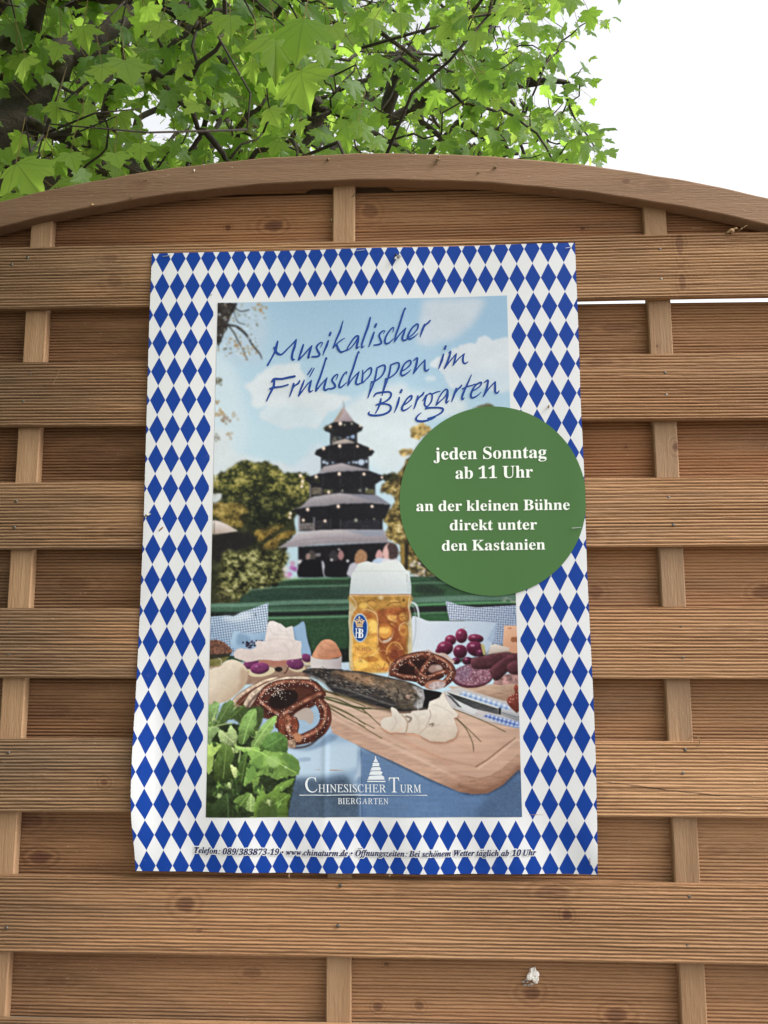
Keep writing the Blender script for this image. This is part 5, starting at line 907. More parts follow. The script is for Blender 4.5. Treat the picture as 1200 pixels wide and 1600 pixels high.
  'h': (357, [[210,-9,185,-4,170,13,165,41,173,84,194,153,217,222,223,246,220,257,210,261,185,252,159,227,131,185,92,100,63,0,-19,0,82,374,88,399,90,411,83,428,58,433,48,433,48,451,110,457,187,470,115,197,151,247,184,282,217,303,253,310,281,304,297,287,303,259,298,223,282,170,250,75,247,65,246,57,248,47,257,43,276,57,306,98,320,89,284,35,247,2]]),
  'i': (194, [[132,371,114,374,100,384,90,398,87,416,90,433,100,447,114,457,132,460,149,457,163,447,173,433,176,416,173,398,163,384,149,374], [49,-8,29,-5,13,5,4,21,1,41,4,64,10,87,44,211,51,237,53,254,46,268,26,273,19,273,19,289,89,299,150,310,89,85,84,55,87,46,95,42,114,54,142,90,155,81,121,31,85,2]]),
  'l': (173, [[40,-9,19,-6,3,3,-7,19,-10,40,-8,61,-2,85,77,371,87,414,80,428,58,433,52,433,52,450,183,470,79,86,75,69,73,54,75,44,83,41,103,53,131,89,144,79,118,40,93,12,68,-4]]),
  'm': (525, [[380,-8,355,-2,340,14,335,42,343,85,364,154,387,222,393,247,390,258,380,261,350,249,318,214,284,152,250,62,230,0,152,0,220,222,226,247,222,258,213,261,196,257,177,244,136,190,97,107,66,0,-14,0,42,211,50,240,52,254,45,268,24,273,18,273,17,289,151,310,116,193,153,245,187,281,221,303,256,310,284,304,300,288,306,260,299,217,330,258,361,287,391,304,422,310,450,304,467,288,473,260,468,224,452,171,420,76,417,66,416,58,418,47,426,44,446,56,457,70,471,91,486,81,433,14,408,-3]]),
  'n': (357, [[213,-9,188,-4,173,13,168,41,175,84,197,153,220,222,226,246,222,257,213,261,189,253,163,229,136,190,97,107,66,0,-14,0,42,211,50,240,52,254,45,268,24,273,18,273,17,289,151,310,116,193,153,245,187,281,221,303,256,310,284,304,300,287,306,259,301,226,285,170,248,57,251,47,260,43,279,55,304,90,319,80,266,13,240,-4]]),
  'o': (316, [[96,-9,54,-2,20,20,-2,54,-10,98,-6,135,6,172,24,208,48,241,76,269,107,291,141,305,175,310,222,303,256,281,278,247,285,203,281,167,270,130,252,94,228,61,200,32,168,10,134,-4], [103,13,119,17,134,30,162,74,184,132,200,191,206,240,202,267,191,283,172,288,156,284,141,272,113,229,90,172,75,111,69,58,73,33,84,18]]),
  'r': (261, [[-14,0,42,211,50,240,52,254,45,268,24,273,18,273,17,289,151,310,114,189,144,243,171,280,197,302,222,310,243,305,255,290,259,265,257,245,249,230,236,221,220,218,202,223,186,238,180,241,157,224,127,175,95,97,66,0]]),
  's': (253, [[91,-9,28,5,15,7,3,4,-7,-7,-24,-4,-7,109,13,105,23,55,46,24,81,14,103,18,116,31,120,52,114,77,95,106,69,138,39,185,28,228,34,260,53,286,82,303,116,309,179,298,186,296,192,295,204,298,212,307,230,307,215,205,197,207,184,252,163,279,134,288,107,278,97,255,104,231,124,202,146,176,165,149,183,116,190,82,187,58,177,36,162,17,142,3,118,-6]]),
  't': (185, [[30,-9,5,-4,-10,12,-15,39,-14,52,-11,70,45,273,13,273,13,297,58,319,98,353,134,398,162,398,134,300,187,300,179,273,126,273,77,103,70,77,67,56,70,45,77,41,98,54,128,95,144,85,116,44,88,14,60,-3]]),
  'u': (357, [[46,-9,18,-4,1,13,-5,41,0,75,15,130,38,211,46,254,39,268,19,273,13,273,12,289,73,298,146,310,81,79,76,53,79,43,89,40,112,48,138,72,167,113,206,197,236,301,316,301,251,57,254,48,261,44,280,56,292,70,306,91,321,81,268,13,242,-4,215,-9,196,-6,182,4,172,19,169,40,181,103,147,53,114,18,81,-2]]),
  'w': (420, [[48,-10,48,25,45,154,38,228,30,254,19,270,5,274,-1,273,-2,291,97,310,109,290,118,231,124,132,229,310,246,310,267,87,303,130,327,167,341,196,346,214,342,227,330,240,318,255,314,271,325,300,353,311,370,308,383,298,391,283,394,264,385,222,357,168,310,102,245,25,216,-9,197,-10,179,179,68,-9]]),
  'z': (260, [[154,-52,105,-41,56,-13,17,5,-7,-5,-24,-16,-33,-14,-36,-6,-34,0,159,238,77,238,48,235,34,225,20,198,3,198,32,301,244,301,54,73,81,59,101,38,129,-9,140,-26,155,-32,165,-30,169,-24,168,-18,165,-14,157,2,156,11,165,35,191,44,217,35,226,8,221,-14,207,-33,184,-47]]),
 },
 'r': {
  'A': (463, [[-85,0,-82,13,-39,24,0,56,107,182,356,475,369,475,353,58,356,37,366,24,384,16,411,13,409,0,221,0,224,13,229,13,256,16,273,26,282,46,285,78,288,158,133,158,116,150,65,90,40,56,32,36,34,25,43,17,79,13,75,0], [143,183,289,183,298,367]]),
  'B': (439, [[-34,0,-30,13,-27,13,0,17,19,27,32,45,42,73,126,385,132,420,129,434,120,443,81,451,85,465,256,465,324,459,372,440,400,408,410,365,403,327,382,296,347,270,297,251,341,227,367,192,376,145,370,104,351,68,320,39,279,18,229,4,171,0], [193,259,257,266,303,287,331,322,340,369,335,401,318,424,292,437,255,442,223,440,210,430,201,410,188,365,163,269,170,261], [153,21,197,25,234,36,263,56,291,97,301,152,294,190,274,217,241,232,194,237,163,235,155,231,150,222,109,73,106,58,105,44,108,32,116,25]]),
  'C': (471, [[218,-10,163,-4,117,13,78,41,49,78,32,125,26,179,31,228,46,276,70,322,102,365,139,402,181,433,250,464,321,475,363,470,412,457,430,453,443,457,453,470,467,470,439,332,425,332,426,343,426,353,419,396,400,427,370,446,328,453,287,447,246,430,208,404,174,370,146,328,124,281,110,229,105,175,114,110,140,60,182,29,236,19,294,28,348,56,399,103,412,91,369,46,323,15,274,-4]]),
  'E': (454, [[-34,0,-30,13,-28,13,0,16,18,25,31,43,42,73,126,385,132,419,129,433,120,443,81,451,85,465,440,465,420,364,409,364,409,367,402,414,391,427,373,436,309,442,252,442,222,439,207,426,196,396,159,260,216,260,259,264,289,275,308,296,321,326,334,326,287,161,275,161,277,187,272,220,253,234,214,237,154,237,112,83,107,62,105,47,108,36,116,28,153,24,199,24,244,26,281,34,313,48,341,67,365,94,386,128,400,128,351,0]]),
  'G': (541, [[245,-10,183,-4,130,13,86,42,54,80,34,127,27,181,32,230,47,278,71,324,102,367,139,404,181,435,251,465,327,475,373,471,414,459,447,446,465,442,487,448,503,469,514,469,484,327,472,327,458,380,428,420,386,445,331,453,272,443,218,413,173,367,137,306,114,238,106,173,110,126,124,86,146,53,175,30,212,16,255,11,288,15,319,26,342,43,354,64,378,158,381,173,383,185,379,200,369,208,322,214,325,227,518,227,514,214,476,208,457,188,450,171,443,146,416,35,334,1]]),
  'H': (520, [[-34,0,-30,13,-28,13,6,18,27,36,42,73,126,385,132,419,129,433,120,443,81,451,85,465,270,465,267,451,264,451,238,448,219,439,205,421,194,390,166,285,163,271,169,262,185,259,357,259,373,262,381,274,410,385,416,419,413,433,404,443,365,451,369,465,555,465,551,451,545,451,520,448,502,439,489,421,479,392,396,80,391,60,389,45,392,31,401,21,440,13,437,0,251,0,255,13,257,13,291,18,312,36,326,73,364,212,365,217,365,222,360,232,343,234,172,234,156,231,148,220,111,80,106,60,104,45,107,31,116,21,155,13,152,0]]),
  'I': (245, [[-31,0,-27,13,-24,13,10,18,30,36,45,73,129,385,135,419,132,433,123,443,84,451,88,465,275,465,272,451,267,451,241,448,224,439,210,421,200,392,116,80,110,45,113,31,122,21,161,13,157,0]]),
  'M': (590, [[-36,0,-32,13,3,18,25,36,40,73,128,385,134,419,131,433,122,443,83,451,87,465,212,465,261,108,496,465,624,465,620,451,615,451,589,448,572,439,558,421,548,392,465,80,460,60,458,45,461,31,470,21,509,13,506,0,322,0,325,11,359,18,381,39,397,83,480,392,219,0,210,0,157,393,77,103,66,48,69,32,78,21,118,13,114,0]]),
  'N': (500, [[338,-11,154,373,75,84,70,60,68,43,71,28,80,20,122,13,118,0,-34,0,-30,13,-3,16,17,25,31,43,42,73,130,393,132,401,132,408,120,438,105,448,86,451,81,451,85,465,182,465,353,108,427,381,433,405,435,422,432,436,422,445,380,451,383,465,536,465,532,451,498,447,475,429,460,392,351,-11]]),
  'R': (451, [[-34,0,-30,13,-27,13,0,17,19,27,32,45,42,73,126,385,132,420,129,434,120,443,81,451,85,465,281,465,343,458,388,438,414,407,423,364,415,320,390,284,348,255,289,235,351,85,381,31,398,18,419,13,422,13,418,0,314,0,221,228,206,228,176,229,152,231,114,89,106,46,109,30,118,20,154,13,162,13,158,0], [202,250,264,258,309,280,337,316,347,363,341,398,323,423,293,438,251,443,224,440,209,427,197,398,158,253,179,251]]),
  'S': (369, [[153,-9,108,-4,58,10,49,13,42,13,26,8,15,-8,3,-8,26,146,38,146,46,88,69,46,102,20,146,11,170,14,192,23,224,57,233,80,236,105,228,139,207,174,183,201,154,232,102,297,92,325,88,353,92,386,105,416,125,440,152,459,184,471,222,475,253,473,281,466,303,459,313,457,328,461,338,473,351,473,330,336,319,336,313,387,296,424,268,446,232,453,200,448,175,433,159,408,154,376,168,334,201,291,231,259,263,224,291,179,301,126,296,89,282,57,259,29,229,8,194,-5]]),
  'T': (420, [[50,0,52,13,58,13,97,19,121,41,139,89,228,417,230,429,226,438,212,441,194,441,126,432,102,421,84,404,59,352,44,353,74,465,461,465,439,350,426,350,427,361,427,371,423,403,410,425,386,437,346,441,318,441,305,437,298,423,208,93,198,43,202,28,212,19,257,13,265,13,261,0]]),
  'U': (491, [[200,-10,138,-2,92,24,62,63,52,113,64,181,119,388,125,420,122,435,112,444,68,452,71,465,267,465,265,452,258,452,230,448,210,436,196,414,185,381,135,193,119,109,125,73,144,46,175,28,216,23,252,27,284,38,311,55,332,79,351,118,370,181,416,355,426,412,424,431,415,443,398,450,373,452,375,465,532,465,530,452,520,452,488,444,467,420,458,396,447,357,396,163,376,106,354,62,326,29,291,7,250,-6]]),
 },
}
# ---------------------------------------------------------------- the poster: a sheet of coated paper stapled to the front boards
PY = -.0130
def gss(x, c, s): return np.exp(-((x - c) / s) ** 2)
def yp(X, Z):
    """where the sheet hangs: flat on the boards, lifting a little along its sides"""
    X = np.asarray(X, float); z = np.asarray(Z, float) - ZB
    o = .0085 * gss(X, -.275, .030) * gss(z, -.20, .11) + .0022 * gss(X, -.262, .03) * gss(z, .12, .09)
    o = o - .0010 * gss(X, -.235, .012) * gss(z, -.2, .16)
    o = o + .0036 * gss(X, .330, .040) * gss(z, .20, .16) + .0012 * gss(X, .325, .03) * gss(z, -.13, .1) + .0022 * gss(X, .325, .02) * gss(z, -.29, .03)
    o = o + .0010 * np.sin(X * 26 + 1.2 * np.sin(z * 5)) + .0011 * np.sin(z * 11 + X * 6) + .0017 * gss(z, -.29, .06) * np.sin(X * 55 + z * 14) + .0008 * gss(X, -.018, .004) * gss(z, -.2, .12)
    return PY - o
def pxz(a, b):
    """layout coordinates (rectified survey) -> x, z on the sheet"""
    d = [CR_[i] * ((np.asarray(a, float) - 600) / CF) - CU_[i] * ((np.asarray(b, float) - 800) / CF) + CF_[i] for i in range(3)]
    t = (PY - CP[1]) / d[1]; return CP[0] + t * d[0], CP[2] + t * d[2]
EL = np.array([(237, 396), (233.5, 500), (231, 600), (227, 750), (225.6, 810), (221, 900), (216, 1000), (212, 1100), (208, 1200), (207, 1260), (209, 1300), (213, 1335), (212.5, 1360)], float)
ER = np.array([(898, 380), (901, 450), (905, 550), (907, 630), (910.6, 700), (913, 760), (915, 840), (917, 900), (922, 1000), (927, 1100), (931, 1200), (933, 1300), (933, 1366)], float)
def edge(E_, s):
    u = np.concatenate([[0], np.cumsum(np.linalg.norm(np.diff(E_, axis=0), axis=1))]); u /= u[-1]
    # soften the polyline
    xs = np.interp(s, u, E_[:, 0]); ys = np.interp(s, u, E_[:, 1])
    k = np.ones(9) / 9; pad = np.pad(xs, 4, mode='edge'); xs2 = np.convolve(pad, k, 'valid'); xs2[0], xs2[-1] = xs[0], xs[-1]
    return xs2, ys
NSX, NSY = 110, 150
sv_ = np.linspace(0, 1, NSY + 1); su_ = np.linspace(0, 1, NSX + 1)
lx, ly = edge(EL, sv_); rx, ry = edge(ER, sv_)
GA = lx[:, None] * (1 - su_) + rx[:, None] * su_; GB = ly[:, None] * (1 - su_) + ry[:, None] * su_
GB += (sv_ ** 6)[:, None] * (4 * su_ * (1 - su_) * 2.0)
gx, gz = pxz(GA, GB); SVv = np.stack([gx, yp(gx, gz), gz], -1).reshape(-1, 3)
def gridfaces(nx, ny):
    i = np.arange(ny)[:, None] * (nx + 1); j = np.arange(nx)[None, :]
    return np.stack([i + j, i + nx + 1 + j, i + nx + 2 + j, i + 1 + j], -1).reshape(-1, 4)
def xz(a, b): X, Z = pxz(a, b); return float(X), float(Z)

# lozenge lattice, measured along both sides of the sheet (u across, v down)
ZL = [(510.5, 0), (469.7, 1), (428.2, 2), (-146.3, 16), (-188.1, 17), (-229.3, 18), (-266.5, 19), (-303.7, 20)]
ZRr = [(515.5, 0), (473.2, 1), (-225.6, 18), (-264.6, 19), (-303.2, 20)]
XL = [(510, -264.5), (428, -264.5), (-146, -261.4), (-188, -261.6), (-229, -260.4), (-266, -257), (-303, -253.5)]
XR = [(515, 316.7), (-226, 320.9), (-265, 319.6), (-303, 318.8)]
def itp(x, T):
    T = np.array(sorted(T)); y = np.interp(x, T[:, 0], T[:, 1])
    y = np.where(x < T[0, 0], T[0, 1] + (x - T[0, 0]) * (T[1, 1] - T[0, 1]) / (T[1, 0] - T[0, 0]), y)
    return np.where(x > T[-1, 0], T[-1, 1] + (x - T[-1, 0]) * (T[-1, 1] - T[-2, 1]) / (T[-1, 0] - T[-2, 0]), y)
X_, Z_ = gx * 1000, (gz - ZB) * 1000
l_, r_ = itp(Z_, XL), itp(Z_, XR); UU = 27 * (X_ - l_) / (r_ - l_)
fx_ = np.clip((X_ + 265) / 582, 0, 1); VV_ = itp(Z_, ZL) * (1 - fx_) + itp(Z_, ZRr) * fx_

def paper_finish(k, col, rough=.38, spec=.16):
    tc = k.n('ShaderNodeTexCoord').outputs['Object']; w1 = k.noise(tc, 900, 2)
    dirt = k.rng(k.noise(tc, 26, 5, .7), .62, .82, 0, .10); specks = k.rng(k.noise(tc, 420, 2, .5), .745, .78, 0, .35)
    c = k.mix(dirt, col, C4((.42, .38, .30))); c = k.mix(specks, c, C4((.25, .22, .18)))
    k.l(c, k.b.inputs['Base Color']); k.put(k.b.inputs['Roughness'], k.rng(k.noise(tc, 60, 3), .3, .7, rough - .06, rough + .1)); k.b.inputs['Specular IOR Level'].default_value = spec
    k.l(k.bump(w1, .06, .0006, ), k.b.inputs['Normal'])
    return k.m
PAPER = (.63, .638, .655)
pk = NT('poster_paper'); uvn = pk.n('ShaderNodeUVMap'); uvn.uv_map = 'UVMap'; sp = pk.n('ShaderNodeSeparateXYZ'); pk.l(uvn.outputs[0], sp.inputs[0])
u_, v_ = sp.outputs[0], sp.outputs[1]
a_ = pk.math('ABSOLUTE', pk.math('SUBTRACT', pk.math('FRACT', pk.math('ADD', u_, 40)), .5)); b_ = pk.math('ABSOLUTE', pk.math('SUBTRACT', pk.math('FRACT', pk.math('ADD', v_, 40.5)), .5))
loz = pk.rng(pk.math('ADD', a_, b_), .490, .4985, 1, 0, False)
inn = pk.math('MULTIPLY', pk.math('MULTIPLY', pk.math('GREATER_THAN', u_, 3.93), pk.math('LESS_THAN', u_, 23.05)), pk.math('MULTIPLY', pk.math('GREATER_THAN', v_, 1.5), pk.math('LESS_THAN', v_, 18.5)))
loz = pk.math('MULTIPLY', loz, pk.math('SUBTRACT', 1.0, inn))
paper_finish(pk, pk.mix(loz, C4(PAPER), C4((.0045, .040, .255))))
sheet = mesh_obj('poster', SVv, gridfaces(NSX, NSY), pk.m, None, smooth=True)
tag(sheet, 'beer garden poster with blue and white lozenge border stapled to the fence', 'poster')
uvl = sheet.data.uv_layers.new(name='UVMap'); li = np.zeros(len(sheet.data.loops), np.int32); sheet.data.loops.foreach_get('vertex_index', li)
uvl.data.foreach_set('uv', np.stack([UU.ravel()[li], VV_.ravel()[li]], -1).ravel())
def on_sheet(x, z, eps): return np.stack([x, yp(x, z) - eps, z], -1)

# the printed photograph: a fine mesh that carries the print as point colours
NX_, NY_ = 470, 790
qa, qb = np.meshgrid(np.linspace(0, 1, NX_ + 1), np.linspace(0, 1, NY_ + 1))
QC = [(340.2, 473), (792, 462), (816, 1277), (322, 1277)]
Qx, Qz = zip(*[xz(a, b) for a, b in QC])
px_ = (Qx[0] * (1 - qa) + Qx[1] * qa) * (1 - qb) + (Qx[3] * (1 - qa) + Qx[2] * qa) * qb
pz_ = (Qz[0] * (1 - qa) + Qz[1] * qa) * (1 - qb) + (Qz[3] * (1 - qa) + Qz[2] * qa) * qb
# back to layout coordinates for the lookup
dv = np.stack([px_ - CP[0], np.full_like(px_, PY - CP[1]), pz_ - CP[2]], -1); dz_ = dv @ CF_
la, lb = 600 + CF * (dv @ CR_) / dz_, 800 - CF * (dv @ CU_) / dz_
fx, fy = np.clip((la - PX0) * PS - .5, 0, RW - 1.001), np.clip((lb - PY0) * PS - .5, 0, RH - 1.001)
ix, iy = fx.astype(int), fy.astype(int); fx, fy = (fx - ix)[..., None], (fy - iy)[..., None]
S_ = (CAN[iy, ix] * (1 - fx) + CAN[iy, ix + 1] * fx) * (1 - fy) + (CAN[iy + 1, ix] * (1 - fx) + CAN[iy + 1, ix + 1] * fx) * fy
S_ = np.clip(S_, 0, 255) / 255; LIN = np.where(S_ < .04045, S_ / 12.92, ((S_ + .055) / 1.055) ** 2.4) * PRINT_GAIN
ck = NT('printed_photograph'); vc = ck.n('ShaderNodeAttribute'); vc.attribute_name = 'print'; paper_finish(ck, vc.outputs['Color'], .34)
pic = mesh_obj('printed_picture', on_sheet(px_, pz_, .0003).reshape(-1, 3), gridfaces(NX_, NY_), ck.m, sheet, smooth=True)
ca = pic.data.attributes.new('print', 'FLOAT_COLOR', 'POINT'); ca.data.foreach_set('color', np.concatenate([np.clip(LIN, 0, .92), np.ones(LIN.shape[:2] + (1,))], -1).ravel().astype(np.float32))

# lettering
def flat_mat(name, c, rough=.4):
    k = NT(name); return paper_finish(k, k.mix(0.0, C4(c), C4(c)), rough)
def bez(s): return np.array(s, float).reshape(-1, 2)
def ring(cx, cy, r, n=12): return np.array([(cx + r * math.cos(2 * math.pi * i / n), cy + r * math.sin(2 * math.pi * i / n)) for i in range(n)])
def quad(x0, y0, x1, y1, sl=0): return np.array([(x0 + sl * y0, y0), (x1 + sl * y0, y0), (x1 + sl * y1, y1), (x0 + sl * y1, y1)], float)
def glyph(font, ch):
    """polygons of one letter in thousandths, its advance"""
    sl = .27 if font == 'i' else 0; G_ = GLY[font]
    if ch == ' ': return [], 170
    if ch == '.': return [ring(80, 38, 42)], 165
    if ch == ':': return [ring(95, 38, 42), ring(95 + 260 * sl, 260, 42)], 190
    if ch == '-': return [quad(30, 105, 190, 165, sl)], 220
    if ch == '/': return [np.array([(-10, -10), (45, -10), (235, 480), (180, 480)], float)], 210
    if ch == '\u2022': return [ring(120, 210, 72)], 240
    base = {'\u00fc': 'u', '\u00f6': 'o', '\u00e4': 'a', '\u00d6': 'O'}.get(ch, ch)
    adv, S = G_[base]; P = [bez(s) for s in S]
    if font == 'i' and ch.isdigit(): P = [p + np.stack([p[:, 1] * .24 - 20, 0 * p[:, 1]], 1) for p in P]
    if font == 'r':
        P = [p - np.stack([p[:, 1] * .287, 0 * p[:, 1]], 1) for p in P]
    if base != ch:
        y = 575 if ch == '\u00d6' else 425; x = adv / 2 - 5
        P += [ring(x - 85 + sl * y * .9, y, 42), ring(x + 85 + sl * y * .9, y, 42)]
    if font == 'r':
        xm = max(p[:, 0].max() for p in P); xn = min(p[:, 0].min() for p in P)
        P = [p - [xn - 22, 0] for p in P]; adv = xm - xn + 44
    return P, adv
def layout(font, text, start, end, cap, curve=None, track=0, caps=None):
    """letters as polygons in layout coordinates: the line runs from start to end and is fitted to that width"""
    gl = []; x = 0
    for i, ch in enumerate(text):
        P, adv = glyph(font, ch); k = caps[i] if caps else 1.0
        gl.append(([p * k for p in P], x)); x += adv * k + track
    x -= track; d = np.array(end, float) - np.array(start, float); L = np.linalg.norm(d); d /= L; nrm = np.array([d[1], -d[0]]); sx = L / x; sy = cap / 465
    out = []
    for P, x0 in gl:
        pl = []
        for p in P:
            q = np.array(start) + ((p[:, 0] + x0) * sx)[:, None] * d + (p[:, 1] * sy)[:, None] * nrm
            if curve: q[:, 1] += curve(q[:, 0])
            pl.append(q)
        if pl: out.append(pl)
    return out
def fill_letters(polys, eps, grow=0.0, step=0.0):
    """fill each letter (holes cut out) and lay it on the sheet"""
    V, F = [], []
    for gi, pl in enumerate(polys):
        cu = bpy.data.curves.new('tmp', 'CURVE'); cu.dimensions = '2D'; cu.fill_mode = 'BOTH'; cu.offset = grow; cu.resolution_u = 1
        ar = [float(np.sum(p[:, 0] * np.roll(p[:, 1], -1) - np.roll(p[:, 0], -1) * p[:, 1])) for p in pl]; big = max(ar, key=abs)
        for p in pl:
            if big > 0: p = p[::-1]             # outer outlines run anticlockwise on the sheet
            X, Z = pxz(p[:, 0], p[:, 1]); s = cu.splines.new('POLY'); s.points.add(len(X) - 1); s.use_cyclic_u = True
            s.points.foreach_set('co', np.stack([X, Z - ZB, 0 * X, 0 * X + 1], 1).ravel())
        o = bpy.data.objects.new('tmp', cu); COL.objects.link(o); bpy.context.view_layer.update()
        dg = bpy.context.evaluated_depsgraph_get(); me = bpy.data.meshes.new_from_object(o.evaluated_get(dg))
        v = np.zeros(len(me.vertices) * 3); me.vertices.foreach_get('co', v); v = v.reshape(-1, 3); b = len(V)
        V += on_sheet(v[:, 0], v[:, 1] + ZB, eps + step * (gi % 3)).tolist()
        for f in me.polygons:
            ids = [b + q for q in f.vertices]; F.append(ids)
        bpy.data.objects.remove(o); bpy.data.curves.remove(cu); bpy.data.meshes.remove(me)
    return V, F
def letters(name, polys, mat, parent, eps, grow=0.0, step=0.0):
    V, F = fill_letters(polys, eps, grow, step)
    # all faces look out of the sheet
    Va = np.array(V); FF = []
    for f in F:
        a, b, c = Va[f[0]], Va[f[1]], Va[f[2]]; FF.append(f if np.cross(b - a, c - a)[1] < 0 else f[::-1])
    return mesh_obj(name, V, FF, mat, parent)

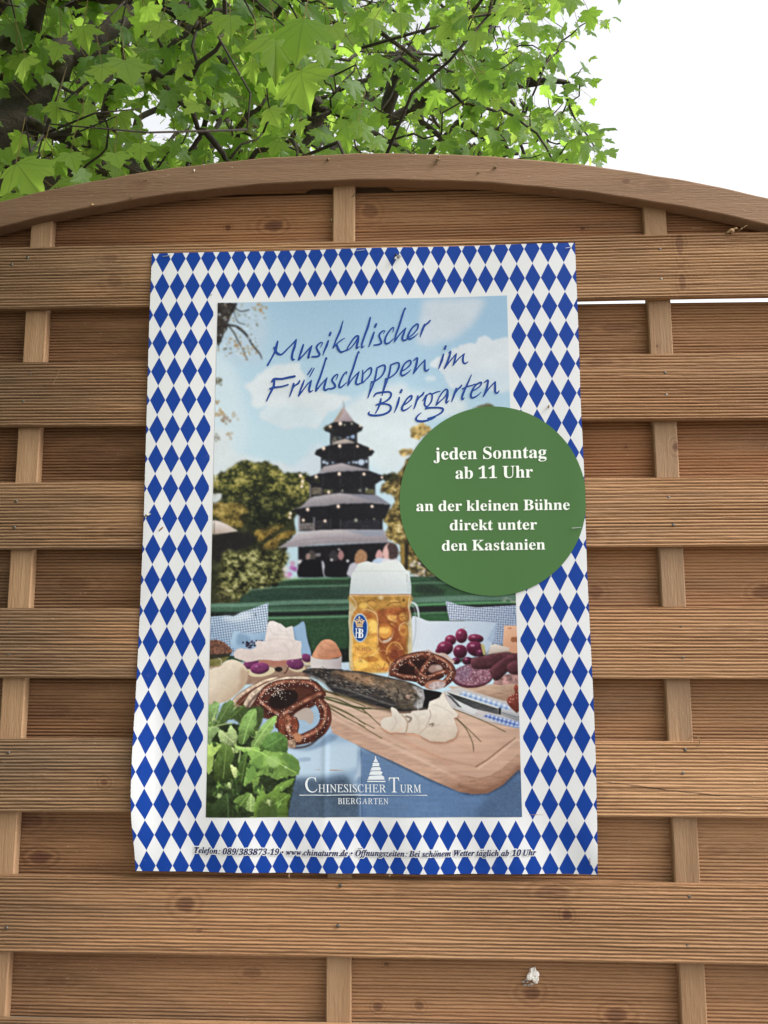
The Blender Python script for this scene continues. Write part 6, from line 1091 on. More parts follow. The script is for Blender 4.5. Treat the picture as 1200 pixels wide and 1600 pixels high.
BLUE = (.012, .052, .25)
T1, T2, T3, T4, T5, T6 = Frame(410, 500, 10), Frame(520, 475, 7.5), Frame(410, 550, 10), Frame(520, 540, 7.5), Frame(560, 600, 10), Frame(660, 530, 9.23)
TITLE = [
 (T1, [(80,705),(150,580),(205,470),(220,400),(238,330)], [3.0,2.6,3.6,4.0,2.6]), (T1, [(185,430),(215,500),(260,533),(310,528),(400,440),(480,360),(528,300)], [3.6,4.6,3.8,2.8,2.2,2.4,2]), (T1, [(530,305),(500,420),(468,520),(462,590),(480,620),(505,610)], [2.2,4,3.6,3.8,3.6,1.4]),
 (T1, [(640,385),(610,480),(575,580),(565,625)], [2.6,3.6,2.8,2.2]), (T1, [(565,622),(640,550),(710,470),(775,400)], [3,2.4,2.4,2]), (T1, [(775,400),(745,480),(722,560),(715,592),(742,578)], [1.8,3.8,3.8,2.8,1]),
 (T1, [(905,430),(938,370),(925,350),(880,375),(845,425),(870,490),(895,540),(860,570),(775,575)], [1,1.8,2,2.6,3.2,3.6,3.4,3.2,2.6]), (T1, [(1030,325),(1005,400),(970,480),(945,555)], [2.6,3.8,2.8,1]), (T1, [(1066,200),(1050,240)], [3.4,3.6]),
 (T2, [(120,200),(85,320),(40,420),(5,515)], [1.6,3.4,2.8,2.2]), (T2, [(5,515),(50,465),(100,425),(140,403)], [2,2,2,1.2]), (T2, [(45,480),(70,540),(100,565),(155,545)], [3.6,4,3,2]),
 (T2, [(160,548),(180,505),(235,420),(275,378),(300,378)], [2,2.2,2.4,2.8,3.2]), (T2, [(160,548),(205,522),(255,465),(292,405)], [2.2,2,2,2.6]), (T2, [(300,380),(296,430),(282,490),(280,520),(312,500)], [3.4,4,3.4,2.8,1]),
 (T2, [(440,160),(415,260),(375,370),(342,470),(342,512),(372,490)], [2.4,3.6,3.2,3,2.8,1]), (T2, [(485,330),(465,390),(435,470),(420,505)], [2.2,3.6,2.6,1]), (T2, [(510,236),(496,268)], [3.2,3.4]),
 (T2, [(590,350),(610,318),(580,320),(545,365),(560,420),(570,455),(540,475),(485,482)], [1,1.6,2.4,3,3.2,3,3,2.2]), (T2, [(705,330),(715,280),(690,285),(640,350),(612,420),(620,462),(660,455),(712,405)], [1,2,2.2,2.6,3.2,3.2,2.4,1.2]),
 (T2, [(855,65),(848,45),(820,120),(780,250),(740,360),(725,440)], [1,1.8,3,3.2,3,2.2]), (T2, [(725,440),(780,360),(855,280)], [2.4,2.2,1.8]), (T2, [(855,280),(830,350),(815,400),(832,425),(872,410)], [1.8,3.4,3.4,3.2,1.6]),
 (T2, [(870,405),(930,360),(985,300),(1000,250),(985,232),(930,280),(890,350),(880,392),(900,408),(950,385),(1000,340)], [1.6,2,2.2,3,2.6,2.6,3.2,3.4,3,2.2,1]), (T2, [(1075,235),(1055,290),(1035,345),(1025,385)], [2.2,3.6,2.6,1]), (T2, [(1045,310),(1085,245),(1120,215),(1142,190)], [1.6,2.4,3,2.4]),
 (T3, [(150,460),(190,420),(300,420),(420,395),(505,380)], [3,3.8,3.4,3.6,3.6]), (T3, [(185,430),(180,520),(140,610),(100,690),(68,765)], [3.6,3.6,3.2,2.8,2]), (T3, [(120,575),(180,555),(300,540),(400,512)], [3.2,3.6,2.4,2.6]),
 (T3, [(490,500),(465,590),(440,660),(425,700)], [3.6,3,2.4,1.4]), (T3, [(455,610),(500,535),(560,490),(585,445)], [1.6,2,3.4,2]), (T3, [(655,440),(625,520),(590,610),(568,685)], [1.8,3.4,2.8,2.2]), (T3, [(568,685),(640,590),(700,510),(768,445)], [2.6,2.2,2.2,1.8]), (T3, [(768,445),(745,520),(730,590),(745,625),(790,600)], [1.8,3.6,3.6,3.2,1.2]), (T3, [(775,250),(740,305),(708,355)], [1.6,2.4,1.8]), (T3, [(810,255),(775,320),(738,390)], [1.6,2.2,1.2]),
 (T3, [(1010,120),(995,92),(960,220),(900,400),(850,530),(835,615)], [1.2,2.2,3,3.2,3,2.4]), (T3, [(835,615),(910,520),(1012,405)], [2.6,2.2,1.8]), (T3, [(1012,405),(980,500),(965,570),(985,600),(1032,575)], [1.8,3.6,3.6,3.4,2]), (T3, [(1150,440),(1180,370),(1160,355),(1110,400),(1090,450),(1130,510),(1135,550),(1090,575),(1030,578)], [1,2,2.4,2.8,3.2,3.6,3.4,3,2.4]),
 (T4, [(160,340),(165,310),(130,340),(90,420),(75,480),(100,490),(165,435)], [1,2,2.4,3,3.2,2.6,1.2]), (T4, [(312,92),(302,72),(275,150),(235,280),(195,390),(178,470)], [1,2,3.2,3.2,3,2.2]), (T4, [(178,470),(240,380),(310,308)], [2.2,2,1.8]), (T4, [(310,308),(285,380),(272,435),(290,458),(335,440)], [1.8,3.4,3.4,3,1.8]),
 (T4, [(350,290),(352,350),(345,410),(348,438),(390,400),(440,340),(455,280),(440,262),(400,290),(355,340)], [1.6,2.6,3.2,2.4,2,2.4,3,2.6,2,1.6]),
 (T4, [(520,260),(505,350),(480,440),(440,540),(412,615)], [2.4,3,2.8,2.6,1.6]), (T4, [(455,425),(440,490),(415,600)], [2.6,1,1]), (T4, [(520,262),(580,232),(610,236),(608,290),(570,360),(490,420),(455,425)], [2.4,2.4,3,3.2,2.2,2.4,2.6]),
 (T4, [(680,225),(665,320),(640,400),(605,500),(578,585)], [2.4,3,2.8,2.6,1.6]), (T4, [(620,390),(605,450),(582,540)], [2.6,1,1]), (T4, [(680,228),(740,202),(775,208),(772,260),(730,330),(655,382),(620,390)], [2.4,2.4,3,3.2,2.2,2.4,2.6]),
 (T4, [(800,300),(850,275),(905,225),(915,185),(895,172),(840,215),(805,290),(800,335),(825,348),(880,315),(915,280)], [2,2,2.4,3,2.6,2.6,3.2,3.4,2.8,2,1]), (T4, [(945,175),(990,142),(980,220),(955,300),(945,325)], [1.4,3,3.4,3,1.8]), (T4, [(945,325),(1010,240),(1080,165)], [2,2,2]), (T4, [(1080,165),(1078,230),(1080,280),(1105,292),(1128,268)], [2.4,3.2,3.4,2.8,1.2]),
 (T6, [(305,210),(285,290),(255,370),(235,425)], [2.2,3.8,2.8,1]), (T6, [(337,96),(323,134)], [3.4,3.6]), (T6, [(378,195),(408,172),(385,260),(345,360),(318,420)], [1.2,2.8,3.4,2.8,1.8]), (T6, [(318,420),(400,310),(490,205)], [2,2,1.6]), (T6, [(490,205),(470,290),(445,370)], [2,3.2,1.8]), (T6, [(445,370),(520,280),(605,205)], [2,2,1.6]), (T6, [(605,205),(585,280),(595,335),(625,345),(660,320)], [2,3.4,3.2,2.6,1.2]),
 (T5, [(352,235),(340,300),(310,380),(268,460)], [2.8,3.6,2.8,1.8]), (T5, [(240,200),(280,150),(380,130),(480,125),(512,160),(490,220),(430,270),(360,300)], [2,3,3.2,3,3.4,3.2,2.6,2]), (T5, [(275,335),(320,315),(420,312),(490,335),(508,385),(470,440),(380,480),(270,495),(190,488),(160,465),(172,440)], [2.4,2.8,2.8,3.2,3.6,3.4,3.2,3.4,3.6,3,2]),
 (T5, [(640,210),(620,290),(590,380),(558,452)], [2.4,3.8,2.8,1]), (T5, [(677,92),(661,128)], [3.4,3.6]), (T5, [(690,330),(740,310),(820,240),(835,190),(815,185),(760,230),(700,330),(680,385),(705,415),(770,385),(835,330)], [2,2,2.6,3.2,2.8,2.6,3.2,3.6,3,2,1]), (T5, [(930,180),(910,260),(885,340),(865,390)], [2.4,3.4,2.6,1.4]), (T5, [(900,290),(950,210),(1000,165),(1025,125)], [1.6,2.4,3.2,2]),
 (T6, [(5,885),(35,840),(62,800),(42,870),(32,930),(48,965),(85,955),(130,890),(142,810),(110,775),(62,815)], [1.4,2,2.4,2.8,3.2,2.8,2.2,2.4,2.6,2,1.6]), (T6, [(105,785),(150,782),(200,760),(255,745)], [1.6,2,2.2,1.4]), (T6, [(50,995),(120,985),(240,985),(295,1003),(280,1050),(190,1105),(80,1140)], [3.4,3,3,3.6,3,2.4,2.2]), (T5, [(1200,515),(1100,560),(1000,580),(930,575),(900,545),(930,490),(985,445)], [2.2,2.6,3.4,3.6,3.4,2.4,1]),
 (T6, [(200,945),(240,840),(300,750),(345,718),(368,740)], [2.6,2.2,2.2,2.8,2.8]), (T6, [(200,945),(260,890),(330,820),(362,765)], [2.4,2,2,2.6]), (T6, [(365,745),(360,820),(345,890),(348,915),(385,880)], [3.4,4,3.2,2.6,1]),
 (T6, [(490,705),(465,780),(440,850),(422,900)], [2.6,3.4,2.6,1.4]), (T6, [(455,810),(510,720),(545,690),(570,658)], [1.6,2.4,3,2]), (T6, [(708,510),(660,620),(610,730),(575,820),(578,866),(605,845)], [1.4,2.8,3.2,3.6,3,1.2]), (T6, [(580,715),(650,680),(720,662),(765,640)], [2.4,2.4,2.2,1.4]),
 (T6, [(715,745),(770,720),(835,670),(850,625),(825,625),(760,670),(710,760),(700,815),(722,843),(790,815),(848,762)], [2,2,2.4,3,2.6,2.6,3.2,3.4,2.8,2,1]), (T6, [(890,625),(945,592),(935,680),(905,770),(882,820)], [1.4,3,3.4,3,1.8]), (T6, [(882,820),(960,710),(1050,615)], [2,2,2]), (T6, [(1050,615),(1050,690),(1050,755),(1075,778),(1110,742)], [2.6,3.4,3.4,2.8,1.2]),
]
V, F = [], []
for si, (fr, pts_, wd) in enumerate(TITLE):
    a, b = ribbon(fr(*pts_), wd); w_ = np.linalg.norm(a - b, axis=1) / 2; cc = (a + b) / 2
    # round ends
    tdir = [cc[0] - cc[1], cc[-1] - cc[-2]]; caps_ = []
    for e, td in ((0, tdir[0]), (-1, tdir[1])):
        td = td / (np.linalg.norm(td) + 1e-9); nn = np.array([-td[1], td[0]]); caps_.append([cc[e] + w_[e] * (math.cos(t_) * nn + math.sin(t_) * td) for t_ in np.linspace(0, math.pi, 7)])
    b0 = len(V); L_ = np.concatenate([a, b]); X, Z = pxz(L_[:, 0], L_[:, 1]); V += on_sheet(X, Z, .0006 + .00001 * (si % 30)).tolist(); n = len(a)
    for i in range(n - 1): F.append((b0 + i, b0 + i + 1, b0 + n + i + 1, b0 + n + i))
    for cpt in caps_:
        cpt = np.array(cpt); X, Z = pxz(cpt[:, 0], cpt[:, 1]); b1 = len(V); V += on_sheet(X, Z, .0006 + .00001 * (si % 30) + .000004).tolist(); F.append(tuple(range(b1, b1 + 7)))
Va = np.array(V); F = [f if np.cross(Va[f[1]] - Va[f[0]], Va[f[2]] - Va[f[0]])[1] < 0 else tuple(f[::-1]) for f in F]
mesh_obj('title_lettering', V, F, flat_mat('title_ink', BLUE), sheet)

# the round green sticker, glued on and trimmed at the edge of the sheet
KC, KR = (769.8, 783.2), (145.4, 148.0); NR, NA = 26, 120
V, F = [], []
xr_, zr_ = pxz(rx, ry)
for i in range(NR + 1):
    for j in range(NA):
        a_ = 2 * math.pi * j / NA; r__ = i / NR
        X, Z = xz(KC[0] + KR[0] * r__ * math.cos(a_), KC[1] + KR[1] * r__ * math.sin(a_))
        X = min(X, float(np.interp(Z, zr_[::-1], xr_[::-1])) + .0004); V.append(tuple(on_sheet(np.array(X), np.array(Z), .0014 + (.0004 if i > NR - 1 else 0) * 0)))
for i in range(NR):
    for j in range(NA):
        q = (i * NA + j, i * NA + (j + 1) % NA, (i + 1) * NA + (j + 1) % NA, (i + 1) * NA + j); F.append(q if i else (j, NA + (j + 1) % NA, NA + j)[::1] if 0 else q)
b0 = len(V)
for j in range(NA): x, y, z = V[NR * NA + j]; V.append((x, y + .0010, z))
for j in range(NA): F.append((NR * NA + j, NR * NA + (j + 1) % NA, b0 + (j + 1) % NA, b0 + j))
Va = np.array(V); F = [f if (k >= NR * NA or np.cross(Va[f[2]] - Va[f[1]], Va[f[3]] - Va[f[1]])[1] < 0) else tuple(f[::-1]) for k, f in enumerate(F)]
stick = mesh_obj('round_sticker', V, F, flat_mat('sticker_green', (.062, .146, .046), .42), sheet, smooth=False)
LT = Frame(610, 620, 3.75)
sw_m = flat_mat('sticker_white', (.78, .82, .76))
for block in ((('jeden Sonntag', (262, 369), (915, 359), 18.9), ('ab 11 Uhr', (378, 481), (833, 474), 18.9)), (('an der kleinen B\u00fchne', (149, 671), (1050, 664), 16.6), ('direkt unter', (345, 783), (857, 779), 16.6), ('den Kastanien', (299, 903), (907, 896), 16.6))):
    POL = []
    for txt, s, e, cap in block: POL += layout('b', txt, LT(s)[0], LT(e)[0], cap)
    letters('sticker_lettering', POL, sw_m, stick, .0019, grow=.00004)

# the line of small print along the foot, with its white outline
FT = 'Telefon: 089/383873-19 \u2022 www.chinaturm.de \u2022 \u00d6ffnungszeiten: Bei sch\u00f6nem Wetter t\u00e4glich ab 10 Uhr'
cv = lambda x: 3.2 * (1 - ((x - 570) / 268) ** 2)
POL = layout('i', FT, (303, 1332.2), (838, 1336.6), 9.3, curve=cv)
foot = letters('footer_lettering', POL, flat_mat('footer_ink', (.018, .022, .075)), sheet, .0010, grow=.00014)
def hull(P):
    P = sorted(map(tuple, P)); out = []
    for seq in (P, P[::-1]):
        h_ = []
        for q in seq:
            while len(h_) > 1 and (h_[-1][0] - h_[-2][0]) * (q[1] - h_[-2][1]) - (h_[-1][1] - h_[-2][1]) * (q[0] - h_[-2][0]) <= 0: h_.pop()
            h_.append(q)
        out += h_[:-1]
    return np.array(out)
HL = []
for pl in POL:
    P = np.concatenate(pl); HL.append([hull(np.concatenate([P + 1.7 * np.array([math.cos(t_), math.sin(t_)]) for t_ in np.linspace(0, 6.283, 13)[:-1]]))])
letters('letter_outline', HL, flat_mat('outline_white', PAPER), foot, .00045, step=.00010)

# the white emblem: pagoda, name, rule
LG = Frame(460, 1175, 5.714); POL = []
POL += layout('r', 'CHINESISCHER', LG((90, 360))[0], LG((822, 360))[0], 23.2, caps=[1.0] + [.52] * 11)
POL += layout('r', 'TURM', LG((838, 360))[0], LG((1134, 360))[0], 23.2, caps=[1.0] + [.52] * 3)
POL += layout('r', 'BIERGARTEN', LG((386, 466))[0], LG((840, 466))[0], 9.1, track=25)
RX = np.linspace(45, 1187, 60); POL.append([np.array(LG(*[(x, 383) for x in RX], *[(x, 389) for x in RX[::-1]]))]); RX = np.linspace(650, 812, 12); POL.append([np.array(LG(*[(x, 258) for x in RX], *[(x, 268) for x in RX[::-1]]))])
for pts_ in ([(650, 248), (664, 232), (656, 228), (676, 212), (780, 208), (806, 226), (796, 230), (808, 246)], [(664, 204), (678, 186), (670, 182), (690, 172), (770, 170), (790, 184), (782, 188), (776, 204)], [(676, 166), (690, 150), (682, 146), (698, 136), (758, 134), (776, 146), (768, 150), (772, 164)], [(690, 128), (702, 112), (694, 104), (708, 96), (746, 95), (762, 104), (754, 110), (760, 126)], [(704, 90), (714, 74), (720, 56), (722, 36), (727, 36), (730, 58), (738, 74), (748, 88)]):
    POL.append([np.array(LG(*pts_))])
letters('emblem', POL, flat_mat('emblem_white', (.66, .70, .74)), sheet, .0006, grow=.000015)
POL = layout('b', 'B', M((240, 1093))[0], M((303, 1095))[0], 14.4) + layout('r', 'H', M((196, 1090))[0], M((262, 1093))[0], 14.4)
letters('mug_monogram', POL, flat_mat('monogram_white', (.70, .73, .76)), sheet, .0006, grow=.00012, step=.00003)
POL = layout('r', 'NCHEN', M((196, 1246))[0], M((404, 1262))[0], 6.4)
letters('mug_lettering', POL, flat_mat('mug_lettering_brown', (.26, .12, .06)), sheet, .0006)

# staples
stm = plain('staple_steel', (.5, .5, .5), .35, .5, .9, .1, 200)
for (a, b, c, d) in ((254, 401, 266, 399.5), (883, 389, 893, 387.5), (557, 392.5, 570, 391), (893, 826, 907, 824.8), (921, 1340, 921.6, 1351)):
    p, q = np.array(xz(a, b)), np.array(xz(c, d)); V, F = [], []; dd = (q - p) / np.linalg.norm(q - p); nn = np.array([-dd[1], dd[0]]); ep = .0024 if a == 893 else .0006; w_ = .00035
    for e, (pt, dp) in enumerate(((p, .003), (p, -.0006), (q, -.0006), (q, .003))):
        for s in (-1, 1):
            for t_ in (0, .0005):
                off_ = nn * s * w_ + dd * (t_ if e < 2 else -t_) * (1 if e in (0, 3) else 0)
                xx, zz_ = pt + off_; V.append((xx, float(yp(xx, zz_)) - ep + dp + (t_ if e in (1, 2) else 0), zz_))
    for i in range(3):
        A4 = [i * 4, i * 4 + 1, i * 4 + 3, i * 4 + 2]; B4 = [v + 4 for v in A4]
        for j in range(4): F.append((A4[j], A4[(j + 1) % 4], B4[(j + 1) % 4], B4[j]))
    mesh_obj('staple', V, F, stm, sheet)
# ---------------------------------------------------------------- small things caught on the fence
def blob_mesh(name, c, rad, mat, n=2, jag=.3, seed=0, parent=None, rot=0):
    bm = bmesh.new(); bmesh.ops.create_icosphere(bm, subdivisions=n, radius=1.0); r = np.random.RandomState(seed); ph = r.rand(6) * 6.28
    for v in bm.verts:
        x, y, z = v.co; q = 1 + jag * (math.sin(x * 3.1 + ph[0]) * math.sin(z * 3.7 + ph[1]) + .6 * math.sin(x * 7 + ph[2]) * math.sin(z * 6 + y * 5 + ph[3])) + jag * .25 * r.randn()
        x, z = x * rad[0] * q, z * rad[2] * q
        v.co = (c[0] + x * math.cos(rot) - z * math.sin(rot), c[1] + y * rad[1] * q, c[2] + x * math.sin(rot) + z * math.cos(rot))
    me = bpy.data.meshes.new(name); bm.to_mesh(me); bm.free(); me.materials.append(mat); o = bpy.data.objects.new(name, me); COL.objects.link(o); o.parent = parent; return o
def tubes(name, paths, mat, parent=None, n=6):
    V, F = [], []
    for P, rad in paths:
        P = np.array(P, float); rad = np.full(len(P), rad) if np.isscalar(rad) else np.array(rad); b = len(V); Tn = np.gradient(P, axis=0)
        for i in range(len(P)):
            t = Tn[i] / (np.linalg.norm(Tn[i]) + 1e-12); a = np.cross(t, [0, 1.0, .2]); a /= np.linalg.norm(a) + 1e-12; c = np.cross(t, a)
            for j in range(n): V.append(P[i] + rad[i] * (math.cos(6.2832 * j / n) * a + math.sin(6.2832 * j / n) * c))
        for i in range(len(P) - 1):
            for j in range(n): F.append((b + i * n + j, b + i * n + (j + 1) % n, b + (i + 1) * n + (j + 1) % n, b + (i + 1) * n + j))
        F.append(tuple(b + j for j in range(n - 1, -1, -1))); F.append(tuple(b + (len(P) - 1) * n + j for j in range(n)))
    return mesh_obj(name, np.array(V), F, mat, parent, smooth=True)
husk_m = plain('dry_husk', (.20, .13, .07), .85, .2, 0, .5, 300, .4); dark_m = plain('insect_black', (.014, .013, .014), .4, .5, 0, .3, 400)
pale_m = plain('pale_crust', (.9, .87, .82), .9, .2, 0, .12, 500, .6); tw_m = plain('dry_twig', (.30, .19, .10), .85, .2, 0, .4, 300, .3)
# white crust on the bottom board
p = hit(834, 1523, BY - .002)
o = empty('white_crust', p); tag(o, 'flaky white crust stuck on the lowest dark board below the poster', 'crust')
for (a, b, rx, rz, sd_, rt) in ((835, 1523, .0052, .0078, 1, .25), (828, 1525, .0036, .0052, 2, -.5), (838, 1530, .0030, .0045, 3, .3), (836, 1516, .0016, .0040, 4, .1)):
    q = hit(a, b, BY - .0015); blob_mesh('flake', (q[0] - p[0], q[1] - p[1], q[2] - p[2]), (rx, .0028, rz), pale_m, 3, .28, sd_, o, rt)
for (a, b, s_) in ((818, 1534, .0022), (822, 1531, .0018), (820, 1539, .0020), (826, 1539, .0020), (831, 1538, .0026), (824, 1534, .0014)):
    q = hit(a, b, BY - .001); blob_mesh('crumb', (q[0] - p[0], q[1] - p[1], q[2] - p[2]), (s_, .0012, s_ * .6), plain('grey_crust', (.34, .30, .26), .9, .2, 0, .3, 400), 2, .4, a, o, .4)
# the fly at the top of the poster
x, z = xz(620, 402); y = float(yp(x, z)); fl = empty('fly', (x, y - .0035, z)); tag(fl, 'small dark fly sitting on the top border of the poster', 'fly')
blob_mesh('body', (0, 0, 0), (.0018, .0017, .0042), dark_m, 2, .08, 5, fl, .6)
wm = plain('fly_wing', (.30, .29, .30), .3, .5, 0, .2, 500)
for s in (-1, 1):
    P = np.array([(0, 0), (.0012, .0018), (.0042, .0024), (.0064, .0008), (.0056, -.0010), (.0024, -.0012)]); a = -.5 if s > 0 else -2.0; c_, s_ = math.cos(a), math.sin(a)
    W = [(q[0] * c_ - q[1] * s_, -.0012 - .3 * q[0], q[0] * s_ + q[1] * c_) for q in P]; mesh_obj('wing', W, [tuple(range(6))], wm, fl)
for k_ in range(6):
    s = -1 if k_ < 3 else 1; b = -.002 + .002 * (k_ % 3); tubes('leg', [([(0, .0006, b), (s * .0026, -.0004, b + .0006), (s * .0040, .0032, b - .001)], .00022)], dark_m, fl, 5)
# dry scraps lodged on rail, boards and poster
def scrap(a, b, Y, L, ang, label, mat=husk_m, thick=.0011, cat='plant scrap', name='plant_scrap', seed=0):
    c = hit(a, b, Y); r = np.random.RandomState(seed + int(a)); n = 9; P, rad = [], []
    for i in range(n):
        t = i / (n - 1) - .5; P.append((c[0] + L * t * math.cos(ang) + r.randn() * L * .03, Y - thick * .8 - abs(r.randn()) * thick * .5, c[2] + L * t * math.sin(ang) + r.randn() * L * .03)); rad.append(thick * (1.15 - 1.6 * abs(t)) * (1 + .35 * r.randn()))
    o = tubes(name, [(P, np.maximum(rad, thick * .2))], mat); return tag(o, label, cat, 'dry scraps caught on the fence')
scrap(684, 252, RAILY, .013, 1.25, 'curled brown husk hanging on the arched rail right of its crown', thick=.0024)
scrap(774, 262, RAILY, .008, .7, 'small dry bud scale on the arched rail above the poster title', thick=.0015)
scrap(748, 270, RAILY, .005, .9, 'tiny dry crumb near the lower edge of the arched rail', thick=.0012)
scrap(513, 250, RAILY, .005, .6, 'brown speck on the arched rail left of its crown', thick=.0013)
scrap(205, 309, RAILY, .005, 1.0, 'dark speck low on the left half of the arched rail', thick=.0012)
scrap(228, 281, RAILY, .0045, .3, 'pale speck high on the left half of the arched rail', tw_m, thick=.0011)
scrap(145, 321, RAILY, .005, .2, 'light crumb at the lower left edge of the arched rail', tw_m, thick=.0016)
scrap(304, 267, RAILY, .004, 1.4, 'whitish speck on the arched rail above the poster corner', pale_m, thick=.0009)
scrap(553, 305, .0008, .012, .95, 'dark bent needle on the batten under the rail crown', dark_m, thick=.0006)
scrap(1142, 362, FY, .017, .42, 'twisted tan wood splinter on the top board at right', tw_m, thick=.0022)
scrap(1160, 357, FY, .016, .5, 'thin pale end of the splinter below the rail at right', tw_m, thick=.0010)
scrap(1087, 357, FY, .014, .02, 'thin brown sliver lying along the top edge of the highest board', husk_m, thick=.0006)
scrap(518, 344, BY, .0035, 1.4, 'white lint beside the middle batten under the rail', pale_m, thick=.0009)
scrap(231, 805, PY - .002, .009, .4, 'grey seed fluff on the left edge of the poster', plain('grey_fluff', (.35, .33, .28), .9, .2, 0, .4, 400), thick=.0014)
scrap(252, 827, PY - .0005, .008, .8, 'reddish brown seed husk on the left lozenge border', plain('red_husk', (.27, .12, .06), .8, .2, 0, .4, 400), thick=.0013)
scrap(857, 636, PY - .0006, .004, 1.5, 'dark seed on the right lozenge border above the sticker', husk_m, thick=.0012)
scrap(330, 461, PY - .0004, .004, .5, 'dark thread on the white margin at the picture corner', dark_m, thick=.0004)
scrap(609, 1367, PY - .0004, .005, .7, 'brown seed at the bottom edge of the poster', husk_m, thick=.0016)
scrap(452, 1369, FY - .0005, .009, 1.5, 'pale wood fibre sticking up below the poster', tw_m, thick=.0008)
c = hit(1087, 1157, FY); P = [(c[0] + .007 * math.cos(t) - .003, FY - .004 - .002 * math.sin(t * 2), c[2] + .008 * math.sin(t) - .002) for t in np.linspace(-1.2, 2.6, 14)]
tag(tubes('curled_twig', [(P, .0007)], tw_m), 'thin curled tendril on the board right of the poster', 'twig')
c = hit(90, 590, FY); P = [(c[0] + .005 * math.sin(t) - .002, FY - .0008, c[2] + .012 * t) for t in np.linspace(-1, 1, 12)]
tag(tubes('hair_root', [(P, .00025)], tw_m), 'fine bent fibre on the second front board at left', 'fibre')
# ---------------------------------------------------------------- maple tree behind and above the fence
tree = empty('maple_tree', (-2.1, 1.9, 0))
tag(tree, 'leafy maple tree with backlit green leaves behind the fence', 'tree')
T0 = np.array([-2.1, 1.9, 0.0])
bk = NT('maple_bark'); tc = bk.n('ShaderNodeTexCoord').outputs['Object']
bk.l(bk.ramp(bk.noise(tc, 14, 6, .65, .4), [(.32, (.012, .009, .007)), (.55, (.050, .038, .028)), (.78, (.085, .068, .052))]), bk.b.inputs['Base Color']); bk.b.inputs['Roughness'].default_value = .9
bk.l(bk.bump(bk.noise(tc, 40, 6, .7), .9, .01), bk.b.inputs['Normal'])
tr = np.random.RandomState(11)
CC, CRD = np.array([-1.55, 2.3, 4.65]), np.array([2.55, 3.5, 2.35])
def in_crown(p):
    q = np.abs((p - CC) / CRD); return (q ** 3).sum(-1)
def lump(p):
    return (np.sin(p[..., 0] * 2.1 + p[..., 1] * 1.3 + .4) + np.sin(p[..., 1] * 2.7 - p[..., 2] * 1.9 + 1.1) + np.sin(p[..., 2] * 2.9 + p[..., 0] * 1.7 + 2.2)) / 3
# limbs that can be made out in the photograph, at their real distances
def limb(pts, r): return [(np.array(at(a, b, d)), q) for (a, b, d), q in zip(pts, r)]
LIMBS = [
    limb([(-110, 300, 3.0), (0, 192, 2.95), (70, 118, 3.0), (140, 68, 3.05), (200, 10, 3.1), (270, -40, 3.2), (330, -90, 3.3)], [.052, .048, .043, .039, .035, .030, .024]),
    limb([(230, -10, 3.15), (285, 12, 3.1), (310, 50, 3.05), (345, 92, 3.0), (352, 98, 3.0)], [.03, .028, .022, .016, .008]),
    limb([(-60, 420, 3.4), (6, 290, 3.3), (14, 225, 3.3), (18, 150, 3.35), (30, 60, 3.4), (60, -40, 3.6)], [.026, .022, .02, .018, .016, .012]),
    limb([(300, 5, 3.2), (340, 50, 3.3), (400, 60, 3.5), (450, 55, 3.8), (520, 75, 4.2), (600, 80, 4.6), (690, 85, 5.0)], [.02, .016, .012, .011, .01, .008, .006]),
    limb([(260, 100, 3.6), (268, 130, 3.6), (280, 160, 3.7), (212, 190, 3.6), (215, 250, 3.6)], [.018, .016, .012, .010, .008]),
    limb([(600, 190, 5.0), (640, 172, 5.0), (690, 135, 5.0), (740, 140, 5.0), (800, 133, 4.9), (860, 128, 4.8), (890, 130, 4.8)], [.035, .032, .03, .028, .022, .015, .008]),
    limb([(740, 140, 5.0), (780, 150, 4.9), (805, 165, 4.9)], [.016, .016, .008]),
    limb([(820, 130, 4.9), (845, 110, 4.8), (860, 85, 4.8)], [.012, .012, .006]),
    limb([(880, 130, 4.8), (895, 180, 4.7), (920, 215, 4.7), (935, 240, 4.7)], [.006, .005, .004, .003]),
    limb([(660, 190, 5.0), (700, 222, 4.9), (760, 245, 4.8), (810, 240, 4.8)], [.016, .014, .012, .008]),
    limb([(590, 90, 4.6), (640, 85, 4.7), (710, 86, 4.8)], [.007, .006, .005]),
    limb([(500, 170, 3.4), (540, 180, 3.5), (590, 210, 3.6), (640, 240, 3.7)], [.012, .011, .009, .007]),
    limb([(480, 210, 3.4), (500, 190, 3.4), (520, 165, 3.4)], [.016, .014, .01]),
    limb([(320, 200, 3.4), (312, 215, 3.4), (295, 240, 3.4), (292, 265, 3.4)], [.010, .009, .007, .005]),
    limb([(140, 165, 3.2), (175, 200, 3.2), (205, 230, 3.2), (230, 250, 3.2)], [.006, .006, .005, .004]),
]
TV, TF = [], []
def tube(P, rad, n=7, V=TV, F=TF, wob=0.0):
    P = np.array(P, float); rad = np.array(rad, float); b = len(V); k = len(P)
    Tn = np.gradient(P, axis=0); Tn /= np.linalg.norm(Tn, axis=1)[:, None] + 1e-9
    up = np.array([0.0, 1, 0]) if abs(Tn[0][1]) < .9 else np.array([1.0, 0, 0])
    for i in range(k):
        a = np.cross(Tn[i], up); a /= np.linalg.norm(a) + 1e-9; c = np.cross(Tn[i], a)
        for j in range(n):
            th = 2 * math.pi * j / n; rr = rad[i] * (1 + wob * tr.randn())
            V.append(tuple(P[i] + rr * (math.cos(th) * a + math.sin(th) * c)))
    for i in range(k - 1):
        for j in range(n): F.append((b + i * n + j, b + i * n + (j + 1) % n, b + (i + 1) * n + (j + 1) % n, b + (i + 1) * n + j))
    F.append(tuple(b + j for j in range(n - 1, -1, -1))); F.append(tuple(b + (k - 1) * n + j for j in range(n)))
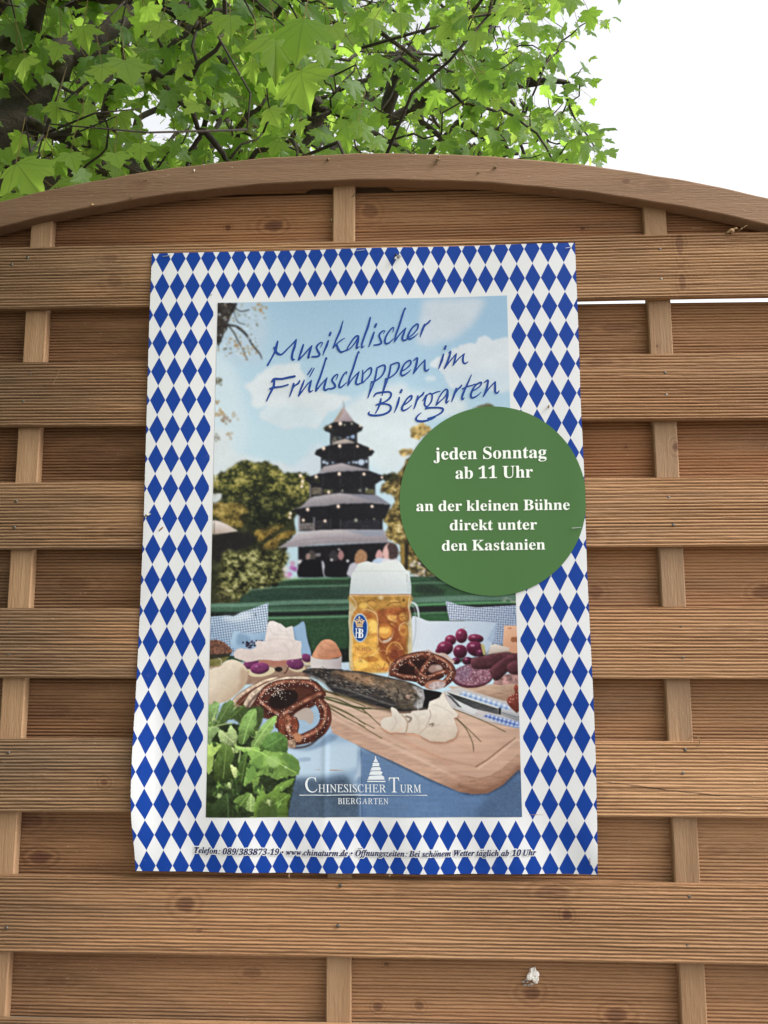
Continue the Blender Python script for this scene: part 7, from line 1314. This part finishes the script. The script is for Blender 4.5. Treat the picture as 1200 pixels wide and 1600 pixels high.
def refine(P, r, m=4, jit=.012):
    P = np.array(P); r = np.array(r); out = []; ro = []
    for i in range(len(P) - 1):
        for q in range(m):
            t = q / m; a, b, c, d = P[max(i - 1, 0)], P[i], P[i + 1], P[min(i + 2, len(P) - 1)]
            out.append(.5 * (2 * b + (c - a) * t + (2 * a - 5 * b + 4 * c - d) * t * t + (3 * b - a - 3 * c + d) * t ** 3) + tr.randn(3) * jit * min(1, r[i] * 25)); ro.append(r[i] * (1 - t) + r[i + 1] * t)
    out.append(P[-1]); ro.append(r[-1]); return np.array(out), np.array(ro)
trunkP = [T0 + [0, 0, -.05], T0 + [.02, 0, .25], T0 + [.05, -.02, 1.0], T0 + [.12, -.05, 1.8], T0 + [.25, -.10, 2.35], np.array(LIMBS[0][0][0])]
tv, tf = [], []
P_, r_ = refine(trunkP, [.26, .19, .165, .15, .13, .06], 4, .02); tube(P_, r_, 14, tv, tf, .04)
to = mesh_obj('trunk', np.array(tv) - T0, tf, bk.m, tree, smooth=True)
nodes = []; parent = []; plen = []; rad0 = []
def add(p, par, r=0):
    nodes.append(np.array(p, float)); parent.append(par); plen.append(0 if par < 0 else plen[par] + np.linalg.norm(nodes[-1] - nodes[par])); rad0.append(r); return len(nodes) - 1
add(T0 + [.25, -.1, 2.35], -1, .13)
for L in LIMBS:
    P_, r_ = refine([a for a, _ in L], [b for _, b in L], 4, .010); tube(P_, r_, 9, wob=.07)
    base = np.array(nodes); d = np.linalg.norm(base - P_[0], axis=1) + .15 * np.array(plen); par = int(np.argmin(d))
    # join the limb to the branch it springs from
    if np.linalg.norm(nodes[par] - P_[0]) > .06:
        q0, q1 = nodes[par], P_[0]; mid = (q0 + q1) / 2 + np.array([0, 0, .08]); PP, RR = refine([q0, mid, q1], [r_[0] * 1.15, r_[0] * 1.05, r_[0]], 4, .006); tube(PP, RR, 8, wob=.05)
    for i in range(len(P_)): par = add(P_[i], par, r_[i])
# leaf clusters: scattered through the crown, hung on a branching skeleton
pts = []
while len(pts) < 2000:
    p = CC + CRD * tr.uniform(-1, 1, 3); e = in_crown(p)
    if e > 1: continue
    if lump(p) < -.42 + .15 * tr.randn(): continue
    if p[2] < 2.35 or (p[1] < 0.25 and p[2] < 2.95): continue
    vd = (p - CP); zz = vd @ CF_; va, vb = 600 + CF * (vd @ CR_) / zz, 800 - CF * (vd @ CU_) / zz
    if zz > 0 and va > 896 + 26 * math.sin(vb * .034 + .6) + 34 * tr.rand() and -60 < vb < 330: continue
    if zz > 0 and ((va - 225) / 85) ** 2 + ((vb - 190) / 62) ** 2 < 1 and tr.rand() < .8: continue
    if zz > 0 and np.linalg.norm(vd) < 3.0 and abs((vb - 205) + .9 * va) < 60 and va < 190: continue
    if tr.rand() > .40 + .60 * e: continue
    pts.append(p)
# denser, finer growth in the part of the crown that stands above the fence
nfill = 0
while nfill < 1100:
    a, b, d = tr.uniform(-160, 915), tr.uniform(-90, 330), tr.uniform(2.5, 6.6)
    if a > 560 and d < 3.4: continue
    if d < 3.1 and abs((b - 205) + .9 * a) < 75 and a < 190: continue
    p = at(a, b, d); e = in_crown(p)
    if e > 1.0 or a > 884 + 30 * math.sin(b * .034 + .6) + 20 * tr.rand(): continue
    g = 1.05 * math.exp(-(((a - 225) / 80) ** 2 + ((b - 185) / 62) ** 2)) + .7 * math.exp(-(((a - 60) / 60) ** 2 + ((b - 215) / 40) ** 2)) + .8 * math.exp(-(((a - 830) / 90) ** 2 + ((b - 60) / 60) ** 2)) + .8 * math.exp(-(((a - 880) / 50) ** 2 + ((b - 190) / 40) ** 2))
    if tr.rand() < .97 * g or lump(p * 1.7) < -.35 + .2 * tr.randn(): continue
    pts.append(p); nfill += 1
for (a, b, d) in ((905, 150, 4.75), (915, 190, 4.7), (925, 215, 4.7), (930, 238, 4.7), (900, 120, 4.8), (912, 105, 4.8), (880, 175, 4.75), (845, 210, 4.8), (870, 225, 4.8)): pts.append(np.array(at(a, b, d)))
NB_ = len(pts)
# an unseen low bough, added over the fence on the left to shade it
while len(pts) < NB_ + 1300:
    q = tr.uniform(-1, 1, 3)
    if (np.abs(q) ** 2.5).sum() > 1: continue
    p = np.array([-1.15, -.75, 2.95]) + np.array([1.5, 1.25, .55]) * q
    if p[2] < 2.42 + .7 * max(0, p[1] + .4): continue
    pts.append(p)
while len(pts) < NB_ + 1300 + 700:      # its drooping end, added out of view on the left to block skylight
    q = tr.uniform(-1, 1, 3)
    if (np.abs(q) ** 2.5).sum() > 1: continue
    p = np.array([-1.30, -.62, 1.95]) + np.array([.50, .50, .80]) * q
    if p[0] > -.60 - .45 * max(0, p[1] + .45): continue
    pts.append(p)
pts = np.array(pts); n0 = len(nodes)
order = np.argsort(np.linalg.norm(pts - nodes[0], axis=1))
NA_ = np.zeros((len(nodes) + len(pts), 3)); NL_ = np.zeros(len(NA_)); NA_[:n0] = nodes; NL_[:n0] = plen; kk_ = n0
for i in order:
    p = pts[i]; c = np.sqrt(((NA_[:kk_] - p) ** 2).sum(1)) + .18 * NL_[:kk_]; par = add(p, int(np.argmin(c))); NA_[kk_] = p; NL_[kk_] = plen[par]; kk_ += 1
cnt = np.zeros(len(nodes))
for i in range(len(nodes) - 1, n0 - 1, -1):
    cnt[i] += 1
    if parent[i] >= n0: cnt[parent[i]] += cnt[i]
for i in range(n0, len(nodes)):
    a, b = nodes[parent[i]], nodes[i]; L = np.linalg.norm(b - a)
    r1 = .0017 * math.sqrt(cnt[i]) + .0007; r2 = min(.0017 * math.sqrt(cnt[parent[i]]) + .001, r1 * 1.7) if parent[i] >= n0 else r1 * 1.3
    m1 = a + (b - a) * .35 + tr.randn(3) * L * .07 + [0, 0, L * .05]; m2 = a + (b - a) * .7 + tr.randn(3) * L * .06
    tube([a, m1, m2, b], [r2, r1 * 1.15, r1, r1 * .8], 5)
# leaves
lobes = [(0, 0), (.10, -.05), (.24, -.07), (.33, -.02), (.43, 0), (.40, .07), (.36, .12), (.47, .17), (.56, .23), (.67, .28), (.60, .36), (.52, .375), (.47, .45), (.36, .44), (.27, .47), (.28, .55), (.33, .63), (.26, .66), (.19, .72), (.16, .80), (.08, .88), (0, 1.02)]
half = np.array(lobes); outline = np.concatenate([half, (half[::-1] * [-1, 1])[1:-1]])
cen = np.array([[0, .12], [.14, .2], [-.14, .2], [0, .45]])
def leaf_mesh(fold, droop, skew):
    o = outline * [1, 1]; V2 = np.concatenate([[[0, .22]], o]); x, y = V2[:, 0] * (1 + skew * V2[:, 1]), V2[:, 1]
    z = fold * np.abs(x) - (droop + fold) * x * x - droop * (y - .2) ** 2 + .035 * np.sin(x * 6 + y * 4) * (y + .2)
    n = len(o); F = [(0, 1 + i, 1 + (i + 1) % n) for i in range(n)]
    return np.stack([x, y - .0, z], 1), np.array(F), V2
VAR = [leaf_mesh(.16, .25, .1), leaf_mesh(.06, .45, -.12), leaf_mesh(.24, .12, .0), leaf_mesh(-.12, .3, .15), leaf_mesh(.10, -.2, -.08), leaf_mesh(.18, .55, .05)]
LVs, LFs, LUV, LC = [], [], [], []; voff = 0
def leaf(p, tip, nrm, size, tint):
    global voff
    v, f, uv = VAR[tr.randint(6)]
    y = tip / np.linalg.norm(tip); z = nrm - y * (nrm @ y); z /= np.linalg.norm(z) + 1e-9; x = np.cross(y, z)
    M_ = np.stack([x, y, z]) * size
    LVs.append(v @ M_ + p); LFs.append(f + voff); LUV.append(uv[f.ravel()]); LC.append(np.full(len(v), tint)); voff += len(v)
SV, SF = [], []
for i in range(n0, len(nodes)):
    c = nodes[i]; k = tr.randint(4, 9) if cnt[i] < 6 else tr.randint(2, 6)
    tw = c - nodes[parent[i]]; tw = tw / (np.linalg.norm(tw) + 1e-9); tint = tr.rand()
    for q in range(k):
        st = c - tw * tr.uniform(0, .12) + tr.randn(3) * .01
        out = tr.randn(3) * [1, 1, .6] + tw * .6; out /= np.linalg.norm(out)
        pet = tr.uniform(.04, .12); e = st + out * pet + np.array([0, 0, -.25 * pet])
        tip = out * .55 + np.array([0, 0, -1.0]) * tr.uniform(.35, 1.1) + tr.randn(3) * .2
        nrm = np.array([tr.randn() * .55, -1.0 + .5 * tr.randn(), .55 + .45 * tr.randn()])
        s = min(tr.uniform(.034, .074), .0235 * np.linalg.norm(e - CP))
        leaf(e, tip, nrm, s, np.clip(tint * .6 + tr.rand() * .4, 0, 1))
        d = np.array([.0007, 0, .0005]); b = len(SV); SV += [tuple(st - d), tuple(st + d), tuple(e + d), tuple(e - d)]; SF.append((b, b + 1, b + 2, b + 3))
# the large low leaves that hang nearest the fence
for (a, b, dist, s, tx, ty) in ((430, 55, 1.75, .115, .1, -1), (395, 95, 1.8, .10, .0, -1), (400, 62, 1.8, .11, .25, -1), (470, 110, 1.75, .125, .15, -1), (440, 80, 1.85, .10, -.3, -1), (360, 25, 1.75, .095, .1, -1), (500, 70, 1.8, .105, .3, -.9), (475, 30, 1.7, .12, -.15, -1), (520, 40, 1.9, .11, .4, -.9),
                              (585, 30, 1.9, .095, .0, -1), (625, 20, 1.9, .10, .1, -1), (745, 50, 2.1, .11, -.1, -1), (828, 35, 2.3, .10, .1, -1), (780, 10, 2.3, .10, .4, -.8), (160, 105, 2.0, .11, .1, -1), (95, 70, 2.0, .10, -.2, -1), (250, 35, 1.9, .11, .0, -1), (130, 40, 1.9, .11, .2, -1), (40, 90, 1.9, .11, -.1, -1), (195, 95, 2.1, .12, .3, -.9),
                              (25, 255, 1.7, .12, .5, -.6), (60, 262, 1.75, .10, .7, -.5), (110, 240, 1.9, .11, .3, -.7), (180, 240, 2.0, .11, .3, -.8), (220, 225, 2.1, .10, .1, -1), (90, 160, 2.1, .11, .0, -1), (130, 185, 2.2, .10, .2, -1), (470, 190, 2.2, .09, .0, -1), (560, 190, 2.3, .09, .1, -1)):
    p = at(a, b, dist + .1); up = np.array([0.0, 0, .05]); leaf(p, CR_ * tx + np.array([0, 0, ty]) + np.array([0, -.25, 0]), np.array([tr.randn() * .3, -1, .45 + .2 * tr.randn()]), s * (.78 if s > .112 else .50), .55 + .3 * tr.rand())
    st = p + np.array([tr.randn() * .02, .02, .10]); d = np.array([.0008, 0, 0]); b_ = len(SV); SV += [tuple(st - d), tuple(st + d), tuple(p + d), tuple(p - d)]; SF.append((b_, b_ + 1, b_ + 2, b_ + 3))
    N = np.array(nodes); par = int(np.argmin(np.linalg.norm(N - st, axis=1))); tube([nodes[par], (nodes[par] + st) / 2 + tr.randn(3) * .02, st], [.003, .0022, .0014], 5)
mesh_obj('branches', np.array(TV) - T0, TF, bk.m, tree, smooth=True)
lk = NT('maple_leaf'); uvn = lk.n('ShaderNodeUVMap'); uvn.uv_map = 'UVMap'; sp = lk.n('ShaderNodeSeparateXYZ'); lk.l(uvn.outputs[0], sp.inputs[0]); U, V_ = sp.outputs[0], sp.outputs[1]
au = lk.math('ABSOLUTE', U); vein = None
for (dx, dy, L) in ((0, 1, 1), (.62, .5, .75), (.95, .12, .6)):
    n_ = math.hypot(dx, dy); dx, dy = dx / n_, dy / n_
    dist = lk.math('ABSOLUTE', lk.math('SUBTRACT', lk.math('MULTIPLY', au, dy), lk.math('MULTIPLY', lk.math('SUBTRACT', V_, .02), dx)))
    vn = lk.rng(dist, .006, .022, 1, 0); vein = vn if vein is None else lk.math('MAXIMUM', vein, vn)
at_ = lk.n('ShaderNodeAttribute'); at_.attribute_name = 'tint'
lc = lk.ramp(at_.outputs['Fac'], [(0, (.024, .064, .013)), (.5, (.052, .120, .020)), (1, (.10, .185, .032))])
ltc = lk.n('ShaderNodeTexCoord').outputs['Object']
lc = lk.mix(lk.rng(lk.noise(ltc, 30, 3), .35, .75, 0, .35), lc, lk.mix(1, lc, C4((.62, .75, .7)), 'MULTIPLY'))
lc = lk.mix(lk.math('MULTIPLY', vein, .5), lc, C4((.15, .25, .06)))
tl = lk.n('ShaderNodeBsdfTranslucent'); tcol = lk.ramp(at_.outputs['Fac'], [(0, (.20, .40, .04)), (.5, (.38, .62, .07)), (1, (.58, .78, .14))])
tcol = lk.mix(lk.math('MULTIPLY', vein, .55), tcol, C4((.16, .30, .04))); lk.l(tcol, tl.inputs[0])
lk.l(lc, lk.b.inputs['Base Color']); lk.b.inputs['Roughness'].default_value = .45; lk.b.inputs['Specular IOR Level'].default_value = .35
mx = lk.n('ShaderNodeMixShader'); mx.inputs[0].default_value = .62; lk.l(lk.b.outputs[0], mx.inputs[1]); lk.l(tl.outputs[0], mx.inputs[2]); lk.l(mx.outputs[0], lk.out.inputs[0])
LV = np.concatenate(LVs) - T0; LF = np.concatenate(LFs)
sk = plain('leaf_stalk', (.16, .12, .04), .6, .3, 0, .2)
crown = mesh_obj('crown', np.concatenate([LV, np.array(SV) - T0]), LF.tolist() + [tuple(len(LV) + j for j in f) for f in SF], lk.m, tree, smooth=True)
crown.data.materials.append(sk); mi = np.zeros(len(crown.data.polygons), np.int32); mi[len(LF):] = 1; crown.data.polygons.foreach_set('material_index', mi)
uvl = crown.data.uv_layers.new(name='UVMap'); uvd = np.zeros((len(crown.data.loops), 2)); u_ = np.concatenate(LUV); uvd[:len(u_)] = u_; uvl.data.foreach_set('uv', uvd.ravel())
ta = crown.data.attributes.new('tint', 'FLOAT', 'POINT'); tv_ = np.zeros(len(crown.data.vertices)); lc_ = np.concatenate(LC); tv_[:len(lc_)] = lc_; ta.data.foreach_set('value', tv_)
